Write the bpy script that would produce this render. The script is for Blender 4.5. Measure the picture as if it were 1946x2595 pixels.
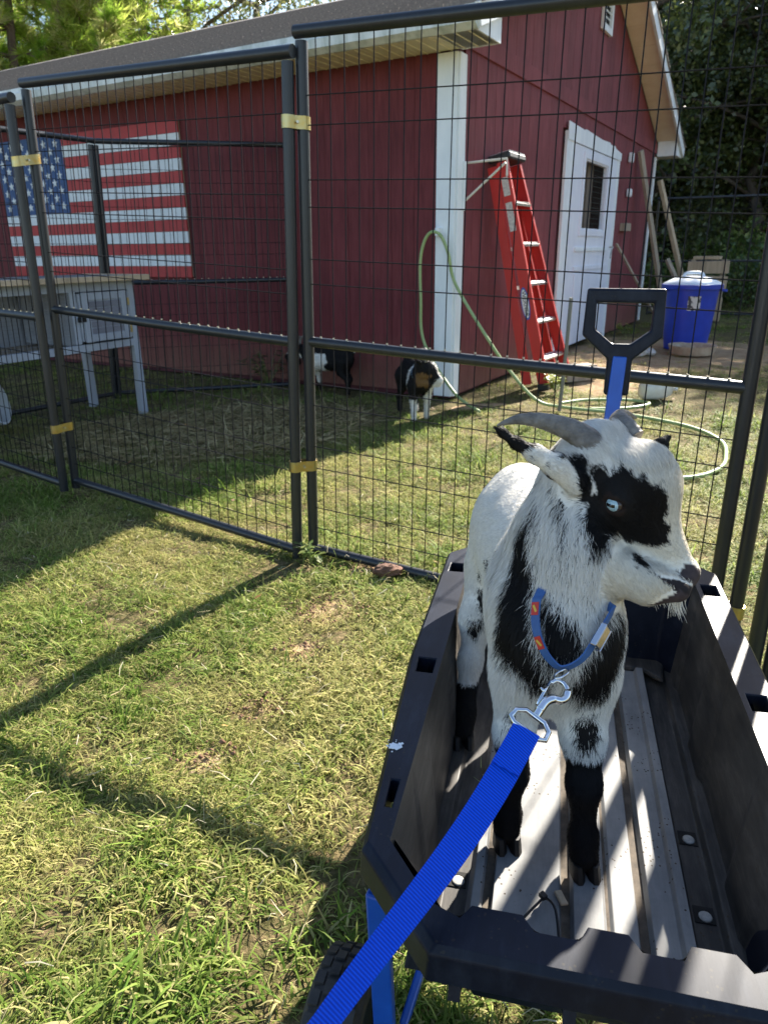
import bpy, bmesh, math, random
import numpy as np
from mathutils import Vector, Matrix, Euler

SC = bpy.context.scene
for _o in list(bpy.data.objects):
    bpy.data.objects.remove(_o)
R = math.radians
rnd = random.Random(7)
rng = np.random.default_rng(11)

# ---------------------------------------------------------------- camera
CAM_H = 1.15  # most positions below were solved offline from image pixels through this camera
_p, _r = R(20.2), 0.0117
_F = Vector((0, math.cos(_p), -math.sin(_p)))
_U0 = Vector((0, math.sin(_p), math.cos(_p)))
_R0 = Vector((1, 0, 0))
_RT = _R0 * math.cos(_r) - _U0 * math.sin(_r)
_UP = _U0 * math.cos(_r) + _R0 * math.sin(_r)
cam_d = bpy.data.cameras.new("camera")
cam_d.sensor_fit = 'VERTICAL'
cam_d.sensor_height = 24.0
cam_d.lens = 1800.0 / 2595.0 * 24.0
cam_d.clip_start = 0.02
cam_d.clip_end = 1500
cam_d.dof.use_dof = True
cam_d.dof.focus_distance = 0.98
cam_d.dof.aperture_fstop = cam_d.lens / 2.2
cam = bpy.data.objects.new("camera", cam_d)
SC.collection.objects.link(cam)
_m = Matrix.Identity(4)
for _i in range(3):
    _m[_i][0], _m[_i][1], _m[_i][2] = _RT[_i], _UP[_i], -_F[_i]
_m[0][3], _m[1][3], _m[2][3] = 0.0, 0.0, CAM_H
cam.matrix_world = _m
SC.camera = cam

# ---------------------------------------------------------------- daylight
SUN_AZ, SUN_EL = R(33.5), R(31)
world = bpy.data.worlds.new("World")
SC.world = world
world.use_nodes = True
_nt = world.node_tree
_nt.nodes.clear()
_sky = _nt.nodes.new('ShaderNodeTexSky')
_sky.sky_type = 'NISHITA'
_sky.sun_disc = False
_sky.sun_elevation = SUN_EL
_sky.sun_rotation = SUN_AZ
_sky.air_density = 1.0
_sky.dust_density = 0.6
_bg = _nt.nodes.new('ShaderNodeBackground')
_bg.inputs['Strength'].default_value = 0.066
_out = _nt.nodes.new('ShaderNodeOutputWorld')
_nt.links.new(_sky.outputs[0], _bg.inputs[0])
_nt.links.new(_bg.outputs[0], _out.inputs[0])
sun_d = bpy.data.lights.new("sun", 'SUN')
sun_d.energy = 5.0
sun_d.angle = R(0.53)
sun_d.color = (1.0, 0.93, 0.82)
sun = bpy.data.objects.new("sun", sun_d)
SC.collection.objects.link(sun)
SUN_DIR = Vector((math.sin(SUN_AZ) * math.cos(SUN_EL), math.cos(SUN_AZ) * math.cos(SUN_EL), math.sin(SUN_EL)))
sun.rotation_euler = SUN_DIR.to_track_quat('Z', 'Y').to_euler()
sun.location = (8, 12, 14)
SC.view_settings.view_transform = 'Standard'
SC.view_settings.look = 'None'
SC.view_settings.gamma = 1.0
SC.view_settings.use_curve_mapping = False
SC.view_settings.exposure = 2.12
SC.cycles.max_bounces = 8
SC.cycles.transparent_max_bounces = 16

# ---------------------------------------------------------------- helpers
def V3(*a):
    return Vector(a[0]) if len(a) == 1 else Vector(a)

def link(o, parent=None):
    SC.collection.objects.link(o)
    if parent is not None:
        o.parent = parent
    return o

def thing(name, label, cat, loc=(0, 0, 0), rotz=0.0, group=None):
    o = bpy.data.objects.new(name, None)
    o.empty_display_size = 0.1
    SC.collection.objects.link(o)
    o.location = loc
    o.rotation_euler = (0, 0, rotz)
    o['label'] = label
    o['category'] = cat
    if group:
        o['group'] = group
    return o

def tag(o, label, cat, group=None, kind=None):
    if label:
        o['label'] = label
    if cat:
        o['category'] = cat
    if group:
        o['group'] = group
    if kind:
        o['kind'] = kind
    return o

def mesh_obj(name, verts, faces, mat=None, parent=None, smooth=False):
    me = bpy.data.meshes.new(name)
    me.from_pydata([tuple(v) for v in verts], [], [tuple(f) for f in faces])
    me.update()
    if smooth:
        me.polygons.foreach_set('use_smooth', [True] * len(me.polygons))
    o = bpy.data.objects.new(name, me)
    if mat is not None:
        for m_ in (mat if isinstance(mat, (list, tuple)) else [mat]):
            me.materials.append(m_)
    return link(o, parent)

def np_mesh(name, co, quads=None, tris=None, mats=(), smooth=False):
    """big mesh from arrays"""
    me = bpy.data.meshes.new(name)
    co = np.asarray(co, dtype=np.float32)
    me.vertices.add(len(co))
    me.vertices.foreach_set('co', co.ravel())
    idx, tot = [], []
    if quads is not None and len(quads):
        idx.append(np.asarray(quads, np.int32).ravel())
        tot.append(np.full(len(quads), 4, np.int32))
    if tris is not None and len(tris):
        idx.append(np.asarray(tris, np.int32).ravel())
        tot.append(np.full(len(tris), 3, np.int32))
    idx = np.concatenate(idx)
    tot = np.concatenate(tot)
    start = np.concatenate([[0], np.cumsum(tot)[:-1]]).astype(np.int32)
    me.loops.add(len(idx))
    me.loops.foreach_set('vertex_index', idx)
    me.polygons.add(len(tot))
    me.polygons.foreach_set('loop_start', start)
    me.polygons.foreach_set('loop_total', tot)
    if smooth:
        me.polygons.foreach_set('use_smooth', np.ones(len(tot), bool))
    for m_ in mats:
        me.materials.append(m_)
    me.update(calc_edges=True)
    return me

def set_col(me, name, arr):
    at = me.attributes.new(name, 'FLOAT_COLOR', 'POINT')
    a = np.ones((len(arr), 4), np.float32)
    a[:, :3] = arr
    at.data.foreach_set('color', a.ravel())

class MB:
    """collects simple solids into one mesh"""
    def __init__(self):
        self.v, self.f = [], []

    def add(self, vs, fs):
        n = len(self.v)
        self.v += [Vector(a) for a in vs]
        self.f += [tuple(i + n for i in q) for q in fs]
        return self

    def box(self, c, s, rot=None, bevel=0.0):
        c = Vector(c)
        hx, hy, hz = s[0] / 2, s[1] / 2, s[2] / 2
        if bevel <= 0:
            vs = [Vector((x, y, z)) for z in (-hz, hz) for y in (-hy, hy) for x in (-hx, hx)]
            fs = [(0, 2, 3, 1), (4, 5, 7, 6), (0, 1, 5, 4), (2, 6, 7, 3), (0, 4, 6, 2), (1, 3, 7, 5)]
        else:
            b = min(bevel, hx * .9, hy * .9, hz * .9)
            bm = bmesh.new()
            bmesh.ops.create_cube(bm, size=1.0)
            for v in bm.verts:
                v.co = Vector((v.co.x * s[0], v.co.y * s[1], v.co.z * s[2]))
            bmesh.ops.bevel(bm, geom=list(bm.edges), offset=b, segments=1, affect='EDGES', profile=0.5)
            bm.verts.ensure_lookup_table()
            for i, v in enumerate(bm.verts):
                v.index = i
            vs = [v.co.copy() for v in bm.verts]
            fs = [tuple(v.index for v in f.verts) for f in bm.faces]
            bm.free()
        if rot is not None:
            m3 = rot if isinstance(rot, Matrix) else Euler(rot).to_matrix()
            vs = [m3 @ a for a in vs]
        return self.add([a + c for a in vs], fs)

    def bar(self, a, b, w, t, up=(0, 0, 1), bevel=0.0):
        """rectangular bar from a to b; w across, t along 'up'"""
        a, b = Vector(a), Vector(b)
        d = (b - a)
        L_ = d.length
        d.normalize()
        u = Vector(up)
        s = d.cross(u)
        if s.length < 1e-4:
            s = d.cross(Vector((1, 0, 0)))
        s.normalize()
        u = s.cross(d)
        m3 = Matrix((s, d, u)).transposed()
        return self.box((a + b) / 2, (w, L_, t), m3, bevel)

    def tube(self, pts, r, n=8, cap=True, closed=False):
        pts = [Vector(q) for q in pts]
        rs = r if isinstance(r, (list, tuple)) else [r] * len(pts)
        N = len(pts)
        tang = []
        for i in range(N):
            if closed:
                t = pts[(i + 1) % N] - pts[i - 1]
            else:
                t = pts[min(i + 1, N - 1)] - pts[max(i - 1, 0)]
            tang.append(t.normalized() if t.length > 1e-9 else Vector((0, 0, 1)))
        ref = Vector((0, 0, 1))
        if abs(tang[0].dot(ref)) > .9:
            ref = Vector((1, 0, 0))
        u = (ref - tang[0] * ref.dot(tang[0])).normalized()
        base = len(self.v)
        for i in range(N):
            u = (u - tang[i] * u.dot(tang[i]))
            u = u.normalized() if u.length > 1e-6 else tang[i].orthogonal().normalized()
            w = tang[i].cross(u)
            for k in range(n):
                a = 2 * math.pi * k / n
                self.v.append(pts[i] + (u * math.cos(a) + w * math.sin(a)) * rs[i])
        for i in range(N if closed else N - 1):
            j = (i + 1) % N
            for k in range(n):
                k2 = (k + 1) % n
                self.f.append((base + i * n + k, base + i * n + k2, base + j * n + k2, base + j * n + k))
        if cap and not closed:
            self.f.append(tuple(base + k for k in reversed(range(n))))
            self.f.append(tuple(base + (N - 1) * n + k for k in range(n)))
        return self

    def loft(self, rings, cap=True):
        base = len(self.v)
        n = len(rings[0])
        for rg in rings:
            self.v += [Vector(q) for q in rg]
        for i in range(len(rings) - 1):
            for k in range(n):
                k2 = (k + 1) % n
                self.f.append((base + i * n + k, base + i * n + k2, base + (i + 1) * n + k2, base + (i + 1) * n + k))
        if cap:
            self.f.append(tuple(base + k for k in reversed(range(n))))
            self.f.append(tuple(base + (len(rings) - 1) * n + k for k in range(n)))
        return self

    def prism(self, poly, h0, h1, fr=None):
        """poly: list of (x,y); extruded z h0..h1; fr maps local Vector->Vector"""
        n = len(poly)
        vs = [Vector((x, y, h0)) for x, y in poly] + [Vector((x, y, h1)) for x, y in poly]
        fs = [tuple(reversed(range(n))), tuple(range(n, 2 * n))]
        fs += [(k, (k + 1) % n, n + (k + 1) % n, n + k) for k in range(n)]
        if fr:
            vs = [fr(a) for a in vs]
        return self.add(vs, fs)

    def lathe(self, prof, n=24, fr=None):
        rings = []
        for r_, z in prof:
            rings.append([Vector((r_ * math.cos(2 * math.pi * k / n), r_ * math.sin(2 * math.pi * k / n), z)) for k in range(n)])
        if fr:
            rings = [[fr(q) for q in rg] for rg in rings]
        return self.loft(rings)

    def build(self, name, mat, parent=None, smooth=False, bevel=0.0, auto=None):
        o = mesh_obj(name, self.v, self.f, mat, parent, smooth)
        if bevel > 0:
            bv = o.modifiers.new('bevel', 'BEVEL')
            bv.width = bevel
            bv.segments = 2
            bv.limit_method = 'ANGLE'
            bv.angle_limit = R(35)
        if auto is not None:
            me = o.data
            me.polygons.foreach_set('use_smooth', [True] * len(me.polygons))
            bm = bmesh.new()
            bm.from_mesh(me)
            for e in bm.edges:
                if len(e.link_faces) == 2 and e.calc_face_angle(0) > auto:
                    e.smooth = False
            bm.to_mesh(me)
            bm.free()
        return o

def copy_tree(o, parent=None):
    c = o.copy()
    SC.collection.objects.link(c)
    if parent is not None:
        c.parent = parent
    for ch in list(o.children):
        copy_tree(ch, c)
    return c

# ---------------------------------------------------------------- materials
MATS = {}

def N(nt, typ, **kw):
    n = nt.nodes.new(typ)
    for k, v in kw.items():
        if k in n.inputs:
            n.inputs[k].default_value = v
        else:
            setattr(n, k, v)
    return n

def ramp(nt, stops, interp='LINEAR'):
    n = nt.nodes.new('ShaderNodeValToRGB')
    cr = n.color_ramp
    cr.interpolation = interp
    while len(cr.elements) > 1:
        cr.elements.remove(cr.elements[-1])
    cr.elements[0].position = stops[0][0]
    cr.elements[0].color = (*stops[0][1], 1)
    for p_, c_ in stops[1:]:
        e = cr.elements.new(p_)
        e.color = (*c_, 1)
    return n

def new_mat(name):
    m = bpy.data.materials.new(name)
    m.use_nodes = True
    nt = m.node_tree
    b = nt.nodes.get('Principled BSDF')
    MATS[name] = m
    return m, nt, b

def simple(name, col, rough=.6, col2=None, nscale=8, stretch=(1, 1, 1), bump=0.0, bscale=60, metal=0.0, spec=.5, contrast=(.35, .65), detail=6, coat=0.0):
    m, nt, b = new_mat(name)
    b.inputs['Roughness'].default_value = rough
    b.inputs['Metallic'].default_value = metal
    b.inputs['Specular IOR Level'].default_value = spec
    b.inputs['Coat Weight'].default_value = coat
    tc = N(nt, 'ShaderNodeTexCoord')
    mp = N(nt, 'ShaderNodeMapping')
    mp.inputs['Scale'].default_value = stretch
    nt.links.new(tc.outputs['Object'], mp.inputs[0])
    if col2 is not None:
        nz = N(nt, 'ShaderNodeTexNoise', Scale=nscale, Detail=detail, Roughness=.65)
        nt.links.new(mp.outputs[0], nz.inputs['Vector'])
        rp = ramp(nt, [(contrast[0], col), (contrast[1], col2)])
        nt.links.new(nz.outputs['Fac'], rp.inputs[0])
        nt.links.new(rp.outputs[0], b.inputs['Base Color'])
    else:
        b.inputs['Base Color'].default_value = (*col, 1)
    if bump > 0:
        nb = N(nt, 'ShaderNodeTexNoise', Scale=bscale, Detail=4)
        nt.links.new(mp.outputs[0], nb.inputs['Vector'])
        bp = N(nt, 'ShaderNodeBump', Strength=bump, Distance=.004)
        nt.links.new(nb.outputs['Fac'], bp.inputs['Height'])
        nt.links.new(bp.outputs[0], b.inputs['Normal'])
    return m
# ---------------------------------------------------------------- goats (distance-field bodies, strand coats)
def surface_nets(F, org, h):
    nx, ny, nz = F.shape
    ins = F < 0
    c = np.zeros((nx - 1, ny - 1, nz - 1), np.int8)
    for dx in (0, 1):
        for dy in (0, 1):
            for dz in (0, 1):
                c += ins[dx:nx - 1 + dx, dy:ny - 1 + dy, dz:nz - 1 + dz]
    act = (c > 0) & (c < 8)
    ix, iy, iz = np.nonzero(act)
    vid = np.full(act.shape, -1, np.int32)
    vid[ix, iy, iz] = np.arange(len(ix))
    acc = np.zeros((len(ix), 3))
    cnt = np.zeros(len(ix))
    corners = [(a, b, d) for a in (0, 1) for b in (0, 1) for d in (0, 1)]
    for a in corners:
        for ax in range(3):
            if a[ax] == 1:
                continue
            b = list(a)
            b[ax] = 1
            fa = F[ix + a[0], iy + a[1], iz + a[2]]
            fb = F[ix + b[0], iy + b[1], iz + b[2]]
            m = (fa < 0) != (fb < 0)
            t = np.where(m, fa / np.where(fa == fb, 1, fa - fb), 0)
            p = np.stack([np.full(len(ix), a[0], float), np.full(len(ix), a[1], float), np.full(len(ix), a[2], float)], 1)
            p[:, ax] += t
            acc += p * m[:, None]
            cnt += m
    co = acc / cnt[:, None] + np.stack([ix, iy, iz], 1)
    co = np.asarray(org) + co * h
    quads = []
    for ax in range(3):
        o1, o2 = [(1, 2), (2, 0), (0, 1)][ax]
        sl0 = [slice(1, -1)] * 3
        sl0[ax] = slice(0, -1)
        sl1 = [slice(1, -1)] * 3
        sl1[ax] = slice(1, None)
        m = ins[tuple(sl0)] != ins[tuple(sl1)]
        e = np.argwhere(m)
        off = np.array([1, 1, 1])
        off[ax] = 0
        e = e + off
        s = ins[e[:, 0], e[:, 1], e[:, 2]]
        d1 = np.zeros(3, int)
        d1[o1] = 1
        d2 = np.zeros(3, int)
        d2[o2] = 1
        def g(q):
            return vid[q[:, 0], q[:, 1], q[:, 2]]
        q = np.stack([g(e - d1 - d2), g(e - d2), g(e), g(e - d1)], 1)
        q[~s] = q[~s][:, ::-1]
        quads.append(q)
    return co, np.concatenate(quads)

def prim_dist(pr, P):
    if pr['t'] == 'cone':
        a, b = np.asarray(pr['a']), np.asarray(pr['b'])
        ab = b - a
        t = np.clip(((P - a) @ ab) / max(ab @ ab, 1e-12), 0, 1)
        return np.linalg.norm(P - a - t[:, None] * ab, axis=1) - (pr['ra'] + t * (pr['rb'] - pr['ra']))
    q = (P - np.asarray(pr['c'])) @ pr['m']          # columns of m = local axes
    r = np.asarray(pr['r'])
    k0 = np.linalg.norm(q / r, axis=1)
    k1 = np.linalg.norm(q / (r * r), axis=1)
    return k0 * (k0 - 1) / np.maximum(k1, 1e-9)

def prim_box(pr):
    if pr['t'] == 'cone':
        a, b = np.asarray(pr['a']), np.asarray(pr['b'])
        m = max(pr['ra'], pr['rb'])
        return np.minimum(a, b) - m, np.maximum(a, b) + m
    e = np.abs(pr['m']) @ np.asarray(pr['r'])
    return np.asarray(pr['c']) - e, np.asarray(pr['c']) + e

def field_mesh(prims, h, cuts=()):
    bb = [prim_box(p) for p in prims]
    lo = np.min([b[0] for b in bb], 0) - 4 * h
    hi = np.max([b[1] for b in bb], 0) + 4 * h
    n = np.ceil((hi - lo) / h).astype(int) + 1
    F = np.full(n, .08, np.float32)
    for pr, sub in [(p, 0) for p in prims] + [(p, 1) for p in cuts]:
        k = pr.get('k', .03)
        b0, b1 = prim_box(pr)
        i0 = np.maximum(((b0 - lo - k - .012) / h).astype(int), 0)
        i1 = np.minimum(((b1 - lo + k + .012) / h).astype(int) + 2, n)
        ax = [lo[i] + h * np.arange(i0[i], i1[i]) for i in range(3)]
        G = np.stack(np.meshgrid(*ax, indexing='ij'), -1).reshape(-1, 3)
        d = prim_dist(pr, G).reshape(i1 - i0)
        blk = F[i0[0]:i1[0], i0[1]:i1[1], i0[2]:i1[2]]
        if sub:
            d = -d
            hh = np.maximum(k - np.abs(blk - d), 0) / k
            blk[...] = np.maximum(blk, d) + hh * hh * k * .25
        else:
            hh = np.maximum(k - np.abs(blk - d), 0) / k
            blk[...] = np.minimum(blk, d) - hh * hh * k * .25
    return surface_nets(F, lo, h)

def cone(a, b, ra, rb, k=.03, reg='body', flow=(0, 0, -1), hl=.018):
    return dict(t='cone', a=a, b=b, ra=ra, rb=rb, k=k, reg=reg, flow=np.asarray(flow, float), hl=hl)

def ell(c, r, m=None, k=.03, reg='body', flow=(0, 0, -1), hl=.018):
    return dict(t='ell', c=c, r=r, m=np.eye(3) if m is None else np.asarray(m), k=k, reg=reg, flow=np.asarray(flow, float), hl=hl)

def hash_noise(P, s, seed=0):
    """smooth value noise in [-1,1]"""
    q = P * s + seed * 17.13
    i = np.floor(q).astype(np.int64)
    f = q - i
    f = f * f * (3 - 2 * f)
    def hv(a):
        n = (a[:, 0] * 73856093) ^ (a[:, 1] * 19349663) ^ (a[:, 2] * 83492791) ^ (seed * 2654435)
        n = (n ^ (n >> 13)) * 1274126177
        n = n & 0x7fffffff
        return (n % 100003) / 50001.5 - 1
    r = 0
    for dx in (0, 1):
        for dy in (0, 1):
            for dz in (0, 1):
                w = (f[:, 0] if dx else 1 - f[:, 0]) * (f[:, 1] if dy else 1 - f[:, 1]) * (f[:, 2] if dz else 1 - f[:, 2])
                r = r + w * hv(i + np.array([dx, dy, dz]))
    return r

def head_prims(O, f, l, u, sc=1.0, k=.018, ears=None):
    """goat head in its own frame: x towards the nose, y to the goat's left, z off the face"""
    m = np.stack([f, l, u], 1)
    def W(x, y, z):
        return O + sc * (f * x + l * y + u * z)
    H = 'head'
    back = -f
    E1, E2 = f * .60 + u * .80, u * .60 - f * .80
    em = np.stack([E1, l, E2], 1)
    def EY(s, a, b, y):
        return W(.050, s * y, -.037) + sc * (E1 * a + E2 * b)
    pr = [
        ell(W(-.012, 0, -.056), np.array([.048, .050, .042]) * sc, m, k, H, back, .011),
        ell(W(.046, .010, -.022), np.array([.052, .054, .040]) * sc, m, k, H, back + u * .15, .011),
        ell(W(.060, 0, -.046), np.array([.062, .041, .046]) * sc, m, k, H, back, .008),
        ell(W(.048, -.043, -.038), np.array([.022, .012, .019]) * sc, m, k * .7, H, back, .005),
        ell(W(.048, .043, -.038), np.array([.022, .012, .019]) * sc, m, k * .7, H, back, .005),
        cone(W(.070, 0, -.036), W(.165, 0, -.044), .035 * sc, .0205 * sc, k, H, back, .007),
        cone(W(.090, 0, -.074), W(.175, 0, -.060), .031 * sc, .019 * sc, k, H, back, .007),
        ell(W(.181, 0, -.040), np.array([.017, .0215, .0165]) * sc, m, k * .6, H, back, .003),
        ell(W(.186, -.012, -.055), np.array([.018, .013, .013]) * sc, m, k * .5, H, back, .004),
        ell(W(.186, .012, -.055), np.array([.018, .013, .013]) * sc, m, k * .5, H, back, .004),
        cone(W(.082, 0, -.148), W(.184, 0, -.086), .030 * sc, .0165 * sc, k, H, back - u * .3, .011),
        ell(W(.026, -.028, -.082), np.array([.050, .020, .046]) * sc, m, k, H, back - u * .35, .012),
        ell(W(.026, .028, -.082), np.array([.050, .020, .046]) * sc, m, k, H, back - u * .35, .012),
        ell(W(.189, 0, -.080), np.array([.015, .014, .011]) * sc, m, k * .5, H, back - u * .8, .010),
    ]
    for s_ in (-1, 1):
        pr.append(cone(EY(s_, -.013, .0070, .0490), EY(s_, .002, .0105, .0520), .0045 * sc, .0056 * sc, .005, H, back, .003))
        pr.append(cone(EY(s_, .002, .0105, .0520), EY(s_, .016, .0050, .0490), .0056 * sc, .0042 * sc, .005, H, back, .003))
        pr.append(cone(EY(s_, -.013, -.0055, .0490), EY(s_, .002, -.0098, .0515), .0040 * sc, .0048 * sc, .005, H, back, .003))
        pr.append(cone(EY(s_, .002, -.0098, .0515), EY(s_, .016, -.0040, .0490), .0048 * sc, .0040 * sc, .005, H, back, .003))
    cut = [
        ell(W(.050, -.0560, -.037), np.array([.0150, .011, .0062]) * sc, em, .003),
        ell(W(.050, .0560, -.037), np.array([.0150, .011, .0062]) * sc, em, .003),
        cone(W(.194, -.009, -.041), W(.182, -.0185, -.035), .0042 * sc, .0024 * sc, .003),
        cone(W(.194, .009, -.041), W(.182, .0185, -.035), .0042 * sc, .0024 * sc, .003),
        cone(W(.206, 0, -.0665), W(.178, -.026, -.0655), .0028 * sc, .0026 * sc, .004),
        cone(W(.178, -.026, -.0655), W(.148, -.035, -.058), .0026 * sc, .0014 * sc, .004),
        cone(W(.206, 0, -.0665), W(.178, .026, -.0655), .0028 * sc, .0026 * sc, .004),
        cone(W(.178, .026, -.0655), W(.148, .035, -.058), .0026 * sc, .0014 * sc, .004),
        cone(W(.199, 0, -.046), W(.204, 0, -.062), .0016 * sc, .0016 * sc, .003),
    ]
    for chain in (ears or []):
        for (a, ra), (b, rb) in zip(chain[:-1], chain[1:]):
            a3, b3 = W(*a), W(*b)
            pr.append(cone(a3, b3, ra * sc, rb * sc, .012 * sc, 'ear', b3 - a3, .007))
    return pr, cut, W, m

def head_frame(psi, th, ro):
    s, c, S_, C_ = math.sin(psi), math.cos(psi), math.sin(th), math.cos(th)
    f = np.array([s * C_, -c * C_, -S_])
    l = np.array([c, s, 0.])
    u = np.array([s * S_, -c * S_, C_])
    return f, l * math.cos(ro) + u * math.sin(ro), u * math.cos(ro) - l * math.sin(ro)

def in_poly(x, y, poly):
    r = np.zeros(len(x), bool)
    n = len(poly)
    for i in range(n):
        x0, y0 = poly[i]
        x1, y1 = poly[(i + 1) % n]
        c = ((y0 > y) != (y1 > y))
        r ^= c & (x < (x1 - x0) * (y - y0) / (y1 - y0 + 1e-12) + x0)
    return r

def patch_mask(P, Nrm, loop, depth=.05, wob=.004, seed=1):
    """coat patch bounded by a loop of points on the animal"""
    L_ = np.asarray(loop, float)
    c = L_.mean(0)
    uu, ss, vv = np.linalg.svd(L_ - c)
    e1, e2, n = vv[0], vv[1], vv[2]
    Q = P - c + wob * np.stack([hash_noise(P, 130, seed), hash_noise(P, 130, seed + 1), hash_noise(P, 130, seed + 2)], 1)
    m = in_poly(Q @ e1, Q @ e2, list(zip((L_ - c) @ e1, (L_ - c) @ e2)))
    m &= np.abs(Q @ n) < depth
    # keep to the side of the animal that the loop lies on
    sgn = np.sign((Nrm[np.argmin(((P - c) ** 2).sum(1))]) @ n)
    return m & (Nrm @ n * sgn > -.25)

def strands(P, Nr, flow, length, width, col, lift=.35, jit=.35, seed=3):
    """tapering ribbon per strand, three faces each"""
    g = np.random.default_rng(seed)
    n = len(P)
    fl = flow - Nr * (flow * Nr).sum(1)[:, None]
    fl += g.normal(0, jit, (n, 3)) * (np.linalg.norm(fl, axis=1)[:, None] + .05)
    fl -= Nr * (fl * Nr).sum(1)[:, None]
    fl /= np.linalg.norm(fl, axis=1)[:, None] + 1e-9
    L_ = (length * g.uniform(.6, 1.25, n))[:, None]
    li = (lift * g.uniform(.5, 1.5, n))[:, None]
    side = np.cross(fl, Nr)
    side /= np.linalg.norm(side, axis=1)[:, None] + 1e-9
    side += Nr * g.normal(0, .35, n)[:, None]
    w = (width * g.uniform(.7, 1.3, n))[:, None]
    p0 = P - Nr * .0012
    p1 = P + (fl * .55 + Nr * li * .55) * L_
    p2 = P + (fl * 1.0 + Nr * li * .62) * L_
    co = np.stack([p0 - side * w / 2, p0 + side * w / 2, p1 - side * w * .36, p1 + side * w * .36, p2], 1).reshape(-1, 3)
    b = np.arange(n) * 5
    quads = np.stack([b, b + 1, b + 3, b + 2], 1)
    tris = np.stack([b + 2, b + 3, b + 4], 1)
    cc = np.repeat(col * g.uniform(.82, 1.12, n)[:, None], 5, 0)
    return co, quads, tris, cc

def coat_mat(name, rough=.75, trans=.25):
    m, nt, b = new_mat(name)
    at = N(nt, 'ShaderNodeAttribute', attribute_name='Col')
    b.inputs['Roughness'].default_value = rough
    b.inputs['Specular IOR Level'].default_value = .18
    nt.links.new(at.outputs['Color'], b.inputs['Base Color'])
    if trans:
        tr = N(nt, 'ShaderNodeBsdfTranslucent')
        nt.links.new(at.outputs['Color'], tr.inputs['Color'])
        mx = N(nt, 'ShaderNodeMixShader')
        mx.inputs[0].default_value = trans
        o = [n for n in nt.nodes if n.type == 'OUTPUT_MATERIAL'][0]
        nt.links.new(b.outputs[0], mx.inputs[1])
        nt.links.new(tr.outputs[0], mx.inputs[2])
        nt.links.new(mx.outputs[0], o.inputs['Surface'])
    return m

m_skin = coat_mat('goat_skin', .8, 0)
m_fur = coat_mat('goat_fur', .55, .22)

def horn_mesh(path, radii, flat=.7, n=14, ridge=.022):
    """ridged, tapering horn along a path of points"""
    pts = [Vector(p) for p in path]
    # resample with Catmull-Rom
    fine, fr = [], []
    for i in range(len(pts) - 1):
        p0, p1, p2, p3 = pts[max(i - 1, 0)], pts[i], pts[i + 1], pts[min(i + 2, len(pts) - 1)]
        for s in range(8):
            t = s / 8
            q = 0.5 * ((2 * p1) + (p2 - p0) * t + (2 * p0 - 5 * p1 + 4 * p2 - p3) * t * t + (3 * p1 - p0 - 3 * p2 + p3) * t ** 3)
            fine.append(q)
            fr.append(radii[i] + (radii[i + 1] - radii[i]) * t)
    fine.append(pts[-1])
    fr.append(radii[-1])
    rings = []
    up = None
    for i, q in enumerate(fine):
        t = (fine[min(i + 1, len(fine) - 1)] - fine[max(i - 1, 0)]).normalized()
        if up is None:
            up = Vector((0.2, .1, 1))
        up = (up - t * up.dot(t)).normalized()
        sd = t.cross(up)
        rr = fr[i] * (1 + ridge * math.sin(i * 2.1) * (1 if i > 1 else 0))
        ring = []
        for k in range(n):
            a = 2 * math.pi * k / n
            keel = 1 + .18 * max(0, math.cos(a)) ** 3
            ring.append(q + up * math.cos(a) * rr * keel + sd * math.sin(a) * rr * flat)
        rings.append(ring)
    return MB().loft(rings)

m_horn = simple('horn', (.070, .060, .052), .6, (.25, .22, .185), 60, (1, 1, 1), .7, 140, contrast=(.30, .75), detail=8)
m_hoof = simple('hoof', (.006, .0055, .005), .55, (.014, .012, .011), 60)
# ---------------------------------------------------------------- ground and grass
def smooth_mask(X, Y, cx, cy, rx, ry, ang=0.0):
    c, s = math.cos(ang), math.sin(ang)
    u = ((X - cx) * c + (Y - cy) * s) / rx
    v = (-(X - cx) * s + (Y - cy) * c) / ry
    return np.clip(1.3 - np.sqrt(u * u + v * v), 0, 1)

BARE = [  # worn dirt: by the door and bin, small scrapes in the lawn
    (3.3, 8.4, 1.9, 1.5, .9), (2.3, 6.7, 1.0, .45, .9), (4.6, 8.2, 1.4, .9, .2),
    (-.20, 2.17, .13, .09, .4), (-.35, 1.62, .09, .06, .2), (-.05, 2.52, .12, .06, -.2), (-.28, 1.92, .08, .05, .8), (-.44, 1.42, .08, .05, .3),
    (.75, 5.55, .3, .10, .5),
]

def bare(X, Y):
    P3 = np.stack([X, Y, np.zeros_like(X)], 1)
    n = hash_noise(P3, 2.3, 3) * .22 + hash_noise(P3, 9, 4) * .18
    b = np.zeros_like(X)
    for cx_, cy_, rx, ry, a in BARE:
        b = np.maximum(b, smooth_mask(X, Y, cx_, cy_, rx, ry, a))
    return np.clip(b + n, 0, 1)

def axis(lo, hi, a, b, step, far):
    mid = np.arange(a, b + step / 2, step)
    left = a - np.geomspace(step, a - lo, far)
    right = b + np.geomspace(step, hi - b, far)
    return np.concatenate([left[::-1], mid, right])

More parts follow.
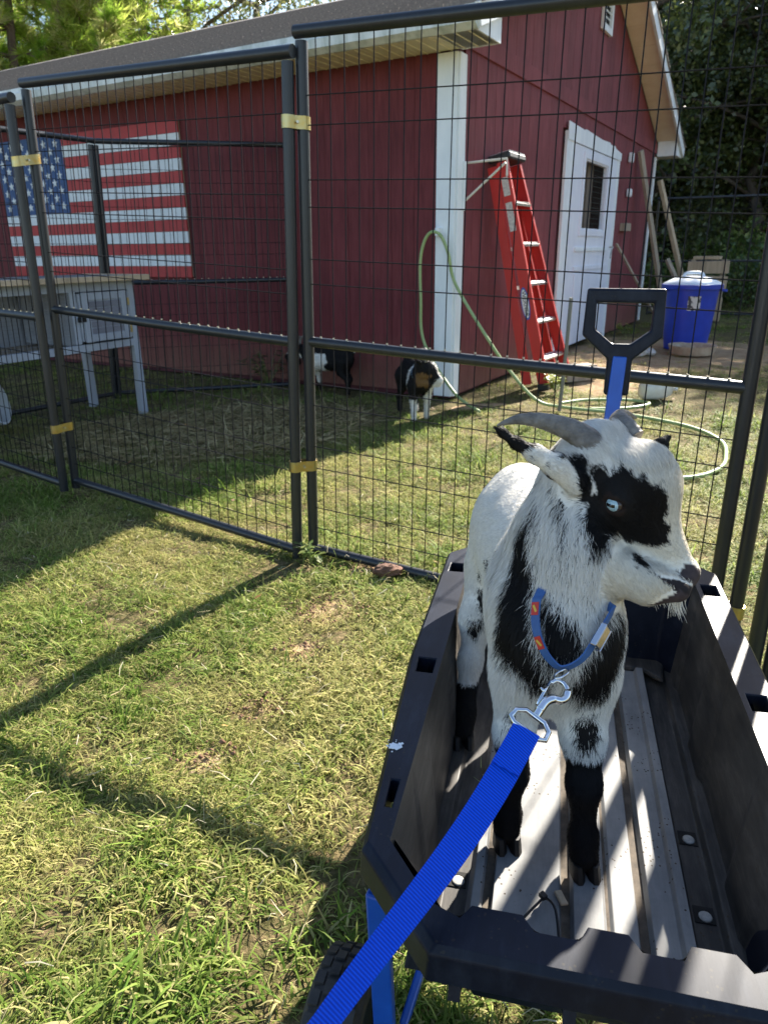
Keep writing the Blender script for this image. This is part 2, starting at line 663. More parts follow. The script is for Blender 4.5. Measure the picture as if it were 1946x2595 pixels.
gx = axis(-220, 220, -3.2, 6.0, .05, 26)
gy = axis(-60, 380, .2, 10.5, .05, 26)
GX, GY = np.meshgrid(gx, gy, indexing='ij')
P3 = np.stack([GX.ravel(), GY.ravel(), np.zeros(GX.size)], 1)
gz = (hash_noise(P3, 1.1, 8) * .010 + hash_noise(P3, 5, 2) * .006 + hash_noise(P3, 17, 6) * .004)
gz *= np.exp(-((P3[:, 0] - 1) ** 2 + (P3[:, 1] - 4) ** 2) / 130)
br = bare(P3[:, 0], P3[:, 1])
P3[:, 2] = gz - .012
nx_, ny_ = len(gx), len(gy)
ii = np.arange(nx_ * ny_).reshape(nx_, ny_)
gq = np.stack([ii[:-1, :-1], ii[1:, :-1], ii[1:, 1:], ii[:-1, 1:]], -1).reshape(-1, 4)

def ground_mat():
    m, nt, b = new_mat('lawn_soil')
    b.inputs['Roughness'].default_value = .95
    b.inputs['Specular IOR Level'].default_value = .1
    geo = N(nt, 'ShaderNodeNewGeometry')
    at = N(nt, 'ShaderNodeAttribute', attribute_name='bare')
    n1_ = N(nt, 'ShaderNodeTexNoise', Scale=1.6, Detail=8, Roughness=.7)
    n2_ = N(nt, 'ShaderNodeTexNoise', Scale=38, Detail=6, Roughness=.7)
    n3_ = N(nt, 'ShaderNodeTexNoise', Scale=9, Detail=5)
    for n in (n1_, n2_, n3_):
        nt.links.new(geo.outputs['Position'], n.inputs['Vector'])
    grass = ramp(nt, [(.28, (.045, .045, .014)), (.45, (.085, .078, .030)), (.58, (.165, .125, .062)), (.75, (.28, .20, .11))])
    nt.links.new(n2_.outputs['Fac'], grass.inputs[0])
    dirt = ramp(nt, [(.3, (.20, .115, .060)), (.5, (.34, .235, .135)), (.72, (.47, .38, .25))])
    mxn = N(nt, 'ShaderNodeMath', operation='ADD')
    mm = N(nt, 'ShaderNodeMath', operation='MULTIPLY')
    mm.inputs[1].default_value = .5
    nt.links.new(n2_.outputs['Fac'], mm.inputs[0])
    m3 = N(nt, 'ShaderNodeMath', operation='MULTIPLY')
    m3.inputs[1].default_value = .5
    nt.links.new(n3_.outputs['Fac'], m3.inputs[0])
    nt.links.new(mm.outputs[0], mxn.inputs[0])
    nt.links.new(m3.outputs[0], mxn.inputs[1])
    nt.links.new(mxn.outputs[0], dirt.inputs[0])
    f = ramp(nt, [(.32, (0, 0, 0)), (.55, (1, 1, 1))])
    nt.links.new(at.outputs['Fac'], f.inputs[0])
    mx = N(nt, 'ShaderNodeMix', data_type='RGBA')
    nt.links.new(f.outputs[0], mx.inputs[0])
    nt.links.new(grass.outputs[0], mx.inputs[6])
    nt.links.new(dirt.outputs[0], mx.inputs[7])
    nt.links.new(mx.outputs[2], b.inputs['Base Color'])
    bp = N(nt, 'ShaderNodeBump', Strength=.9, Distance=.02)
    nt.links.new(n2_.outputs['Fac'], bp.inputs['Height'])
    nt.links.new(bp.outputs[0], b.inputs['Normal'])
    return m

gme = np_mesh('ground', P3, quads=gq, mats=[ground_mat()], smooth=True)
at_ = gme.attributes.new('bare', 'FLOAT', 'POINT')
at_.data.foreach_set('value', br.astype(np.float32))
ground = link(bpy.data.objects.new('ground', gme))
ground['kind'] = 'structure'

# ---- grass tufts
def blade_mat():
    m, nt, b = new_mat('grass_blade')
    at = N(nt, 'ShaderNodeAttribute', attribute_name='Col')
    oi = N(nt, 'ShaderNodeObjectInfo')
    dry = N(nt, 'ShaderNodeAttribute', attribute_name='dry')
    dry.attribute_type = 'INSTANCER'
    mx = N(nt, 'ShaderNodeMix', data_type='RGBA')
    mul = N(nt, 'ShaderNodeMath', operation='MULTIPLY')
    mul.inputs[1].default_value = .8
    nt.links.new(dry.outputs['Fac'], mul.inputs[0])
    nt.links.new(mul.outputs[0], mx.inputs[0])
    nt.links.new(at.outputs['Color'], mx.inputs[6])
    mx.inputs[7].default_value = (.50, .43, .19, 1)
    hsv = N(nt, 'ShaderNodeHueSaturation')
    mr = N(nt, 'ShaderNodeMapRange')
    mr.inputs[3].default_value = .72
    mr.inputs[4].default_value = 1.25
    nt.links.new(oi.outputs['Random'], mr.inputs[0])
    nt.links.new(mr.outputs[0], hsv.inputs['Value'])
    nt.links.new(mx.outputs[2], hsv.inputs['Color'])
    nt.links.new(hsv.outputs[0], b.inputs['Base Color'])
    b.inputs['Roughness'].default_value = .6
    b.inputs['Specular IOR Level'].default_value = .10
    tr = N(nt, 'ShaderNodeBsdfTranslucent')
    nt.links.new(hsv.outputs[0], tr.inputs['Color'])
    ms = N(nt, 'ShaderNodeMixShader')
    ms.inputs[0].default_value = .42
    o = [n for n in nt.nodes if n.type == 'OUTPUT_MATERIAL'][0]
    nt.links.new(b.outputs[0], ms.inputs[1])
    nt.links.new(tr.outputs[0], ms.inputs[2])
    nt.links.new(ms.outputs[0], o.inputs['Surface'])
    return m

m_blade = blade_mat()

def tuft(seed, nb, spread, hmin, hmax, wid, droop, palette):
    g = np.random.default_rng(seed)
    co, quads, cols = [], [], []
    for _ in range(nb):
        a = g.uniform(0, 2 * math.pi)
        r_ = spread * math.sqrt(g.random())
        base = np.array([r_ * math.cos(a), r_ * math.sin(a), -.004])
        hd = g.uniform(0, 2 * math.pi)
        dirh = np.array([math.cos(hd), math.sin(hd), 0])
        side = np.array([-math.sin(hd), math.cos(hd), 0])
        L_ = g.uniform(hmin, hmax)
        lean = g.uniform(.15, .9)
        bend = g.uniform(.3, 1.3) * droop
        c = palette[g.integers(len(palette))] * g.uniform(.75, 1.2)
        w_ = wid * g.uniform(.6, 1.25)
        p = base.copy()
        ang = lean * .9
        n0 = len(co)
        seg = 4
        for k in range(seg + 1):
            t = k / seg
            ww = w_ * (1 - t ** 1.6) + .0002
            co.append(p - side * ww / 2)
            co.append(p + side * ww / 2)
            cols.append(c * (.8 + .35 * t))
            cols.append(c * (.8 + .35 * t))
            ang += bend / seg * (1 + t)
            p = p + (dirh * math.sin(ang) + np.array([0, 0, 1]) * math.cos(ang)) * L_ / seg
            p[2] = max(p[2], .003)
        for k in range(seg):
            i = n0 + 2 * k
            quads.append((i, i + 1, i + 3, i + 2))
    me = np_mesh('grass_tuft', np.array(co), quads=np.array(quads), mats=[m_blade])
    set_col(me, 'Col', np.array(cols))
    return bpy.data.objects.new('grass_tuft', me)

GREEN = [np.array(c) for c in ((.10, .18, .026), (.15, .235, .036), (.21, .285, .055), (.27, .32, .085), (.40, .37, .16))]
STRAWY = [np.array(c) for c in ((.42, .38, .13), (.50, .45, .19), (.31, .34, .085), (.38, .37, .12), (.23, .30, .05))]
grass_col = bpy.data.collections.new('grass_tufts')
TUFTS = []
for s_ in range(5):
    TUFTS.append(tuft(100 + s_, 34, .050, .022, .062, .0034, 1.7, GREEN))
for s_ in range(4):
    TUFTS.append(tuft(200 + s_, 34, .055, .018, .060, .0028, 2.3, STRAWY))
for s_ in range(2):
    TUFTS.append(tuft(300 + s_, 14, .040, .055, .105, .0044, 1.6, GREEN[:4]))
for k, t_ in enumerate(TUFTS):
    t_.name = 'grass_tuft_%02d' % k
    grass_col.objects.link(t_)

def scatter_nodes(coll):
    ng = bpy.data.node_groups.new('scatter_tufts', 'GeometryNodeTree')
    ng.interface.new_socket('Geometry', in_out='INPUT', socket_type='NodeSocketGeometry')
    ng.interface.new_socket('Geometry', in_out='OUTPUT', socket_type='NodeSocketGeometry')
    gi = ng.nodes.new('NodeGroupInput')
    go = ng.nodes.new('NodeGroupOutput')
    ci = ng.nodes.new('GeometryNodeCollectionInfo')
    ci.inputs['Collection'].default_value = coll
    ci.inputs['Separate Children'].default_value = True
    ci.inputs['Reset Children'].default_value = True
    ip = ng.nodes.new('GeometryNodeInstanceOnPoints')
    ip.inputs['Pick Instance'].default_value = True
    def attr(name, typ):
        n = ng.nodes.new('GeometryNodeInputNamedAttribute')
        n.data_type = typ
        n.inputs['Name'].default_value = name
        return n.outputs['Attribute']
    ng.links.new(gi.outputs[0], ip.inputs['Points'])
    ng.links.new(ci.outputs[0], ip.inputs['Instance'])
    ng.links.new(attr('idx', 'INT'), ip.inputs['Instance Index'])
    e2r = ng.nodes.new('FunctionNodeEulerToRotation')
    ng.links.new(attr('rot', 'FLOAT_VECTOR'), e2r.inputs[0])
    ng.links.new(e2r.outputs[0], ip.inputs['Rotation'])
    ng.links.new(attr('scl', 'FLOAT'), ip.inputs['Scale'])
    ng.links.new(ip.outputs[0], go.inputs[0])
    return ng

def scatter(name, pts, idx, rot, scl, dry, ng):
    me = bpy.data.meshes.new(name)
    me.vertices.add(len(pts))
    me.vertices.foreach_set('co', np.asarray(pts, np.float32).ravel())
    a = me.attributes.new('idx', 'INT', 'POINT')
    a.data.foreach_set('value', np.asarray(idx, np.int32))
    a = me.attributes.new('rot', 'FLOAT_VECTOR', 'POINT')
    a.data.foreach_set('vector', np.asarray(rot, np.float32).ravel())
    a = me.attributes.new('scl', 'FLOAT', 'POINT')
    a.data.foreach_set('value', np.asarray(scl, np.float32))
    a = me.attributes.new('dry', 'FLOAT', 'POINT')
    a.data.foreach_set('value', np.asarray(dry, np.float32))
    o = link(bpy.data.objects.new(name, me))
    o.modifiers.new('scatter', 'NODES').node_group = ng
    o['kind'] = 'stuff'
    return o

gg = np.random.default_rng(77)
def band(y0, y1, dens):
    half = lambda y: .62 * y + .75
    w_ = half(y1)
    n = int(dens * 2 * w_ * (y1 - y0))
    x = gg.uniform(-w_, w_, n)
    y = gg.uniform(y0, y1, n)
    k = np.abs(x) < half(y)
    return x[k], y[k]

bx, by, bs = [], [], []
for y0, y1, d_, sc_ in ((.15, 1.3, 2000, 1.0), (1.3, 2.2, 1750, 1.0), (2.2, 3.4, 1250, 1.0), (3.4, 5.0, 600, 1.1), (5.0, 8.0, 130, 1.25), (8.0, 13.0, 42, 1.8), (13.0, 24.0, 11, 3.2)):
    x, y = band(y0, y1, d_)
    bx.append(x)
    by.append(y)
    bs.append(np.full(len(x), sc_))
bx, by, bs = map(np.concatenate, (bx, by, bs))
P2 = np.stack([bx, by, np.zeros_like(bx)], 1)
bb_ = bare(bx, by)
lush = hash_noise(P2, 1.9, 12) * .6 + hash_noise(P2, 5.5, 13) * .4
thin = hash_noise(P2, 7.5, 14)
# the trodden ground beside the long barn wall carries little grass
BARN_C = np.array([.554, 5.815])
_gd = np.array([math.sin(R(30)), math.cos(R(30))])
wall_d = (np.stack([bx, by], 1) - BARN_C) @ -_gd
gab_d = (np.stack([bx, by], 1) - BARN_C) @ np.array([_gd[1], -_gd[0]])
inside = (wall_d < .03) & (gab_d < .03)
strawy = smooth_mask(bx, by, -1.15, 4.9, 1.0, .55, .35)
keep = (gg.random(len(bx)) > np.clip((bb_ - .30) * 1.9, 0, np.where(by > 4, .86, .93))) & ~inside
keep &= gg.random(len(bx)) > np.clip(strawy * 1.1, 0, .85)
keep &= gg.random(len(bx)) > .85 * np.clip(thin * 2.0, 0, 1)
bx, by, bs, lush, bb_, P2 = bx[keep], by[keep], bs[keep], lush[keep], bb_[keep], P2[keep]
nn = len(bx)
straw_p = np.clip(.52 - lush * .9 + bb_ * .5, .06, .95)
u_ = gg.random(nn)
idx = np.where(u_ < straw_p, 5 + gg.integers(0, 4, nn), gg.integers(0, 5, nn))
tall = (gg.random(nn) < .10) & (lush > -.05)
idx = np.where(tall, 9 + gg.integers(0, 2, nn), idx)
rot = np.stack([gg.normal(0, .12, nn), gg.normal(0, .12, nn), gg.uniform(0, 6.28, nn)], 1)
lump = hash_noise(P2, 3.6, 19) * .6 + hash_noise(P2, 8.5, 20) * .5
scl = bs * gg.uniform(.65, 1.25, nn) * np.clip(1.05 + .25 * lush + .55 * lump, .45, 2.4)
dry = np.clip(.12 - lush * .5 + bb_ * .6 + gg.normal(0, .18, nn), 0, 1)
zz = hash_noise(P2, 1.1, 8) * .010 + hash_noise(P2, 5, 2) * .006 - .012
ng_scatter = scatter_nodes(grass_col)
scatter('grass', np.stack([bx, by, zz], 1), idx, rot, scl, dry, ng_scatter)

# loose hay trodden over the ground by the hutch, dry stalks in the lawn
def litter(name, n, cx_, cy_, rx, ry, ang, lmin, lmax, wid, colr, mat, seed):
    g = np.random.default_rng(seed)
    a = g.uniform(0, 6.28, n)
    r_ = np.sqrt(g.random(n))
    u, v = r_ * np.cos(a) * rx, r_ * np.sin(a) * ry
    c, s = math.cos(ang), math.sin(ang)
    x, y = cx_ + u * c - v * s, cy_ + u * s + v * c
    h = g.uniform(0, 6.28, n)
    L_ = g.uniform(lmin, lmax, n)
    d = np.stack([np.cos(h), np.sin(h), g.normal(0, .22, n)], 1)
    sd = np.stack([-np.sin(h), np.cos(h), g.normal(0, .3, n)], 1) * (wid * g.uniform(.6, 1.3, n) / 2)[:, None]
    p0 = np.stack([x, y, g.uniform(.004, .03, n)], 1)
    p1 = p0 + d * (L_ * .5)[:, None] + np.stack([np.zeros(n), np.zeros(n), g.uniform(0, .012, n)], 1)
    p2 = p0 + d * L_[:, None] + sd * 8 * g.normal(0, 1, n)[:, None]
    for p_ in (p0, p1, p2):
        p_[:, 2] = np.maximum(p_[:, 2], .002)
    co = np.stack([p0 - sd, p0 + sd, p1 - sd, p1 + sd, p2 - sd * .6, p2 + sd * .6], 1).reshape(-1, 3)
    b = np.arange(n) * 6
    q = np.concatenate([np.stack([b, b + 1, b + 3, b + 2], 1), np.stack([b + 2, b + 3, b + 5, b + 4], 1)])
    me = np_mesh(name, co, quads=q, mats=[mat])
    cc = np.array(colr)[g.integers(0, len(colr), n)] * g.uniform(.7, 1.2, n)[:, None]
    set_col(me, 'Col', np.repeat(cc, 6, 0))
    o = link(bpy.data.objects.new(name, me))
    o['kind'] = 'stuff'
    return o

m_hay = coat_mat('hay', .7, .2)
litter('hay', 5200, -1.15, 4.75, 1.15, .72, .35, .06, .22, .0045, [(.40, .31, .15), (.30, .23, .11), (.46, .38, .2), (.22, .19, .08)], m_hay, 4)
litter('dry_stalks', 1200, -.4, 1.9, 1.9, 1.5, 0, .015, .055, .0018, [(.48, .42, .26), (.40, .33, .17), (.55, .50, .36)], m_hay, 6)

# crumbs of red soil in the scrapes
g = np.random.default_rng(15)
cv, cf = [], []
oct_v = np.array([(1, 0, 0), (-1, 0, 0), (0, 1, 0), (0, -1, 0), (0, 0, 1), (0, 0, -1)], float)
oct_f = np.array([(0, 2, 4), (2, 1, 4), (1, 3, 4), (3, 0, 4), (2, 0, 5), (1, 2, 5), (3, 1, 5), (0, 3, 5)])
for cx_, cy_, rx, ry, a in [b_ for b_ in BARE if b_[1] < 3]:
    for _ in range(int(5200 * rx * ry) + 16):
        t_, r_ = g.uniform(0, 6.28), g.random() ** .6 * 1.15
        s_ = g.uniform(.002, .007) * (1 if g.random() < .9 else 1.6)
        p_ = np.array([cx_ + math.cos(t_) * r_ * rx, cy_ + math.sin(t_) * r_ * ry, s_ * .4])
        n0 = len(cv) * 6
        cv.append(oct_v * g.uniform(.6, 1.2, (6, 3)) * s_ + p_)
        cf.append(oct_f + n0)
me = np_mesh('soil_crumbs', np.concatenate(cv), tris=np.concatenate(cf), mats=[simple('red_soil', (.15, .075, .042), .95, (.27, .155, .09), 60)])
o = link(bpy.data.objects.new('soil_crumbs', me))
o['kind'] = 'stuff'
# scattered dead leaves and clover
g = np.random.default_rng(88)
n = 150
x = g.uniform(-2.2, 3.2, n)
y = g.uniform(.9, 7.5, n)
P = np.stack([x, y, g.uniform(.012, .035, n)], 1)
h = g.uniform(0, 6.28, n)
a = np.stack([np.cos(h), np.sin(h), g.normal(0, .25, n)], 1)
b = np.stack([-np.sin(h), np.cos(h), g.normal(0, .25, n)], 1)
s_ = g.uniform(.008, .022, n)[:, None]
co_ = np.stack([P - a * s_, P + b * s_ * .55, P + a * s_, P - b * s_ * .55], 1).reshape(-1, 3)
k = np.arange(n) * 4
me = np_mesh('leaf_litter', co_, quads=np.stack([k, k + 1, k + 2, k + 3], 1), mats=[m_hay])
cc = np.array([(.30, .15, .06), (.22, .12, .05), (.36, .22, .08), (.15, .09, .05)])[g.integers(0, 4, n)]
set_col(me, 'Col', np.repeat(cc, 4, 0))
o = link(bpy.data.objects.new('leaf_litter', me))
o['kind'] = 'stuff'
# ---------------------------------------------------------------- barn
BL, BW, BWH, RIDGE = 12.5, 7.45, 2.52, 4.13
OVE, OVR = .42, .35
barn = thing('barn', 'dark red board barn with grey shingle roof and white corner trim', 'barn', (.554, 5.815, 0), R(-30))

def red_mat(name, a, b_, seed):
    m, nt, b = new_mat(name)
    tc = N(nt, 'ShaderNodeTexCoord')
    mp = N(nt, 'ShaderNodeMapping')
    mp.inputs['Scale'].default_value = (1, 1, .10)
    mp.inputs['Location'].default_value = (seed, seed, seed)
    nt.links.new(tc.outputs['Object'], mp.inputs[0])
    oi = N(nt, 'ShaderNodeObjectInfo')
    nz = N(nt, 'ShaderNodeTexNoise', Scale=42, Detail=8, Roughness=.7)
    nz.noise_dimensions = '4D'
    mu = N(nt, 'ShaderNodeMath', operation='MULTIPLY')
    mu.inputs[1].default_value = 40
    nt.links.new(oi.outputs['Random'], mu.inputs[0])
    nt.links.new(mu.outputs[0], nz.inputs['W'])
    nt.links.new(mp.outputs[0], nz.inputs['Vector'])
    nz2 = N(nt, 'ShaderNodeTexNoise', Scale=2.2, Detail=6)
    nt.links.new(tc.outputs['Object'], nz2.inputs['Vector'])
    r1 = ramp(nt, [(.28, tuple(x * .66 for x in a)), (.45, a), (.62, b_), (.80, (b_[0] * 1.35, b_[1] * 2.1, b_[2] * 2.0))])
    nt.links.new(nz.outputs['Fac'], r1.inputs[0])
    r2 = ramp(nt, [(.3, (.78, .78, .80)), (.7, (1.12, 1.12, 1.12))])
    nt.links.new(nz2.outputs['Fac'], r2.inputs[0])
    mx = N(nt, 'ShaderNodeMix', data_type='RGBA', blend_type='MULTIPLY')
    mx.inputs[0].default_value = 1
    nt.links.new(r1.outputs[0], mx.inputs[6])
    nt.links.new(r2.outputs[0], mx.inputs[7])
    # board to board fading, and soil splashed up the foot of the wall
    fad = N(nt, 'ShaderNodeMapRange')
    fad.inputs[3].default_value = .92
    fad.inputs[4].default_value = 1.08
    nt.links.new(oi.outputs['Random'], fad.inputs[0])
    hs = N(nt, 'ShaderNodeHueSaturation')
    nt.links.new(fad.outputs[0], hs.inputs['Value'])
    nt.links.new(mx.outputs[2], hs.inputs['Color'])
    geo = N(nt, 'ShaderNodeNewGeometry')
    sx = N(nt, 'ShaderNodeSeparateXYZ')
    nt.links.new(geo.outputs['Position'], sx.inputs[0])
    nz3 = N(nt, 'ShaderNodeTexNoise', Scale=5, Detail=7, Roughness=.7)
    nt.links.new(geo.outputs['Position'], nz3.inputs['Vector'])
    zr = N(nt, 'ShaderNodeMapRange')
    zr.inputs[1].default_value = .50
    zr.inputs[2].default_value = .0
    nt.links.new(sx.outputs[2], zr.inputs[0])
    mm = N(nt, 'ShaderNodeMath', operation='MULTIPLY')
    nt.links.new(zr.outputs[0], mm.inputs[0])
    nt.links.new(nz3.outputs['Fac'], mm.inputs[1])
    mxd = N(nt, 'ShaderNodeMix', data_type='RGBA')
    nt.links.new(mm.outputs[0], mxd.inputs[0])
    nt.links.new(hs.outputs[0], mxd.inputs[6])
    mxd.inputs[7].default_value = (.24, .13, .085, 1)
    nt.links.new(mxd.outputs[2], b.inputs['Base Color'])
    b.inputs['Roughness'].default_value = .72
    b.inputs['Specular IOR Level'].default_value = .25
    bp = N(nt, 'ShaderNodeBump', Strength=.35, Distance=.004)
    nt.links.new(nz.outputs['Fac'], bp.inputs['Height'])
    nt.links.new(bp.outputs[0], b.inputs['Normal'])
    return m

m_red = red_mat('barn_red', (.128, .0255, .029), (.158, .034, .038), 0)
m_redg = red_mat('barn_red_gable_lit', (.185, .043, .050), (.230, .061, .068), 3)  # same red made lighter; daylight on the gable put into its colour
m_groove = simple('groove', (.085, .020, .024), .9)
m_white = simple('white_trim', (.82, .84, .86), .55, (.70, .73, .76), 7, (1, 1, .3), .12, 40)
m_dirtyw = simple('mildewed_gutter', (.70, .73, .72), .5, (.36, .40, .36), 9, (1, 1, .2), .1, 40, contrast=(.42, .72))
m_soffit = simple('soffit', (.82, .76, .60), .55, (.70, .64, .50), 5)
m_soffit2 = simple('soffit_wood', (.94, .82, .64), .6, (.86, .72, .54), 6)
m_dark = simple('shade_latch_black', (.012, .011, .010), .9)  # near black painted in for shade indoors, in vent and wells; also the latch
m_lumber = simple('lumber', (.55, .42, .28), .8, (.36, .27, .175), 14, (1, 1, .12), .3, 60)
m_oldwood = simple('old_board', (.42, .34, .25), .85, (.25, .195, .145), 16, (1, 1, .12), .3, 60)

def roof_z(y):
    return 2.62 + (RIDGE - 2.62) * (1 - abs(y - BW / 2) / (BW / 2 + OVE))

# core walls behind the boards
mb = MB()
mb.box((-BL / 2, .05, BWH / 2), (BL, .08, BWH))
mb.build('long_wall', m_groove, barn)
mb = MB()
gfr = lambda q: Vector((q.z, q.x, q.y))
mb.prism([(.07, 0), (2.72, 0), (2.72, BWH), (.07, BWH)], -.09, -.012, gfr)
mb.prism([(4.96, 0), (BW, 0), (BW, BWH), (4.96, BWH)], -.09, -.012, gfr)
mb.prism([(2.72, 2.22), (4.96, 2.22), (4.96, BWH), (2.72, BWH)], -.09, -.012, gfr)
mb.prism([(.07, BWH), (BW, BWH), (BW / 2, roof_z(BW / 2) - .10)], -.09, -.012, gfr)
gw = mb.build('gable_wall', m_groove, barn)
mb = MB()
mb.box((-BL / 2, BW - .05, BWH / 2), (BL, .08, BWH))
mb.box((-BL + .05, BW / 2, BWH / 2), (.08, BW - .2, BWH))
mb.build('back_wall', m_red, barn)

# siding boards on the long wall
pitch = .203
bd = MB().box((0, 0, 0), (pitch - .003, .018, BWH - .04)).build('board', m_red, barn)
bd.location = (-.13 - pitch / 2, 0.0, BWH / 2 + .02)
nb_ = int((BL - .2) / pitch)
for i in range(1, nb_):
    c = bd.copy()
    SC.collection.objects.link(c)
    c.location = (-.13 - pitch * (i + .5), rnd.uniform(-.0015, .0015), BWH / 2 + .02)
# gable boards, lower course and upper course; the doorway is left open
DOOR0, DOOR1, DOORH = 2.66, 5.02, 2.30
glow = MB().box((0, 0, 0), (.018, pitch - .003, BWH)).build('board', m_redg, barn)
first = True
y = .13
k = 0
while y < BW - .1:
    y1 = min(y + pitch, BW - .02)
    yc = (y + y1) / 2
    if y1 > DOOR0 + .02 and y < DOOR1 - .02:
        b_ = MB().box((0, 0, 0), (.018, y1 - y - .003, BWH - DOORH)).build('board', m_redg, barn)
        b_.location = (rnd.uniform(-.001, .001), yc, (BWH + DOORH) / 2)
    elif abs(y1 - y - pitch) < 1e-3:
        c = glow if first else glow.copy()
        if not first:
            SC.collection.objects.link(c)
        first = False
        c.location = (rnd.uniform(-.0015, .0015), yc, BWH / 2 + .02)
    za, zb = roof_z(y) - .12, roof_z(y1 - .01) - .12
    if min(za, zb) > BWH + .08:
        poly = [(y + .002, BWH + .09), (y1 - .003, BWH + .09), (y1 - .003, zb), (y + .002, za)]
        if y < BW / 2 < y1:
            poly = [(y + .002, BWH + .09), (y1 - .003, BWH + .09), (y1 - .003, zb), (BW / 2, roof_z(BW / 2) - .12), (y + .002, za)]
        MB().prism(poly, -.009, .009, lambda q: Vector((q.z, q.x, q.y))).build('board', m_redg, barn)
    y = y1
    k += 1
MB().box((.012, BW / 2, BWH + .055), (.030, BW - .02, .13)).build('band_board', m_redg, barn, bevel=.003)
# white corner trim
MB().box((-.062, -.016, 1.24), (.155, .024, 2.44)).build('corner_board', m_white, barn, bevel=.003)
MB().box((.018, .055, 1.24), (.024, .117, 2.44)).build('corner_board', m_white, barn, bevel=.003)
MB().box((.018, BW - .045, 1.24), (.024, .10, 2.44)).build('corner_board', m_white, barn, bevel=.003)

# roof
m_shingle = simple('shingle', (.27, .222, .195), .95, (.43, .37, .335), 30, (1, 1, 1), .5, 160, contrast=(.3, .7), spec=.2)
m_butt = simple('shingle_butt', (.19, .16, .145), .95, (.28, .24, .215), 40, spec=.1)  # butt edges coloured darker to deepen the shadow line under each course
ys, zs = -OVE, roof_z(-OVE)
dirs = Vector((0, BW / 2 + OVE, RIDGE - 2.62))
slope_len = dirs.length
dirs.normalize()
nrm_s = Vector((0, -dirs.z, dirs.y))
x0, x1 = -BL - .3, OVR
def slope_pt(x, s, h, mir=False):
    q = Vector((x, ys, zs)) + dirs * s + nrm_s * h
    if mir:
        q.y = BW - q.y
    return q
dk = MB()
for mir in (False, True):
    a = [slope_pt(x0, 0, -.07, mir), slope_pt(x1, 0, -.07, mir), slope_pt(x1, slope_len, -.07, mir), slope_pt(x0, slope_len, -.07, mir)]
    b_ = [slope_pt(x0, 0, -.012, mir), slope_pt(x1, 0, -.012, mir), slope_pt(x1, slope_len, -.012, mir), slope_pt(x0, slope_len, -.012, mir)]
    dk.add(a + b_, [(0, 1, 2, 3), (4, 5, 6, 7), (0, 1, 5, 4), (1, 2, 6, 5), (2, 3, 7, 6), (3, 0, 4, 7)])
roof = dk.build('roof', m_shingle, barn)
expo = .142
def course_mesh(mir):
    mb = MB()
    g = random.Random(5)
    x = x0 - .02
    while x < x1 + .02:
        w_ = g.choice((.16, .30, .33, .22))
        xe = min(x + w_, x1 + .025)
        th = g.choice((.020, .022))
        lo = -g.choice((0, 0, .002, .003))
        pts = [slope_pt(x, lo, 0, mir), slope_pt(xe - .003, lo, 0, mir), slope_pt(xe - .003, expo + .03, .001, mir), slope_pt(x, expo + .03, .001, mir)]
        top = [slope_pt(x, lo, th, mir), slope_pt(xe - .003, lo, th, mir), slope_pt(xe - .003, expo + .03, .004, mir), slope_pt(x, expo + .03, .004, mir)]
        mb.add(pts + top, [(4, 5, 6, 7), (0, 1, 5, 4), (1, 2, 6, 5), (3, 0, 4, 7)])
        x = xe
    return mb
for mir in (False, True):
    cm = course_mesh(mir).build('shingle_course', [m_shingle, m_butt], roof)
    for pi_, pl_ in enumerate(cm.data.polygons):
        pl_.material_index = 1 if pi_ % 4 == 1 else 0
    ncs = int(slope_len / expo)
    for i in range(ncs):
        c = cm if i == 0 else cm.copy()
        if i:
            SC.collection.objects.link(c)
        d = dirs * (expo * i) - nrm_s * .010
        if mir:
            d.y = -d.y
        c.location = d + Vector((rnd.uniform(-.02, .0) if i else 0, 0, rnd.uniform(-.001, .001)))
rc = MB()
for mir in (False, True):
    p_ = [slope_pt(x0, slope_len - .14, .012, mir), slope_pt(x1, slope_len - .14, .012, mir), slope_pt(x1, slope_len + .004, .016, mir), slope_pt(x0, slope_len + .004, .016, mir)]
    q_ = [v - Vector((0, 0, .012)) for v in p_]
    rc.add(p_ + q_, [(0, 1, 2, 3), (4, 5, 6, 7), (0, 1, 5, 4), (1, 2, 6, 5), (2, 3, 7, 6), (3, 0, 4, 7)])
rc.build('ridge_cap', m_shingle, roof)

# eaves: fascia, gutter, soffit panels
for mir in (0, 1):
    f_ = (lambda q: q) if not mir else (lambda q: Vector((q.x, BW - q.y, q.z)))
    mb = MB()
    prof = [(-.395, 2.47), (-.415, 2.47), (-.47, 2.50), (-.475, 2.555), (-.455, 2.565), (-.452, 2.60), (-.40, 2.60)]
    mb.prism(prof, x0, x1 - .02, lambda q: f_(Vector((q.z, q.x, q.y))))
    mb.build('gutter', m_dirtyw, barn)
sp = MB().box((0, 0, 0), (.285, .375, .012))
for s_ in (-.095, 0, .095):
    sp.box((s_, 0, -.008), (.006, .375, .006))
sp = sp.build('soffit_panel', m_soffit, barn)
n_sp = int((BL + .5) / .29)
for i in range(n_sp):
    c = sp if i == 0 else sp.copy()
    if i:
        SC.collection.objects.link(c)
    c.location = (.16 - .29 * i, -.200, 2.478)
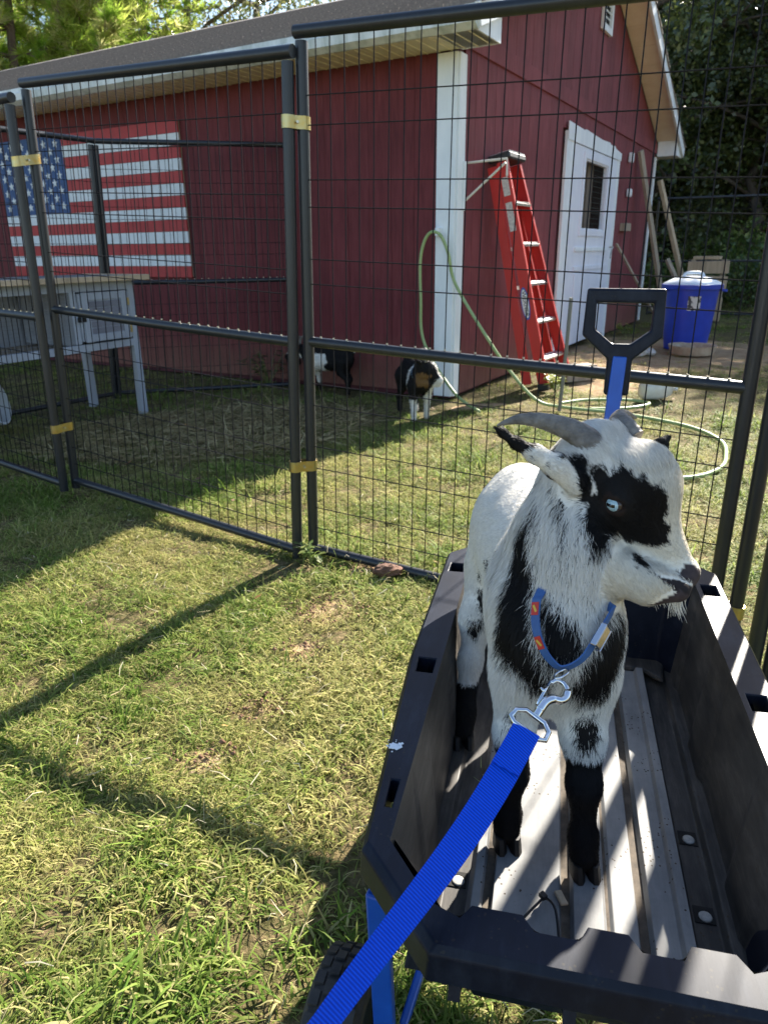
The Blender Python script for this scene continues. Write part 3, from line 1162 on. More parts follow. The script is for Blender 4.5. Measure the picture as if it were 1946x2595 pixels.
# rake soffit and rake fascia on the gable end
for mir in (False, True):
    n_r = 11
    for i in range(n_r):
        s0, s1 = slope_len * i / n_r + .004, slope_len * (i + 1) / n_r - .004
        if i == 0:
            s0 += .36
        if s1 - s0 < .05:
            continue
        vs = []
        for h in (-.09, -.075):
            for (x, s) in ((.012, s0), (OVR - .03, s0), (OVR - .03, s1), (.012, s1)):
                vs.append(slope_pt(x, s, h, mir))
        MB().add(vs, [(0, 1, 2, 3), (4, 5, 6, 7), (0, 1, 5, 4), (1, 2, 6, 5), (2, 3, 7, 6), (3, 0, 4, 7)]).build('soffit_panel', m_soffit2, barn)
    vs = []
    for h in (-.135, -.004):
        for (x, s) in ((OVR - .03, -.04), (OVR + .002, -.04), (OVR + .002, slope_len + .01), (OVR - .03, slope_len + .01)):
            vs.append(slope_pt(x, s, h, mir))
    MB().add(vs, [(0, 1, 2, 3), (4, 5, 6, 7), (0, 1, 5, 4), (1, 2, 6, 5), (2, 3, 7, 6), (3, 0, 4, 7)]).build('rake_board', m_white, barn)
    # boxed eave return
    pr = [(-.40, 2.472), (.02, 2.472), (.02, roof_z(.02) - .10), (-.40, roof_z(-.40) - .09)]
    if mir:
        pr = [(BW - a, b_) for a, b_ in pr]
    MB().prism(pr, .03, OVR - .034, lambda q: Vector((q.z, q.x, q.y))).build('eave_return', m_white, barn)
# gable vent
vt = MB()
vc = Vector((.03, BW / 2 + .12, 3.62))
for s_ in (-1, 1):
    vt.box(vc + Vector((0, s_ * .17, 0)), (.035, .06, .50))
    vt.box(vc + Vector((0, 0, s_ * .22)), (.035, .28, .06))
MB().box((.012, vc.y, vc.z), (.006, .30, .42)).build('vent_dark_sheet', m_dark, barn)  # black sheet paints the shade behind the slats
vt = vt.build('gable_vent', m_white, barn, bevel=.003)
for i in range(6):
    MB().box((.02, vc.y, 3.45 + i * .062), (.03, .276, .012), (0, R(35), 0)).build('slat', m_white, vt)

# doorway: jambs, header, door
m_door = simple('door_paint', (.78, .79, .86), .5, (.66, .67, .76), 5, (1, 1, .4), .15, 50, contrast=(.3, .75))
MB().box((.020, 2.80, 1.14), (.030, .28, 2.28)).build('jamb', m_white, barn, bevel=.003)
MB().box((.020, 4.96, 1.14), (.030, .14, 2.28)).build('jamb', m_white, barn, bevel=.003)
hd = [(2.66, 2.20), (5.03, 2.20), (5.03, 2.285), (4.7, 2.31), (4.66, 2.335), (4.45, 2.325), (4.38, 2.345), (4.0, 2.335), (3.3, 2.36), (3.24, 2.345), (2.66, 2.365)]
MB().prism(hd, .036, .046, lambda q: Vector((q.z, q.x, q.y))).build('header', m_white, barn)
wy0, wy1, wz0, wz1 = 3.40, 4.40, 1.37, 2.07
dm = MB()
dm.box((.010, (2.94 + wy0) / 2, 1.13), (.045, wy0 - 2.94, 2.13))
dm.box((.010, (wy1 + 4.89) / 2, 1.13), (.045, 4.89 - wy1, 2.13))
dm.box((.010, (wy0 + wy1) / 2, (wz1 + 2.195) / 2), (.045, wy1 - wy0, 2.195 - wz1))
dm.box((.010, (wy0 + wy1) / 2, (wz0 + .065) / 2), (.045, wy1 - wy0, wz0 - .065))
door = dm.build('door', m_door, barn)
fr = MB()
for (a, b_) in (((wy0 - .05, (wz0 + wz1) / 2), (.07, wz1 - wz0 + .18)), ((wy1 + .05, (wz0 + wz1) / 2), (.07, wz1 - wz0 + .18))):
    fr.box((.040, a[0], a[1]), (.018, b_[0], b_[1]))
for z in (wz0 - .05, wz1 + .05):
    fr.box((.040, (wy0 + wy1) / 2, z), (.018, wy1 - wy0 + .02, .07))
fr.build('window_frame', m_door, door, bevel=.004)
MB().box((.042, 3.95, 1.14), (.022, 1.5, .045)).build('rail', m_white, door, bevel=.004)
MB().box((.040, 3.95, .93), (.018, 1.5, .05)).build('rail', m_door, door, bevel=.004)
pn = MB()
for (c_, s_) in (((3.95, .50), (1.36, .74)),):
    pn.box((.038, c_[0], c_[1]), (.010, s_[0], s_[1]))
pn.build('panel', m_door, door, bevel=.004)
MB().tube([(.05, 4.78, 1.16), (.10, 4.78, 1.16), (.10, 4.72, 1.13), (.10, 4.68, 1.02)], .010, 6).build('handle', simple('old_steel', (.35, .34, .32), .4, metal=.8), door)
# what the open window shows: black sheet painting the unlit inside, then a stud
MB().box((-.72, 3.9, 1.5), (.02, 2.2, 2.2)).build('inner_dark_sheet', m_dark, barn)
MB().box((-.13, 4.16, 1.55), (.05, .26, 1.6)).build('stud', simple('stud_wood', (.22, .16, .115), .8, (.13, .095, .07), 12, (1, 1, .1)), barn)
m_mesh = simple('wire_mesh', (.10, .09, .08), .6)
wm = MB()
n_w = 16
for i in range(1, n_w):
    yy = wy0 + (wy1 - wy0) * i / n_w
    wm.tube([(0.004, yy, wz0), (0.004, yy, wz1)], .0014, 4, False)
for i in range(1, 12):
    zz_ = wz0 + (wz1 - wz0) * i / 12
    wm.tube([(0.007, wy0, zz_), (0.007, wy1, zz_)], .0014, 4, False)
wmo = wm.build('window_mesh', m_mesh, door)
wmo['kind'] = 'stuff'
# switch boxes, light block and ledge right of the door
for (yy, zz_, h) in ((5.58, 2.29, .12), (5.66, 1.86, .10)):
    MB().box((.05, yy, zz_), (.06, .085, h), None, .01).build('switch_box', m_white, barn)
MB().box((.05, 5.62, 1.42), (.09, .30, .10), (0, 0, 0), .004).build('ledge', m_oldwood, barn)
# shelf bracket of bent conduit near the corner
m_pipe = simple('conduit', (.62, .57, .50), .45)
br_ = MB()
br_.tube([(.03, .16, 1.765), (.34, .17, 1.775), (.345, .17, 1.66)], .009, 7)
br_.tube([(.03, .13, 1.50), (.33, .17, 1.75)], .009, 7)
br_.build('bracket', m_pipe, barn)
MB().box((.036, .10, 1.60), (.012, .035, .34)).build('bracket_plate', m_white, barn)

# painted board flag on the long wall
flag = thing('flag', 'red white and blue stars and stripes board hung on the dark red barn wall', 'flag', (.554, 5.815, 0), R(-30))
m_fr = simple('flag_red', (.42, .028, .030), .55, (.33, .020, .024), 9)
m_fw = simple('flag_white', (.70, .73, .76), .55, (.60, .64, .67), 9)
m_fb = simple('flag_blue', (.020, .075, .22), .55, (.014, .055, .17), 9)
fx0, fx1, fz0, fz1 = -5.34, -2.69, .93, 2.265
MB().box(((fx0 + fx1) / 2, -.020, (fz0 + fz1) / 2), (fx1 - fx0 - .01, .020, fz1 - fz0 - .01)).build('backing', m_oldwood, flag)
sh = (fz1 - fz0) / 13
can_x = fx0 + 1.065
for i in range(13):
    zt = fz1 - sh * i
    xa = can_x + .004 if i < 7 else fx0
    MB().box(((xa + fx1) / 2, -.037, zt - sh / 2), (fx1 - xa, .014, sh - .003)).build('stripe', m_fr if i % 2 == 0 else m_fw, flag)
MB().box(((fx0 + can_x) / 2, -.037, fz1 - 3.5 * sh), (can_x - fx0, .014, 7 * sh - .003)).build('canton', m_fb, flag)
spts = []
for k in range(10):
    a = math.pi / 2 + k * math.pi / 5
    r_ = .044 if k % 2 == 0 else .0185
    spts.append((r_ * math.cos(a), r_ * math.sin(a)))
star = MB().prism(spts, 0, .004, lambda q: Vector((q.x, -q.z, q.y))).build('star', m_fw, flag)
done = False
for row in range(9):
    nsr = 6 if row % 2 == 0 else 5
    for j in range(nsr):
        sx = fx0 + 1.065 * ((j + .5) / 6 if row % 2 == 0 else (j + 1) / 6)
        szz = fz1 - 7 * sh * (row + 1) / 10
        c = star if not done else star.copy()
        if done:
            SC.collection.objects.link(c)
        done = True
        c.location = (sx, -.0445, szz)
        c.rotation_euler = (0, rnd.uniform(-.15, .15), 0)
# ---------------------------------------------------------------- welded wire pen panels
m_rail = simple('black_enamel', (.012, .014, .018), .36, (.018, .020, .025), 30, (1, 1, .2), .06, 200, spec=.5)
m_wire = simple('black_wire', (.026, .025, .027), .8, spec=.0)
m_brass = simple('zinc_clamp', (.50, .34, .10), .34, (.42, .40, .24), 24, metal=.95)
m_bolt = simple('bolt_steel', (.55, .52, .45), .35, metal=.9)
HW_F = [.063, .110, .200, .247, .335, .380, .575, .621, .714, .761, .852, .900]   # wire heights as shares of the panel height
WIRE_MESH = {}

def unit_tube(r, n):
    key = (round(r, 5), n)
    if key not in WIRE_MESH:
        mb = MB().tube([(0, 0, 0), (0, 0, 1)], r, n)
        me = bpy.data.meshes.new('wire')
        me.from_pydata([tuple(v) for v in mb.v], [], mb.f)
        me.polygons.foreach_set('use_smooth', [True] * len(me.polygons))
        me.materials.append(m_wire)
        WIRE_MESH[key] = me
    return WIRE_MESH[key]

def wire(a, b, r, parent, n=5):
    o = bpy.data.objects.new('wire', unit_tube(r, n))
    a, b = Vector(a), Vector(b)
    d = b - a
    link(o, parent)
    o.location = a
    o.rotation_euler = d.to_track_quat('Z', 'Y').to_euler()
    o.scale = (1, 1, d.length)
    return o

def fence_panel(A, B, At, Bt, label, group='wire pen panels', mid=.470, nv=27, r=.0205, rw=.0020, clamp_ends=(), rail_r=.0185, hw=HW_F):
    """A, B foot points; At, Bt top points (3-D)"""
    A, B, At, Bt = map(Vector, (A, B, At, Bt))
    t = thing('fence_panel', label, 'fence panel', A, 0, group)
    O = A
    ax = (B - A).normalized()
    def pt(s, h):
        lo = A.lerp(B, s)
        hi = At.lerp(Bt, s)
        return lo.lerp(hi, h) - O
    for s in (0, 1):
        MB().tube([pt(s, -.01), pt(s, .5), pt(s, .985)], r, 12).build('post', m_rail, t, auto=R(50))
    over = ax * r * 1.15
    MB().tube([pt(0, 1) - over, pt(.5, 1), pt(1, 1) + over], r, 12).build('top_rail', m_rail, t, auto=R(50))
    MB().tube([pt(0, mid), pt(.5, mid - .002), pt(1, mid)], rail_r, 12).build('middle_rail', m_rail, t, auto=R(50))
    MB().tube([pt(0, .012), pt(1, .012)], rail_r, 12).build('bottom_rail', m_rail, t, auto=R(50))
    nrm_ = ax.cross(Vector((0, 0, 1))).normalized()
    for i in range(1, nv):
        s = i / nv
        j = rnd.uniform(-.0008, .0008)
        wire(pt(s + j, .010), pt(s - j * .6, .992), rw, t)
    for h in hw:
        wire(pt(.008, h) + nrm_ * rw * 1.6, pt(.992, h + rnd.uniform(-.001, .001)) + nrm_ * rw * 1.6, rw, t)
    # small weld beads along the middle rail
    wb = MB()
    for i in range(1, nv):
        wb.box(pt(i / nv, mid) + Vector((0, 0, rail_r + .001)), (.006, .006, .005))
    wb.build('weld_bead', m_bolt, t)
    return t, pt

def clamp(P_, Q_, z_ax, parent, O, r=.0205):
    """two-post saddle clamp of bent zinc-plated strip"""
    P_, Q_ = Vector(P_) - O, Vector(Q_) - O
    d = (Q_ - P_)
    L_ = d.length
    d.normalize()
    up = Vector(z_ax).normalized()
    n = d.cross(up).normalized()
    rr = r + .0025
    prof = []
    for k in range(9):
        a = math.pi / 2 + math.pi * k / 8
        prof.append((rr * math.cos(a), rr * math.sin(a)))
    prof += [(L_ * .35, -rr * .72), (L_ * .65, -rr * .72)]
    for k in range(9):
        a = -math.pi / 2 + math.pi * k / 8
        prof.append((L_ + rr * math.cos(a), rr * math.sin(a)))
    prof += [(L_ * .65, rr * .72), (L_ * .35, rr * .72)]
    mb = MB()
    h = .020
    n_ = len(prof)
    vs = []
    for hh, sc in ((-h, 1.0), (-h, 1.09), (h, 1.09), (h, 1.0)):
        for x, y in prof:
            cxp = 0 if x < L_ / 2 else L_
            if abs(x - L_ * .5) < L_ * .2:
                xx, yy = x, y * sc
            else:
                xx, yy = cxp + (x - cxp) * sc, y * sc
            vs.append(P_ + d * xx + n * yy + up * hh)
    fs = []
    for k in range(3):
        for i in range(n_):
            j = (i + 1) % n_
            fs.append((k * n_ + i, k * n_ + j, (k + 1) * n_ + j, (k + 1) * n_ + i))
    for i in range(n_):
        j = (i + 1) % n_
        fs.append((3 * n_ + i, 3 * n_ + j, j, i))
    mb.add(vs, fs)
    c = mb.build('clamp', m_brass, parent, auto=R(40))
    mid = (P_ + Q_) / 2
    bt = MB().tube([mid - n * (rr * .72 + .010), mid + n * (rr * .72 + .012)], .0045, 8)
    bt.tube([mid - n * (rr * .72 + .010), mid - n * (rr * .72 + .003)], .008, 6)
    bt.build('bolt', m_bolt, c)
    return c

# right panel in front of the barn corner (nearest), the one left of it, the next beyond the frame's left edge
p2, pt2 = fence_panel((-.288, 2.658, .0), (1.020, 1.972, -.055), (-.247, 2.666, 1.812), (1.020, 1.972, 1.742),
                      'large black wire fence panel in front of the barn corner and ladder', mid=.464)
p1, pt1 = fence_panel((-1.575, 3.470, .045), (-.352, 2.640, .0), (-1.515, 3.498, 1.842), (-.293, 2.652, 1.752),
                      'black wire fence panel in front of the flag and hutch', mid=.480)
p0, pt0 = fence_panel((-2.78, 4.30, .06), (-1.612, 3.415, .045), (-2.74, 4.33, 1.83), (-1.568, 3.436, 1.775),
                      'black wire fence panel at the left edge beside the hutch', mid=.480)
O2 = Vector((-.288, 2.658, 0))
for h in (.855, .205):
    a = Vector((-.352, 2.640, 0)).lerp(Vector((-.293, 2.652, 1.752)), h * 1.812 / 1.752 if h < .5 else .886)
    b_ = O2.lerp(Vector((-.247, 2.666, 1.812)), h)
    clamp(a, b_, (0.02, 0, 1), p2, O2)
O1 = Vector((-1.575, 3.470, .045))
for z in (.835, .170):
    a = Vector((-1.612, 3.415, .045)).lerp(Vector((-1.568, 3.436, 1.775)), z * 1.03)
    b_ = O1.lerp(Vector((-1.515, 3.498, 1.842)), z)
    clamp(a, b_, (0.03, 0, 1), p1, O1)
# walk-through gate frame to the right and the panel beyond it
gt = thing('gate_frame', 'bare black tube gate frame between the two right hand fence panels', 'gate frame', (1.078, 1.945, -.05))
gO = Vector(gt.location)
ga, gb = Vector((1.078, 1.945, -.06)), Vector((1.010, 1.690, -.06))
for q in (ga, gb):
    MB().tube([q - gO, q + Vector((0, 0, 1.05)) - gO, q + Vector((0, 0, 1.98)) - gO], .0205, 12).build('post', m_rail, gt, auto=R(50))
MB().tube([ga + Vector((0, 0, 1.99)) - gO, gb + Vector((0, 0, 1.99)) - gO], .0205, 12).build('top_rail', m_rail, gt, auto=R(50))
clamp(Vector((1.020, 1.972, -.055)).lerp(Vector((1.020, 1.972, 1.742)), .085), ga + Vector((0, 0, .156)), (0, 0, 1), gt, gO)
p3, pt3 = fence_panel((1.052, 1.672, -.06), (2.45, 1.20, -.08), (1.052, 1.672, 1.76), (2.45, 1.20, 1.74),
                      'black wire fence panel at the right edge behind the cart', mid=.466)

# inner pen behind the hutch
p5, pt5 = fence_panel((-2.272, 6.124, 0), (-.80, 6.46, 0), (-2.196, 6.152, 1.97), (-.77, 6.49, 1.97),
                      'black wire panel close to the barn wall behind the hutch', 'inner pen panels', mid=.47, nv=26, rw=.0020)
p6, pt6 = fence_panel((-3.30, 4.62, .0), (-2.296, 6.085, 0), (-3.26, 4.66, 1.97), (-2.222, 6.112, 1.97),
                      'black wire panel running left from the inner pen corner', 'inner pen panels', mid=.47, nv=28, rw=.0020)

# far paddock panels at the back right
far_pts = [(4.9, 13.6), (6.55, 12.9), (8.2, 12.2), (9.9, 11.6), (11.6, 11.0)]
far_lab = ['distant black paddock panel beside the barn back corner', 'distant black paddock panel above the blue bin',
           'distant black paddock panel at the right edge of the yard', 'distant black paddock panel beyond the right edge']
for (a, b_), lb in zip(zip(far_pts[:-1], far_pts[1:]), far_lab):
    fence_panel((*a, 0), (*b_, 0), (*a, 1.95), (*b_, 1.95), lb, 'far paddock panels', mid=.47, nv=20, rw=.003, hw=[.2, .34, .62, .76, .9])
# ---------------------------------------------------------------- the goat in the cart
BEDZ = 0.36
HO = np.array([0.3081, 0.8416, 0.9211])
HF, HLt, HU = head_frame(R(53), R(51), R(13))
ear_near = [((0.0024, -0.0692, -0.0583), 0.0159), ((-0.0308, -0.0867, -0.054), 0.0155), ((-0.0581, -0.1052, -0.0577), 0.0108), ((-0.0826, -0.1178, -0.0642), 0.0062), ((-0.1041, -0.1216, -0.0713), 0.0043), ((-0.1155, -0.1222, -0.0771), 0.0026)]
ear_far = [((0.0247, 0.0582, -0.0353), 0.0120), ((0.0187, 0.0804, -0.0253), 0.0095), ((0.0134, 0.1041, -0.0209), 0.0052)]
hp, hcut, HW, HM = head_prims(HO, HF, HLt, HU, .93, .018, [ear_near, ear_far])
DN = np.array([0, 0, -1.])
BK = np.array([-.08, 1., -.15])
NKD = np.array([-.05, -.25, -.95])
body = [
    # trunk
    ell((0.230, .880, .672), (.064, .120, .084), None, .06, 'chest', BK * .5 + DN, .018),
    ell((0.232, .990, .688), (.080, .130, .088), None, .06, 'trunk', BK + DN * .5, .012),
    ell((0.244, 1.090, .690), (.080, .110, .086), None, .06, 'trunk', BK + DN * .6, .012),
    ell((0.250, 1.180, .700), (.074, .085, .078), None, .06, 'trunk', BK * .4 + DN * .9, .012),
    cone((.232, .93, .752), (.244, 1.19, .750), .036, .034, .06, 'trunk', BK + DN * .3, .012),
    ell((0.226, .820, .660), (.050, .062, .072), None, .05, 'chest', DN + np.array([0, -.15, 0]), .024),
    # neck
    cone((.220, .880, .712), (.240, .872, .800), .064, .054, .05, 'neck', NKD, .020),
    cone((.240, .872, .800), (.262, .893, .868), .054, .046, .04, 'neck', NKD, .018),
    cone((.262, .893, .868), (.278, .895, .895), .045, .042, .03, 'neck', NKD, .014),
    cone((.230, .822, .700), (.254, .838, .780), .044, .036, .05, 'neck', NKD, .022),
    cone(HW(.058, 0, -.150), (.240, .835, .775), .032, .040, .04, 'neck', NKD, .022),
    # shoulders and front legs
    ell((.184, .850, .650), (.028, .054, .074), None, .05, 'chest', DN + BK * .3, .020),
    ell((.276, .840, .650), (.028, .054, .074), None, .05, 'chest', DN + BK * .3, .020),
    cone((.182, .825, .600), (.174, .808, .530), .034, .025, .04, 'upleg', DN, .018),
    cone((.174, .808, .530), (.172, .796, .470), .0225, .0195, .02, 'leg', DN, .006),
    cone((.172, .796, .470), (.169, .794, .400), .0190, .0150, .02, 'leg', DN, .006),
    cone((.169, .794, .400), (.168, .786, .380), .0185, .018, .015, 'leg', DN, .006),
    cone((.266, .815, .600), (.264, .790, .535), .035, .027, .04, 'upleg', DN, .020),
    cone((.264, .790, .535), (.264, .768, .474), .0235, .0205, .02, 'leg', DN, .006),
    cone((.264, .768, .474), (.264, .750, .402), .0195, .0150, .02, 'leg', DN, .006),
    cone((.264, .750, .402), (.264, .738, .380), .0190, .019, .015, 'leg', DN, .006),
    # hind legs
    ell((.196, 1.150, .650), (.034, .070, .086), None, .05, 'trunk', DN + BK * .3, .013),
    ell((.276, 1.150, .650), (.034, .070, .086), None, .05, 'trunk', DN + BK * .3, .013),
    cone((.186, 1.125, .620), (.160, 1.085, .555), .042, .027, .04, 'trunk', DN, .013),
    cone((.160, 1.085, .555), (.146, 1.062, .485), .0245, .0180, .03, 'hock', DN, .012),
    cone((.146, 1.062, .485), (.133, 1.025, .405), .0175, .0165, .02, 'leg', DN, .007),
    cone((.133, 1.025, .405), (.129, 1.008, .380), .0185, .018, .015, 'leg', DN, .006),
    cone((.276, 1.125, .620), (.266, 1.085, .555), .042, .027, .04, 'trunk', DN, .013),
    cone((.266, 1.085, .555), (.262, 1.110, .478), .0245, .0180, .03, 'hock', DN, .012),
    cone((.262, 1.110, .478), (.258, 1.092, .405), .0175, .0165, .02, 'leg', DN, .007),
    cone((.258, 1.092, .405), (.258, 1.078, .380), .0185, .018, .015, 'leg', DN, .006),
    # tail
    cone((.244, 1.250, .735), (.246, 1.285, .700), .013, .008, .02, 'trunk', BK, .012),
]
JAWFILL = [cone((.300, .800, .768), (.322, .783, .762), .026, .019, .022, 'head', -HF, .010), cone((.322, .783, .762), (.357, .776, .757), .019, .0125, .022, 'head', -HF, .009)]
prims = body + hp + JAWFILL
co, quads = field_mesh(prims, .0034, hcut)

def vnormals(co, quads):
    a, b, c, d = (co[quads[:, i]] for i in range(4))
    n = np.cross(c - a, d - b)
    out = np.zeros_like(co)
    for i in range(4):
        np.add.at(out, quads[:, i], n)
    return out / (np.linalg.norm(out, axis=1)[:, None] + 1e-12)

def relax(co, quads, it=2, lam=.5):
    for _ in range(it):
        s = np.zeros_like(co)
        k = np.zeros(len(co))
        for i in range(4):
            j = (i + 1) % 4
            np.add.at(s, quads[:, i], co[quads[:, j]])
            np.add.at(s, quads[:, j], co[quads[:, i]])
            np.add.at(k, quads[:, i], 1)
            np.add.at(k, quads[:, j], 1)
        co = co + lam * (s / k[:, None] - co)
    return co

co = relax(co, quads, 2, .45)
nrm = vnormals(co, quads)

def weights(P, prims):
    D_ = np.stack([prim_dist(p, P) for p in prims], 1)
    D_ -= D_.min(1)[:, None]
    w = np.exp(-D_ / .008)
    return w / w.sum(1)[:, None]

w = weights(co, prims)
flow = w @ np.stack([p['flow'] / np.linalg.norm(p['flow']) for p in prims])
hlen = w @ np.array([p['hl'] for p in prims])
regs = sorted({p['reg'] for p in prims})
regw = {r_: w[:, [i for i, p in enumerate(prims) if p['reg'] == r_]].sum(1) for r_ in regs}
hl_ = (co - HO) @ HM / .93            # head frame
hl_[:] = hl_
n1 = hash_noise(co, 45, 5)
n2 = hash_noise(co, 120, 9)
n3 = hash_noise(co, 260, 21)

WHITE = np.array([.78, .755, .70])
BLACK = np.array([.010, .009, .009])
SKINP = np.array([.055, .040, .040])
black = np.zeros(len(co), bool)
PATCHES = [  # outlines drawn in image pixels, then ray-cast offline onto the body mesh
    # face 25/25
    ([(0.256, 0.835, 0.893), (0.261, 0.835, 0.897), (0.270, 0.832, 0.894), (0.280, 0.825, 0.891), (0.289, 0.820, 0.897), (0.308, 0.806, 0.892), (0.321, 0.801, 0.881), (0.333, 0.804, 0.882), (0.340, 0.803, 0.873), (0.342, 0.801, 0.855), (0.339, 0.799, 0.846), (0.348, 0.8, 0.825), (0.350, 0.797, 0.809), (0.343, 0.797, 0.803), (0.329, 0.804, 0.804), (0.312, 0.817, 0.801), (0.293, 0.819, 0.808), (0.275, 0.807, 0.813), (0.269, 0.801, 0.806), (0.259, 0.797, 0.805), (0.25, 0.799, 0.813), (0.241, 0.807, 0.826), (0.247, 0.817, 0.840), (0.256, 0.828, 0.853), (0.258, 0.830, 0.870)], 0.05),
    # cheek spots
    ([(0.308, 0.8, 0.794), (0.318, 0.808, 0.792), (0.323, 0.795, 0.788), (0.323, 0.772, 0.783), (0.318, 0.771, 0.783), (0.311, 0.779, 0.787), (0.306, 0.789, 0.791)], 0.02),
    # behind ear 8/8
    ([(0.222, 0.819, 0.912), (0.245, 0.847, 0.909), (0.253, 0.840, 0.904), (0.256, 0.835, 0.893), (0.257, 0.829, 0.856), (0.249, 0.828, 0.856), (0.239, 0.815, 0.880), (0.234, 0.820, 0.898)], 0.03),
    # shoulder 18/18
    ([(0.201, 0.847, 0.845), (0.178, 0.860, 0.816), (0.170, 0.863, 0.785), (0.165, 0.844, 0.756), (0.157, 0.828, 0.733), (0.149, 0.816, 0.702), (0.146, 0.819, 0.661), (0.155, 0.796, 0.651), (0.172, 0.775, 0.645), (0.185, 0.768, 0.634), (0.202, 0.767, 0.615), (0.209, 0.750, 0.657), (0.193, 0.758, 0.682), (0.184, 0.771, 0.707), (0.185, 0.796, 0.742), (0.192, 0.812, 0.770), (0.187, 0.825, 0.786), (0.185, 0.838, 0.809)], 0.06),
    # chest 10/10
    ([(0.195, 0.789, 0.745), (0.192, 0.764, 0.704), (0.198, 0.754, 0.680), (0.210, 0.748, 0.673), (0.228, 0.746, 0.681), (0.241, 0.751, 0.700), (0.241, 0.757, 0.714), (0.229, 0.761, 0.723), (0.217, 0.771, 0.736), (0.21, 0.782, 0.748)], 0.04),
    # right chest 9/12
    ([(0.259, 0.767, 0.720), (0.289, 0.790, 0.721), (0.303, 0.803, 0.707), (0.280, 0.770, 0.616), (0.252, 0.764, 0.608), (0.237, 0.759, 0.620), (0.225, 0.749, 0.646), (0.236, 0.746, 0.666), (0.241, 0.748, 0.684)], 0.05),
    # leg 6/6
    ([(0.244, 0.773, 0.578), (0.273, 0.771, 0.587), (0.275, 0.764, 0.547), (0.267, 0.760, 0.539), (0.254, 0.760, 0.534), (0.245, 0.769, 0.552)], 0.03),
    # legspot 4/4
    ([(0.158, 0.792, 0.573), (0.171, 0.785, 0.578), (0.169, 0.786, 0.557), (0.160, 0.789, 0.559)], 0.02),
    # hock 5/5
    ([(0.139, 1.060, 0.563), (0.167, 1.054, 0.567), (0.158, 1.051, 0.543), (0.150, 1.052, 0.533), (0.139, 1.057, 0.545)], 0.03),
    # thigh 4/4
    ([(0.155, 1.076, 0.614), (0.164, 1.064, 0.618), (0.162, 1.056, 0.575), (0.156, 1.059, 0.579)], 0.02),
    # s1 4/4
    ([(0.153, 0.969, 0.717), (0.147, 0.903, 0.728), (0.150, 0.953, 0.703), (0.151, 0.974, 0.709)], 0.02),
    # s2 4/4
    ([(0.153, 1.055, 0.658), (0.148, 0.987, 0.679), (0.156, 1.073, 0.633), (0.153, 1.077, 0.640)], 0.02),
    # s3 5/5
    ([(0.218, 0.842, 0.857), (0.223, 0.834, 0.853), (0.219, 0.821, 0.837), (0.215, 0.818, 0.83), (0.216, 0.835, 0.849)], 0.02),
    # s4 4/4
    ([(0.219, 0.815, 0.829), (0.223, 0.811, 0.825), (0.222, 0.804, 0.812), (0.218, 0.807, 0.814)], 0.02),
]
for i_, (loop, dep) in enumerate(PATCHES):
    black |= patch_mask(co, nrm, loop, dep, .0035 + .0025 * (dep > .035), 31 + 7 * i_)
# dark ear tips, speckled ear base
e_tip, e_base = np.array(HW(*ear_near[-1][0])), np.array(HW(*ear_near[0][0]))
e_t = ((co - e_base) @ (e_tip - e_base)) / ((e_tip - e_base) @ (e_tip - e_base))
nearside = hl_[:, 1] < 0
isear_v = regw['ear'] > .5
black |= isear_v & nearside & (e_t > .60 + .07 * n1)
black |= isear_v & nearside & (e_t > .2) & (e_t < .75) & (n2 + .5 * n3 > .36)
black |= isear_v & ~nearside
black |= (regw['neck'] > .6) & (n2 + .4 * n3 > .80) & (co[:, 2] > .72)
X, Y, Z = co.T
leg = regw['leg'] > .5
black |= (leg & (Z < .522) & (Y < .95))
black |= (leg & (Z < .455) & (Y > .95))
col = np.where(black[:, None], BLACK, WHITE)
# cream tint on the bridge of the nose and the jaw
cream = np.clip((hl_[:, 0] - .0) / .1, 0, 1) * (regw['head'] > .5)
col = np.where(black[:, None], col, col * (1 - cream[:, None] * np.array([.02, .06, .14])))
# naked grey nose leather and dark lips
nose = patch_mask(co, nrm, [(0.359, 0.786, 0.778), (0.367, 0.791, 0.787), (0.378, 0.793, 0.785), (0.392, 0.797, 0.778), (0.392, 0.790, 0.765), (0.380, 0.780, 0.764), (0.367, 0.775, 0.769), (0.358, 0.778, 0.774)], .04, .002, 5)
nose |= (hl_[:, 0] > .186) & (hl_[:, 2] > -.058) & (hl_[:, 2] < -.028) & (regw['head'] > .5)
lips = patch_mask(co, nrm, [(0.318, 0.769, 0.7815), (0.331, 0.768, 0.779), (0.352, 0.773, 0.774), (0.366, 0.772, 0.767), (0.382, 0.778, 0.764), (0.384, 0.776, 0.754), (0.368, 0.771, 0.752), (0.350, 0.763, 0.760), (0.337, 0.763, 0.770), (0.322, 0.7675, 0.7795)], .03, .0015, 9)
col[lips] = np.array([.022, .017, .017])
col[nose] = SKINP * (1 + .25 * n3[nose, None])
eyerim = (np.linalg.norm((hl_ - np.array([.050, -.050, -.037])) / np.array([.0185, .03, .0140]), axis=1) < 1)
col[eyerim] = np.array([.020, .013, .011])
skin_col = col.copy()

goat = thing('goat', 'white goat with black eye patch and curved grey horns standing in the black cart', 'goat', (.21, .93, BEDZ), group=None)
GO = Vector(goat.location)

def local(a):
    return np.asarray(a) - np.array(GO)

me = np_mesh('body', local(co), quads=quads, mats=[m_skin], smooth=True)
set_col(me, 'Col', skin_col)
gbody = link(bpy.data.objects.new('body', me), goat)

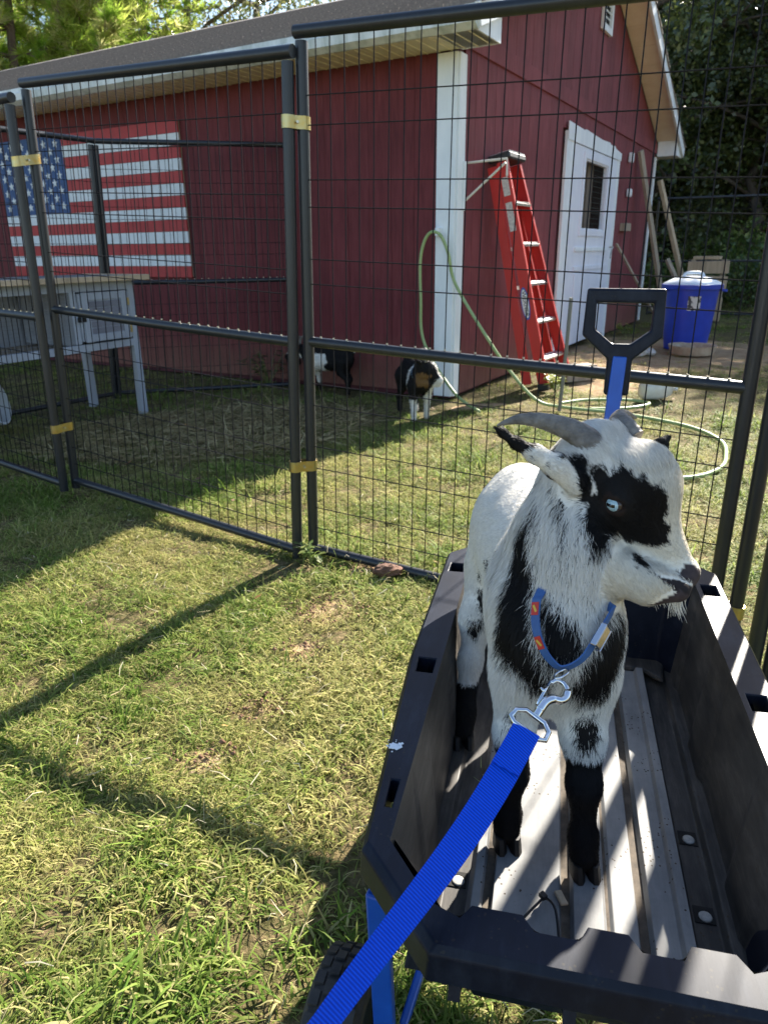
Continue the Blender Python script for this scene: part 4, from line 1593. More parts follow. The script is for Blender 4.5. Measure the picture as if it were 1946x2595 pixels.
# coat
tri = np.concatenate([quads[:, [0, 1, 2]], quads[:, [0, 2, 3]]])
A, B_, C_ = co[tri[:, 0]], co[tri[:, 1]], co[tri[:, 2]]
area = .5 * np.linalg.norm(np.cross(B_ - A, C_ - A), axis=1)
g = np.random.default_rng(5)
cen = (A + B_ + C_) / 3
hc = (cen - HO) @ HM / .93
dens = np.ones(len(tri))
isear = regw['ear'][tri[:, 0]] > .5
ishead = (regw['head'][tri[:, 0]] > .5)
dens[ishead] = 2.4
dens[isear] = 2.2
bare = (nose | lips | eyerim)[tri[:, 0]]
dens[bare] = .0
NH = 300000
pick = g.choice(len(tri), NH, p=area * dens / (area * dens).sum())
uv = g.random((NH, 2))
fl_ = uv.sum(1) > 1
uv[fl_] = 1 - uv[fl_]
b3 = np.stack([1 - uv.sum(1), uv[:, 0], uv[:, 1]], 1)
tv = tri[pick]
hp_ = (co[tv] * b3[:, :, None]).sum(1)
hn = (nrm[tv] * b3[:, :, None]).sum(1)
hn /= np.linalg.norm(hn, axis=1)[:, None]
hf = (flow[tv] * b3[:, :, None]).sum(1)
hlg = (hlen[tv] * b3).sum(1)
kk = np.argmax(b3 + g.random(b3.shape) * .3, 1)
hcol = skin_col[tv[np.arange(NH), kk]]
# on the body the two colours run into each other along the lie of the hair
from mathutils.kdtree import KDTree
kd = KDTree(len(co))
for i_, v_ in enumerate(co):
    kd.insert(v_, i_)
kd.balance()
mixr = np.where((regw['neck'] + regw['chest'] + regw['upleg'])[tv[:, 0]] > .5, .0085, np.where(regw['trunk'][tv[:, 0]] > .5, .006, 0.0))
mixr *= (hp_[:, 2] < .86)
patchy = hash_noise(hp_, 85, 77) * .7 + hash_noise(hp_, 190, 78) * .3
mo = hf * (g.normal(0, 1, NH) * mixr)[:, None] + g.normal(0, 1, (NH, 3)) * (mixr * .35)[:, None]
for i_ in np.nonzero(mixr > 0)[0]:
    hcol[i_] = skin_col[kd.find(hp_[i_] + mo[i_])[1]]
# odd pale hairs inside the dark parts of the chest
odd = (mixr > .01) & (hcol[:, 0] < .1) & (g.random(NH) < np.clip(.02 + 1.2 * (patchy - .30), 0, .65))
hcol[odd] = WHITE * .9
hc_ = (hp_ - HO) @ HM
wd = np.where(regw['head'][tv[:, 0]] > .4, .00055, .00065)
lift = np.where(regw['leg'][tv[:, 0]] > .5, .25, np.where(regw['neck'][tv[:, 0]] + regw['chest'][tv[:, 0]] > .5, .20, .10))
de = np.minimum(np.linalg.norm(hc_ / .93 - np.array([.050, -.050, -.037]), axis=1), np.linalg.norm(hc_ / .93 - np.array([.050, .050, -.037]), axis=1))
hlg = hlg * np.clip((de - .008) / .03, .12, 1)
# crest on the poll stands up
poll = (np.linalg.norm(hc_ - np.array([.005, .01, .005]), axis=1) < .045)
hlg = np.where(poll, hlg * 1.35, hlg)
lift = np.where(poll, .32, lift)
sco, sq, st, scol = strands(hp_, hn, hf, hlg, wd, hcol, lift, .20)
me = np_mesh('coat', local(sco), quads=sq, tris=st, mats=[m_fur])
set_col(me, 'Col', scol)
coat = link(bpy.data.objects.new('coat', me), goat)
coat['kind'] = 'stuff'

# chin whiskers and beard
bm_ = MB()
for i in range(95):
    t_ = g.random() ** .7
    base = np.array([.322, .783, .762]) * (1 - t_) + np.array([.364, .777, .757]) * t_
    base = base + HLt * g.uniform(-.009, .009) + np.array([0, -.003, -.012 + .006 * (1 - t_) * 0])
    ln = g.uniform(.006, .020) * (1.25 if t_ > .6 else .7)
    d_ = Vector(HF * g.uniform(-.1, .7) + np.array([g.normal(0, .2), g.normal(0, .2), -1]))
    d_.normalize()
    q = Vector(base)
    c2 = Vector(HF) * g.uniform(.1, .5) * ln
    pts = [q, q + d_ * ln * .5, q + d_ * ln * .9 + c2 * .6]
    bm_.tube([p - GO for p in pts], [.00045, .0003, .0001], 3, False)
m_whisk = simple('whisker', (.75, .70, .6), .5)
bo = bm_.build('beard', m_whisk, goat)
bo['kind'] = 'stuff'

def hpt(*a):
    return Vector(HW(*a)) - GO

def hnp(*a):
    return hpt(*a) + Vector((-.003, 0, -.010))

# horns
horn_near = horn_mesh([Vector(q) - GO for q in [(0.2658, 0.8532, 0.9059), (0.2542, 0.8593, 0.9226), (0.2334, 0.8746, 0.9352), (0.2020, 0.8933, 0.9425), (0.1736, 0.9039, 0.9424), (0.1486, 0.9112, 0.9332)]],
                      [.0170, .0160, .0132, .0095, .0060, .0010]).build('horn', m_horn, goat, auto=R(60))
horn_far = horn_mesh([Vector(q) - GO for q in [(0.3180, 0.8841, 0.9175), (0.3115, 0.8988, 0.9284), (0.3090, 0.9223, 0.9345), (0.3205, 0.9536, 0.9327), (0.3415, 0.9834, 0.9269), (0.3672, 1.0121, 0.9179)]],
                     [.0170, .0160, .0140, .0115, .0075, .0012]).build('horn', m_horn, goat, auto=R(60))

# eyes
def eye_mat():
    m, nt, b = new_mat('goat_eye')
    b.inputs['Roughness'].default_value = .08
    b.inputs['Coat Weight'].default_value = .25
    tc = N(nt, 'ShaderNodeTexCoord')
    sp = N(nt, 'ShaderNodeSeparateXYZ')
    nt.links.new(tc.outputs['Object'], sp.inputs[0])
    def m_(op, a, bb):
        n = N(nt, 'ShaderNodeMath', operation=op)
        for i, q in enumerate((a, bb)):
            if q is None:
                continue
            if isinstance(q, (int, float)):
                n.inputs[i].default_value = q
            else:
                nt.links.new(q, n.inputs[i])
        return n.outputs[0]
    x, z = sp.outputs[0], sp.outputs[2]
    r2 = m_('ADD', m_('MULTIPLY', x, x), m_('MULTIPLY', z, z))
    iris = m_('LESS_THAN', r2, .0086 ** 2)
    pup = m_('MULTIPLY', m_('LESS_THAN', m_('ABSOLUTE', x, None), .0060), m_('LESS_THAN', m_('ABSOLUTE', z, None), .0021))
    nz = N(nt, 'ShaderNodeTexNoise', Scale=900, Detail=2)
    nt.links.new(tc.outputs['Object'], nz.inputs['Vector'])
    ir = ramp(nt, [(.3, (.20, .35, .43)), (.7, (.46, .62, .68))])
    nt.links.new(nz.outputs['Fac'], ir.inputs[0])
    mx = N(nt, 'ShaderNodeMix', data_type='RGBA')
    nt.links.new(iris, mx.inputs[0])
    mx.inputs[6].default_value = (.045, .032, .028, 1)
    nt.links.new(ir.outputs[0], mx.inputs[7])
    mx2 = N(nt, 'ShaderNodeMix', data_type='RGBA')
    nt.links.new(pup, mx2.inputs[0])
    nt.links.new(mx.outputs[2], mx2.inputs[6])
    mx2.inputs[7].default_value = (.004, .004, .005, 1)
    nt.links.new(mx2.outputs[2], b.inputs['Base Color'])
    return m

m_eye = eye_mat()
for sy in (-1, 1):
    eb = MB()
    rings = []
    for i in range(9):
        th = math.pi * i / 8
        rings.append([Vector((.0105 * math.sin(th) * math.cos(2 * math.pi * k / 16), .0098 * math.cos(th), .0105 * math.sin(th) * math.sin(2 * math.pi * k / 16))) for k in range(16)])
    eb.loft(rings)
    eo = eb.build('eye', m_eye, goat, smooth=True)
    eo.scale = (1.1, 1, .95)
    eo.location = hpt(.0500, sy * .0500, -.0370)
    m3 = Matrix((Vector(HF * .60 + HU * .80), Vector(HLt), Vector(HU * .60 - HF * .80))).transposed()
    eo.rotation_euler = (m3 @ Euler((R(-6), 0, R(14 * sy))).to_matrix()).to_euler()

# hooves: two toes each
for (x, y, dx, dy) in ((.168, .784, 0, -1), (.264, .735, 0, -1), (.129, 1.005, 0, -1), (.258, 1.075, 0, -1)):
    hb = MB()
    for s in (-1, 1):
        ring0, ring1 = [], []
        cx, cy = x + s * .0105, y - .004
        for k in range(10):
            a = 2 * math.pi * k / 10
            ex = .0098 * math.cos(a)
            ey = .020 * math.sin(a) - (.004 if math.sin(a) < 0 else 0)
            ring0.append(Vector((cx + ex, cy + ey, BEDZ + .001)) - GO)
            ring1.append(Vector((cx + ex * .86, cy + .005 + ey * .78, BEDZ + .020)) - GO)
        hb.loft([ring0, ring1])
    hb.build('hoof', m_hoof, goat, auto=R(40))
# ---------------------------------------------------------------- garden dump cart
CANG = 13.3
cart = thing('garden_cart', 'black plastic dump cart with blue steel frame and D grip handle', 'garden cart', (.40, 1.352, 0), R(-CANG))

def plastic(name, a, b_, c_, scratch=.5, rough=.42, speck=(.05, .035, .022), spec=.26):
    m, nt, b = new_mat(name)
    tc = N(nt, 'ShaderNodeTexCoord')
    mp = N(nt, 'ShaderNodeMapping')
    mp.inputs['Scale'].default_value = (1, .12, .5)
    nt.links.new(tc.outputs['Object'], mp.inputs[0])
    n1_ = N(nt, 'ShaderNodeTexNoise', Scale=60, Detail=8, Roughness=.75)
    nt.links.new(mp.outputs[0], n1_.inputs['Vector'])
    n2_ = N(nt, 'ShaderNodeTexNoise', Scale=9, Detail=6, Roughness=.65)
    nt.links.new(tc.outputs['Object'], n2_.inputs['Vector'])
    n3_ = N(nt, 'ShaderNodeTexVoronoi', Scale=130)
    nt.links.new(tc.outputs['Object'], n3_.inputs['Vector'])
    n4_ = N(nt, 'ShaderNodeTexNoise', Scale=16, Detail=3)
    nt.links.new(tc.outputs['Object'], n4_.inputs['Vector'])
    ad = N(nt, 'ShaderNodeMath', operation='ADD')
    m1 = N(nt, 'ShaderNodeMath', operation='MULTIPLY')
    m1.inputs[1].default_value = scratch
    m2 = N(nt, 'ShaderNodeMath', operation='MULTIPLY')
    m2.inputs[1].default_value = 1 - scratch
    nt.links.new(n1_.outputs['Fac'], m1.inputs[0])
    nt.links.new(n2_.outputs['Fac'], m2.inputs[0])
    nt.links.new(m1.outputs[0], ad.inputs[0])
    nt.links.new(m2.outputs[0], ad.inputs[1])
    rp = ramp(nt, [(.36, a), (.50, b_), (.66, c_)])
    nt.links.new(ad.outputs[0], rp.inputs[0])
    # specks of soil
    lt = N(nt, 'ShaderNodeMath', operation='LESS_THAN')
    lt.inputs[1].default_value = .20
    nt.links.new(n3_.outputs['Distance'], lt.inputs[0])
    gt_ = N(nt, 'ShaderNodeMath', operation='GREATER_THAN')
    gt_.inputs[1].default_value = .56
    nt.links.new(n4_.outputs['Fac'], gt_.inputs[0])
    an = N(nt, 'ShaderNodeMath', operation='MULTIPLY')
    nt.links.new(lt.outputs[0], an.inputs[0])
    nt.links.new(gt_.outputs[0], an.inputs[1])
    mx = N(nt, 'ShaderNodeMix', data_type='RGBA')
    nt.links.new(an.outputs[0], mx.inputs[0])
    nt.links.new(rp.outputs[0], mx.inputs[6])
    mx.inputs[7].default_value = (*speck, 1)
    if name == 'scuffed_poly':
        # trodden-in red soil
        n5 = N(nt, 'ShaderNodeTexNoise', Scale=13, Detail=7, Roughness=.8)
        n5.noise_dimensions = '4D'
        n5.inputs['W'].default_value = 4.2
        nt.links.new(tc.outputs['Object'], n5.inputs['Vector'])
        r5 = ramp(nt, [(.60, (0, 0, 0)), (.72, (.75, .75, .75))])
        nt.links.new(n5.outputs['Fac'], r5.inputs[0])
        mx5 = N(nt, 'ShaderNodeMix', data_type='RGBA')
        nt.links.new(r5.outputs[0], mx5.inputs[0])
        nt.links.new(mx.outputs[2], mx5.inputs[6])
        mx5.inputs[7].default_value = (.16, .095, .055, 1)
        mx = mx5
    nt.links.new(mx.outputs[2], b.inputs['Base Color'])
    b.inputs['Roughness'].default_value = rough
    b.inputs['Specular IOR Level'].default_value = spec
    bp = N(nt, 'ShaderNodeBump', Strength=.12, Distance=.001)
    nt.links.new(n1_.outputs['Fac'], bp.inputs['Height'])
    nt.links.new(bp.outputs[0], b.inputs['Normal'])
    return m

m_poly = plastic('black_poly', (.003, .005, .012), (.006, .009, .019), (.017, .023, .038), .45, .40, (.022, .021, .022), .17)
m_floor = plastic('scuffed_poly', (.15, .151, .153), (.225, .225, .222), (.305, .300, .288), .4, .62)
m_wall = plastic('worn_poly', (.020, .019, .019), (.048, .044, .040), (.110, .099, .088), .7, .55)
m_grime = simple('groove_grime', (.060, .048, .036), .9, (.12, .095, .07), 70)
m_blue = simple('blue_steel', (.008, .065, .36), .32, (.010, .080, .42), 20, bump=.04, spec=.5)
m_rubber = simple('tyre_rubber', (.022, .021, .020), .8, (.075, .065, .052), 14, bump=.3, bscale=90, contrast=(.40, .75))
m_bolthead = simple('dull_zinc', (.46, .45, .41), .75, (.30, .29, .27), 160)
m_steel = simple('plated_steel', (.62, .62, .62), .28, metal=.9)
RZ, FZ = .55, BEDZ

# outlines (x across, y along; the far end is y = 0)
def outline(hx, y0, y1, ch_near, ch_far):
    return [(-hx, y0 + ch_near[1]), (-hx + ch_near[0], y0), (hx - ch_near[0], y0), (hx, y0 + ch_near[1]),
            (hx, y1 - ch_far), (hx - ch_far, y1), (-hx + ch_far, y1), (-hx, y1 - ch_far)]

outer = [(-.237, -.830), (-.146, -.934), (.146, -.934), (.237, -.830), (.2605, -.45), (.260, -.035), (.225, .0), (-.225, .0), (-.260, -.035), (-.2605, -.45)]

def xout(y):
    return .260 if y > -.45 else .260 - (-.45 - y) / .38 * .0225
inner = outline(.214, -.901, -.040, (.055, .075), .040)
floor_o = outline(.196, -.835, -.075, (.040, .050), .030)

def zigzag(yb, amp, hx, n, sgn):
    """scalloped line for the ribbed near wall"""
    pts = []
    segs = [(-.128, 0), (-.118, 1), (-.070, 1), (-.058, 0), (-.017, 0), (-.009, 1), (.027, 1), (.038, 0), (.074, 0), (.082, 1), (.120, 1), (.131, 0)]
    for x, u in segs:
        pts.append((x, yb + sgn * amp * u))
    return pts

near_in = [(-.159, -.890)] + zigzag(-.902, .016, .159, 0, 1) + [(.159, -.890)]

# rim: quads between inner and outer lines with real slots on the long sides
rim = MB()
slots_l = [(-.775, -.730), (-.492, -.452), (-.125, -.085)]
slots_r = [(-.775, -.730), (-.492, -.452), (-.135, -.090)]
def side_strip(sx, slots):
    ys_ = sorted({-.823, -.045} | {v for s in slots for v in s})
    ys_ = sorted(set(ys_) | {-.45})
    def row(y):
        xi, xo = .214, xout(y)
        return [sx * xi, sx * (xi + .009), sx * (xo - .010), sx * xo]
    for a, b_ in zip(ys_[:-1], ys_[1:]):
        hole = any(abs(a - s[0]) < 1e-6 for s in slots)
        xa, xb = row(a), row(b_)
        for k in range(3):
            if hole and k == 1:
                q = [(xa[1], a), (xa[2], a), (xb[2], b_), (xb[1], b_)]
                for i in range(4):
                    p_, r_ = q[i], q[(i + 1) % 4]
                    rim.add([(p_[0], p_[1], RZ), (r_[0], r_[1], RZ), (r_[0], r_[1], RZ - .035), (p_[0], p_[1], RZ - .035)], [(0, 1, 2, 3)])
                continue
            rim.add([(xa[k], a, RZ), (xa[k + 1], a, RZ), (xb[k + 1], b_, RZ), (xb[k], b_, RZ)], [(0, 1, 2, 3)])
side_strip(-1, slots_l)
side_strip(1, slots_r)
def flat(poly, z=RZ):
    rim.add([(x, y, z) for x, y in poly], [tuple(range(len(poly)))])
# near end and corners
flat([(-.214, -.823), (-.2379, -.823), (-.237, -.830), (-.146, -.934), (-.159, -.890)])
flat([(.214, -.823), (.159, -.890), (.146, -.934), (.237, -.830), (.2379, -.823)])
no = [(-.146, -.934), (.146, -.934)]
for i in range(len(near_in) - 1):
    a, b_ = near_in[i], near_in[i + 1]
    ta = (a[0] + .159) / .318
    tb = (b_[0] + .159) / .318
    oa, ob = (-.146 + .292 * ta, -.934), (-.146 + .292 * tb, -.934)
    rim.add([(*a, RZ), (*oa, RZ), (*ob, RZ), (*b_, RZ)], [(0, 1, 2, 3)])
# far end
flat([(-.260, -.045), (-.214, -.045), (-.214, -.080 + .0), (-.214, -.045), (-.174, -.040), (-.229, .0), (-.260, -.035)][0:2] + [(-.174, -.040), (-.229, 0.0), (-.260, -.035)])
flat([(.260, -.045), (.260, -.035), (.229, .0), (.174, -.040), (.214, -.045)])
flat([(-.174, -.040), (.174, -.040), (.229, 0), (-.229, 0)])
# skirt all round, rolled under
ol = outer
def ring_pts(scale_out, z):
    out = []
    for x, y in ol:
        cx_, cy_ = 0, -.48
        out.append((x + (scale_out if x > 0 else -scale_out), y + (scale_out if y > cy_ else -scale_out), z))
    return out
r0 = [(x, y, RZ) for x, y in ol]
r1 = ring_pts(.006, RZ - .008)
r2 = ring_pts(.008, RZ - .040)
r3 = ring_pts(-.004, RZ - .042)
r4 = ring_pts(-.006, RZ - .014)
n_ = len(ol)
for ra, rb in ((r0, r1), (r1, r2), (r2, r3), (r3, r4)):
    for i in range(n_):
        j = (i + 1) % n_
        rim.add([ra[i], ra[j], rb[j], rb[i]], [(0, 1, 2, 3)])
rim_o = rim.build('rim', m_poly, cart)
bm = bmesh.new()
bm.from_mesh(rim_o.data)
bmesh.ops.remove_doubles(bm, verts=bm.verts, dist=.0004)
bmesh.ops.recalc_face_normals(bm, faces=bm.faces)
bm.to_mesh(rim_o.data)
bm.free()
bv_ = rim_o.modifiers.new('bevel', 'BEVEL')
bv_.width = .004
bv_.segments = 3
bv_.limit_method = 'ANGLE'
bv_.angle_limit = R(30)

# walls: long sides lean in with shallow pressed ribs
def wall(top, bot, name, inset=None, mat=m_wall):
    mb = MB()
    rows = 6
    for i in range(len(top) - 1):
        for k in range(rows):
            def L(t, b_, f):
                return (t[0] + (b_[0] - t[0]) * f, t[1] + (b_[1] - t[1]) * f, RZ + (FZ + .0 - RZ) * f)
            f0, f1 = k / rows, (k + 1) / rows
            mb.add([L(top[i], bot[i], f0), L(top[i + 1], bot[i + 1], f0), L(top[i + 1], bot[i + 1], f1), L(top[i], bot[i], f1)], [(0, 1, 2, 3)])
    o = mb.build(name, mat, cart)
    bm = bmesh.new()
    bm.from_mesh(o.data)
    bmesh.ops.remove_doubles(bm, verts=bm.verts, dist=.0004)
    bmesh.ops.recalc_face_normals(bm, faces=bm.faces)
    bm.to_mesh(o.data)
    bm.free()
    bw = o.modifiers.new('bevel', 'BEVEL')
    bw.width = .006
    bw.segments = 2
    bw.limit_method = 'ANGLE'
    bw.angle_limit = R(12)
    return o

def ribbed_side(sx):
    top, bot = [], []
    for y, dx in ((-.823, 0), (-.70, 0), (-.685, .007), (-.600, .007), (-.585, 0), (-.40, 0), (-.385, .007), (-.300, .007), (-.285, 0), (-.14, 0), (-.13, .006), (-.080, .006)):
        top.append((sx * .214, y))
        yb = -.075 + (y + .045) * (.76 / .778) if y > -.8 else -.770
        bot.append((sx * (.196 - dx), yb))
    return top, bot
for sx in (-1, 1):
    tp, bt = ribbed_side(sx)
    wall(tp, bt, 'side_wall')
wall([(-.214, -.080), (-.174, -.040), (-.06, -.040), (-.05, -.046), (.05, -.046), (.06, -.040), (.174, -.040), (.214, -.080)],
     [(-.196, -.112), (-.166, -.082), (-.058, -.082), (-.052, -.088), (.052, -.088), (.058, -.082), (.166, -.082), (.196, -.112)], 'end_wall', mat=m_poly)
nb = [(x * .96, -.812 + (y + .902) * .5) for x, y in near_in]
wall([(-.214, -.823)] + near_in + [(.214, -.823)], [(-.196, -.770)] + nb + [(.196, -.770)], 'dump_wall')

# floor: long pressed ribs and grooves (profile across x)
prof = [(-.199, .0), (-.178, .0), (-.172, -.010), (-.140, -.010), (-.133, .002), (-.122, .002), (-.119, -.010), (-.108, -.010), (-.106, .0),
        (-.022, .0), (-.019, -.012), (-.008, -.012), (-.004, .0), (.032, .001), (.036, -.004), (.040, -.004), (.044, .001), (.073, .0), (.076, -.012), (.087, -.012), (.091, .0), (.120, .0), (.124, .009), (.136, .009), (.142, -.010), (.174, -.010), (.180, .0), (.199, .0)]
fl = MB()
yy_ = np.linspace(-.822, -.070, 18)
def fz(x, y, dz):
    e = min(1, max(0, (y + .822) / .03), max(0, (-.070 - y) / .03))
    return FZ + dz * e
for (xa, da), (xb, db) in zip(prof[:-1], prof[1:]):
    for ya, yb in zip(yy_[:-1], yy_[1:]):
        fl.add([(xa, ya, fz(xa, ya, da)), (xb, ya, fz(xb, ya, db)), (xb, yb, fz(xb, yb, db)), (xa, yb, fz(xa, yb, da))], [(0, 1, 2, 3)])
# darker, less scuffed channels along the sides are separate pressings
mb_c, mb_l, mb_g = MB(), MB(), MB()
for i, f_ in enumerate(fl.f):
    vs = [fl.v[k] for k in f_]
    cxm = sum(v.x for v in vs) / 4
    low = max(v.z for v in vs) < FZ - .003
    (mb_c if abs(cxm) > .1385 else (mb_g if low else mb_l)).add(vs, [(0, 1, 2, 3)])
for nm, mb_, mt in (('floor', mb_l, m_floor), ('floor_channel', mb_c, m_wall), ('floor_groove', mb_g, m_grime)):
    o = mb_.build(nm, mt, cart)
    bm = bmesh.new()
    bm.from_mesh(o.data)
    bmesh.ops.remove_doubles(bm, verts=bm.verts, dist=.0003)
    bmesh.ops.recalc_face_normals(bm, faces=bm.faces)
    bm.to_mesh(o.data)
    bm.free()
    bw = o.modifiers.new('bevel', 'BEVEL')
    bw.width = .0018
    bw.segments = 2
    bw.limit_method = 'ANGLE'
    bw.angle_limit = R(15)
# raised step by the far wall
MB().prism([(-.15, -.115), (.135, -.115), (.172, -.150), (.182, -.072), (-.18, -.072)], FZ - .002, FZ + .010).build('end_step', m_wall, cart, bevel=.006)
# carriage bolts on thin black plates that paint the shade of square wells
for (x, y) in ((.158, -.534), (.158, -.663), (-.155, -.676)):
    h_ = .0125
    w0 = MB().box((x, y, FZ - .0092), (2 * h_, 2 * h_, .0012)).build('well_shade_plate', m_dark, cart)
    MB().lathe([(.0001, .0020), (.0062, .0018), (.0080, .0012), (.0088, .0), (.0001, .0)], 12, lambda q, x=x, y=y: Vector((x + .001 + q.x, y - .003 + q.y, FZ - .0085 + q.z))).build('bolt', m_bolthead, w0, smooth=True)
# outside of the tub under the rim
tub = MB()
o1 = [(x * .90, -.48 + (y + .48) * .93, RZ - .015) for x, y in outer]
o2 = [(x * .80, -.47 + (y + .47) * (.76 if y < -.5 else .86), FZ - .020) for x, y in outer]
tub.loft([o1, o2])
bm = None
tb = MB()
n_ = len(o1)
for i in range(n_):
    j = (i + 1) % n_
    tb.add([o1[i], o1[j], o2[j], o2[i]], [(0, 1, 2, 3)])
tb.add(o2, [tuple(reversed(range(n_)))])
tb.build('tub', m_poly, cart, bevel=.004)
# ribs on the underside of the dump end
for x in (-.13, -.02, .09):
    MB().box((x, -.897, RZ - .075), (.012, .024, .05), (R(-24), 0, 0)).build('rib', m_poly, cart)

# blue frame, axle, wheels
fr = MB()
for sx in (-1, 1):
    fr.bar((sx * .150, -.76, FZ - .05), (sx * .150, .02, FZ - .05), .038, .020)
    fr.bar((sx * .165, -.60, FZ - .05), (sx * .215, -.74, .145), .040, .012, up=(1, 0, 0))
    fr.bar((sx * .150, -.12, FZ - .05), (sx * .150, -.04, .145), .034, .012, up=(1, 0, 0))
frame = fr.build('frame', m_blue, cart, bevel=.003)
for yy0 in (-.80, -.10):
    MB().tube([(-.25, yy0, .132), (.25, yy0, .132)], .012, 10).build('axle', m_poly, cart, auto=R(40))
MB().bar((-.222, -.850, .50), (-.214, -.838, .08), .026, .012, up=(.15, .98, 0)).build('side_brace', m_blue, cart, bevel=.003)
def wheel(x, y):
    tr = .132
    sgn = -1 if x < 0 else 1
    tt = MB()
    rings = []
    nseg = 48
    prof_t = [(.075, -.030), (.095, -.036), (.118, -.037), (.128, -.030), (.1320, -.014), (.1325, 0), (.1320, .014), (.128, .030), (.118, .037), (.095, .036), (.075, .030)]
    for k in range(nseg):
        a = 2 * math.pi * k / nseg
        rings.append([Vector((x + w_, y + r_ * math.cos(a), tr + r_ * math.sin(a))) for r_, w_ in prof_t])
    rings.append(rings[0])
    tt.loft(rings, cap=False)
    # tread blocks
    for k in range(30):
        for row, off in ((-.0245, 0), (-.008, .5), (.008, 0), (.0245, .5)):
            a = 2 * math.pi * (k + off) / 30
            rr = .1330 if abs(row) < .02 else .1300
            c = Vector((x + row, y + rr * math.cos(a), tr + rr * math.sin(a)))
            m3 = Euler((a, 0, 0)).to_matrix()
            tt.box(c, (.0125, .007, .0185), m3)
    w0 = tt.build('tyre', m_rubber, cart)
    hub = MB()
    hub.tube([(x - .028, y, tr), (x + .028, y, tr)], .076, 20)
    hub.tube([(x + sgn * .028, y, tr), (x + sgn * .046, y, tr)], .024, 12)
    hub.build('rim_disc', m_rail if False else m_poly, w0, auto=R(40))
for (x, y) in ((-.292, -.800), (.292, -.800), (-.26, -.10), (.26, -.10)):
    wheel(x, y)
# steering handle: blue flat shaft and black D grip, folded upright over the far end
sh_ = MB()
p0_, p1_ = Vector((.035, .06, .16)), Vector((.068, .262, .99))
sh_.bar(p0_, Vector((.035, .13, .40)), .030, .016, up=(0, 1, 0))
sh_.bar(Vector((.035, .13, .40)), Vector((.066, .255, .925)), .030, .016, up=(0, 1, 0))
sh_.build('handle_shaft', m_blue, cart, bevel=.003)
gO_ = Vector((.066, .262, .90))
ax_u = (Vector((.068, .275, 1.06)) - gO_).normalized()
ax_r = Vector((1, .02, 0))
ax_r = (ax_r - ax_u * ax_r.dot(ax_u)).normalized()
ax_n = ax_r.cross(ax_u)
def gp(u, v, w_=0):
    return gO_ + ax_r * u + ax_u * v + ax_n * w_
outl = [(-.024, -.035), (-.022, .035), (-.082, .080), (-.079, .168), (.079, .168), (.082, .080), (.022, .035), (.024, -.035)]
outl = [(-.026, -.060), (-.026, .018), (-.084, .068), (-.081, .168), (.081, .168), (.084, .068), (.026, .018), (.026, -.060)]
inn = [(-.020, .052), (-.059, .082), (-.060, .138), (.060, .138), (.059, .082), (.020, .052)]
gr = MB()
no_, ni_ = len(outl), len(inn)
for h0, hsign in ((.014, 1), (-.014, -1)):
    pass
def tri_ring(outer_, inner_, w_):
    return [gp(*p, w_) for p in outer_], [gp(*p, w_) for p in inner_]
to, ti = tri_ring(outl, inn, .015)
bo_, bi_ = tri_ring(outl, inn, -.015)
base = len(gr.v)
gr.v += to + ti + bo_ + bi_
A_, B2, C2, D2 = 0, no_, no_ + ni_, 2 * no_ + ni_
faces_t = [(1, 2, B2 + 1, B2 + 0), (2, 3, B2 + 2, B2 + 1), (3, 4, B2 + 3, B2 + 2), (4, 5, B2 + 4, B2 + 3), (5, 6, B2 + 5, B2 + 4), (6, 1, B2 + 0, B2 + 5), (0, 1, 6, 7)]
gr.f += faces_t
sh2 = no_ + ni_
gr.f += [tuple(i + sh2 for i in reversed(f_)) for f_ in faces_t]
for i in range(no_):
    j = (i + 1) % no_
    gr.f.append((i, j, C2 + j, C2 + i))
for i in range(ni_):
    j = (i + 1) % ni_
    gr.f.append((B2 + i, D2 + i, D2 + j, B2 + j))
grip = gr.build('grip', m_poly, cart)
bm = bmesh.new()
bm.from_mesh(grip.data)
bmesh.ops.recalc_face_normals(bm, faces=bm.faces)
bm.to_mesh(grip.data)
bm.free()
bw = grip.modifiers.new('bevel', 'BEVEL')
bw.width = .005
bw.segments = 3
bw.limit_method = 'ANGLE'
bw.angle_limit = R(30)
MB().bar(gp(0, -.075, -.021), gp(0, .028, -.021), .034, .012, up=ax_n, bevel=.002).build('handle_bracket', m_blue, cart)
pin = MB()
pin.tube([gp(.004 + .017 * math.cos(a), .004 + .017 * math.sin(a), -.034) for a in np.linspace(0, 2 * math.pi, 25)[:-1]], .0014, 6, closed=True)
pin.tube([gp(-.005, .008, -.036), gp(.008, -.004, -.036)], .0032, 8)
pin.build('ring_pin', m_steel, cart, smooth=True)
# white scuff of paint on the left rim, dried bird dropping on the tyre
sc_ = MB()
for i in range(34):
    a = rnd.uniform(0, 6.28)
    d_ = rnd.random() ** 1.3
    x, y = -.245 + .011 * d_ * math.cos(a) + .010 * (i % 3 == 0) * rnd.random(), -.672 + .016 * d_ * math.sin(a)
    s_ = rnd.uniform(.001, .0042) * (1.2 - d_)
    sc_.box((x, y, RZ + .0006 + i * .00002), (s_ * 2.2, s_ * rnd.uniform(.6, 1.6), .0008), (0, 0, rnd.uniform(0, 3)))
so = sc_.build('paint_scuff', m_white, cart)
so['kind'] = 'stuff'
# ---------------------------------------------------------------- rabbit hutch
m_grey = simple('grey_paint', (.36, .39, .45), .65, (.28, .30, .35), 12, (1, 1, .2), .15, 60)
m_hmesh = simple('hutch_mesh', (.24, .24, .26), .5)
hA = Vector((-1.80, 5.40, 0))
hutch = thing('hutch', 'grey wooden rabbit hutch on tall legs under the flag', 'hutch', hA, R(-120))
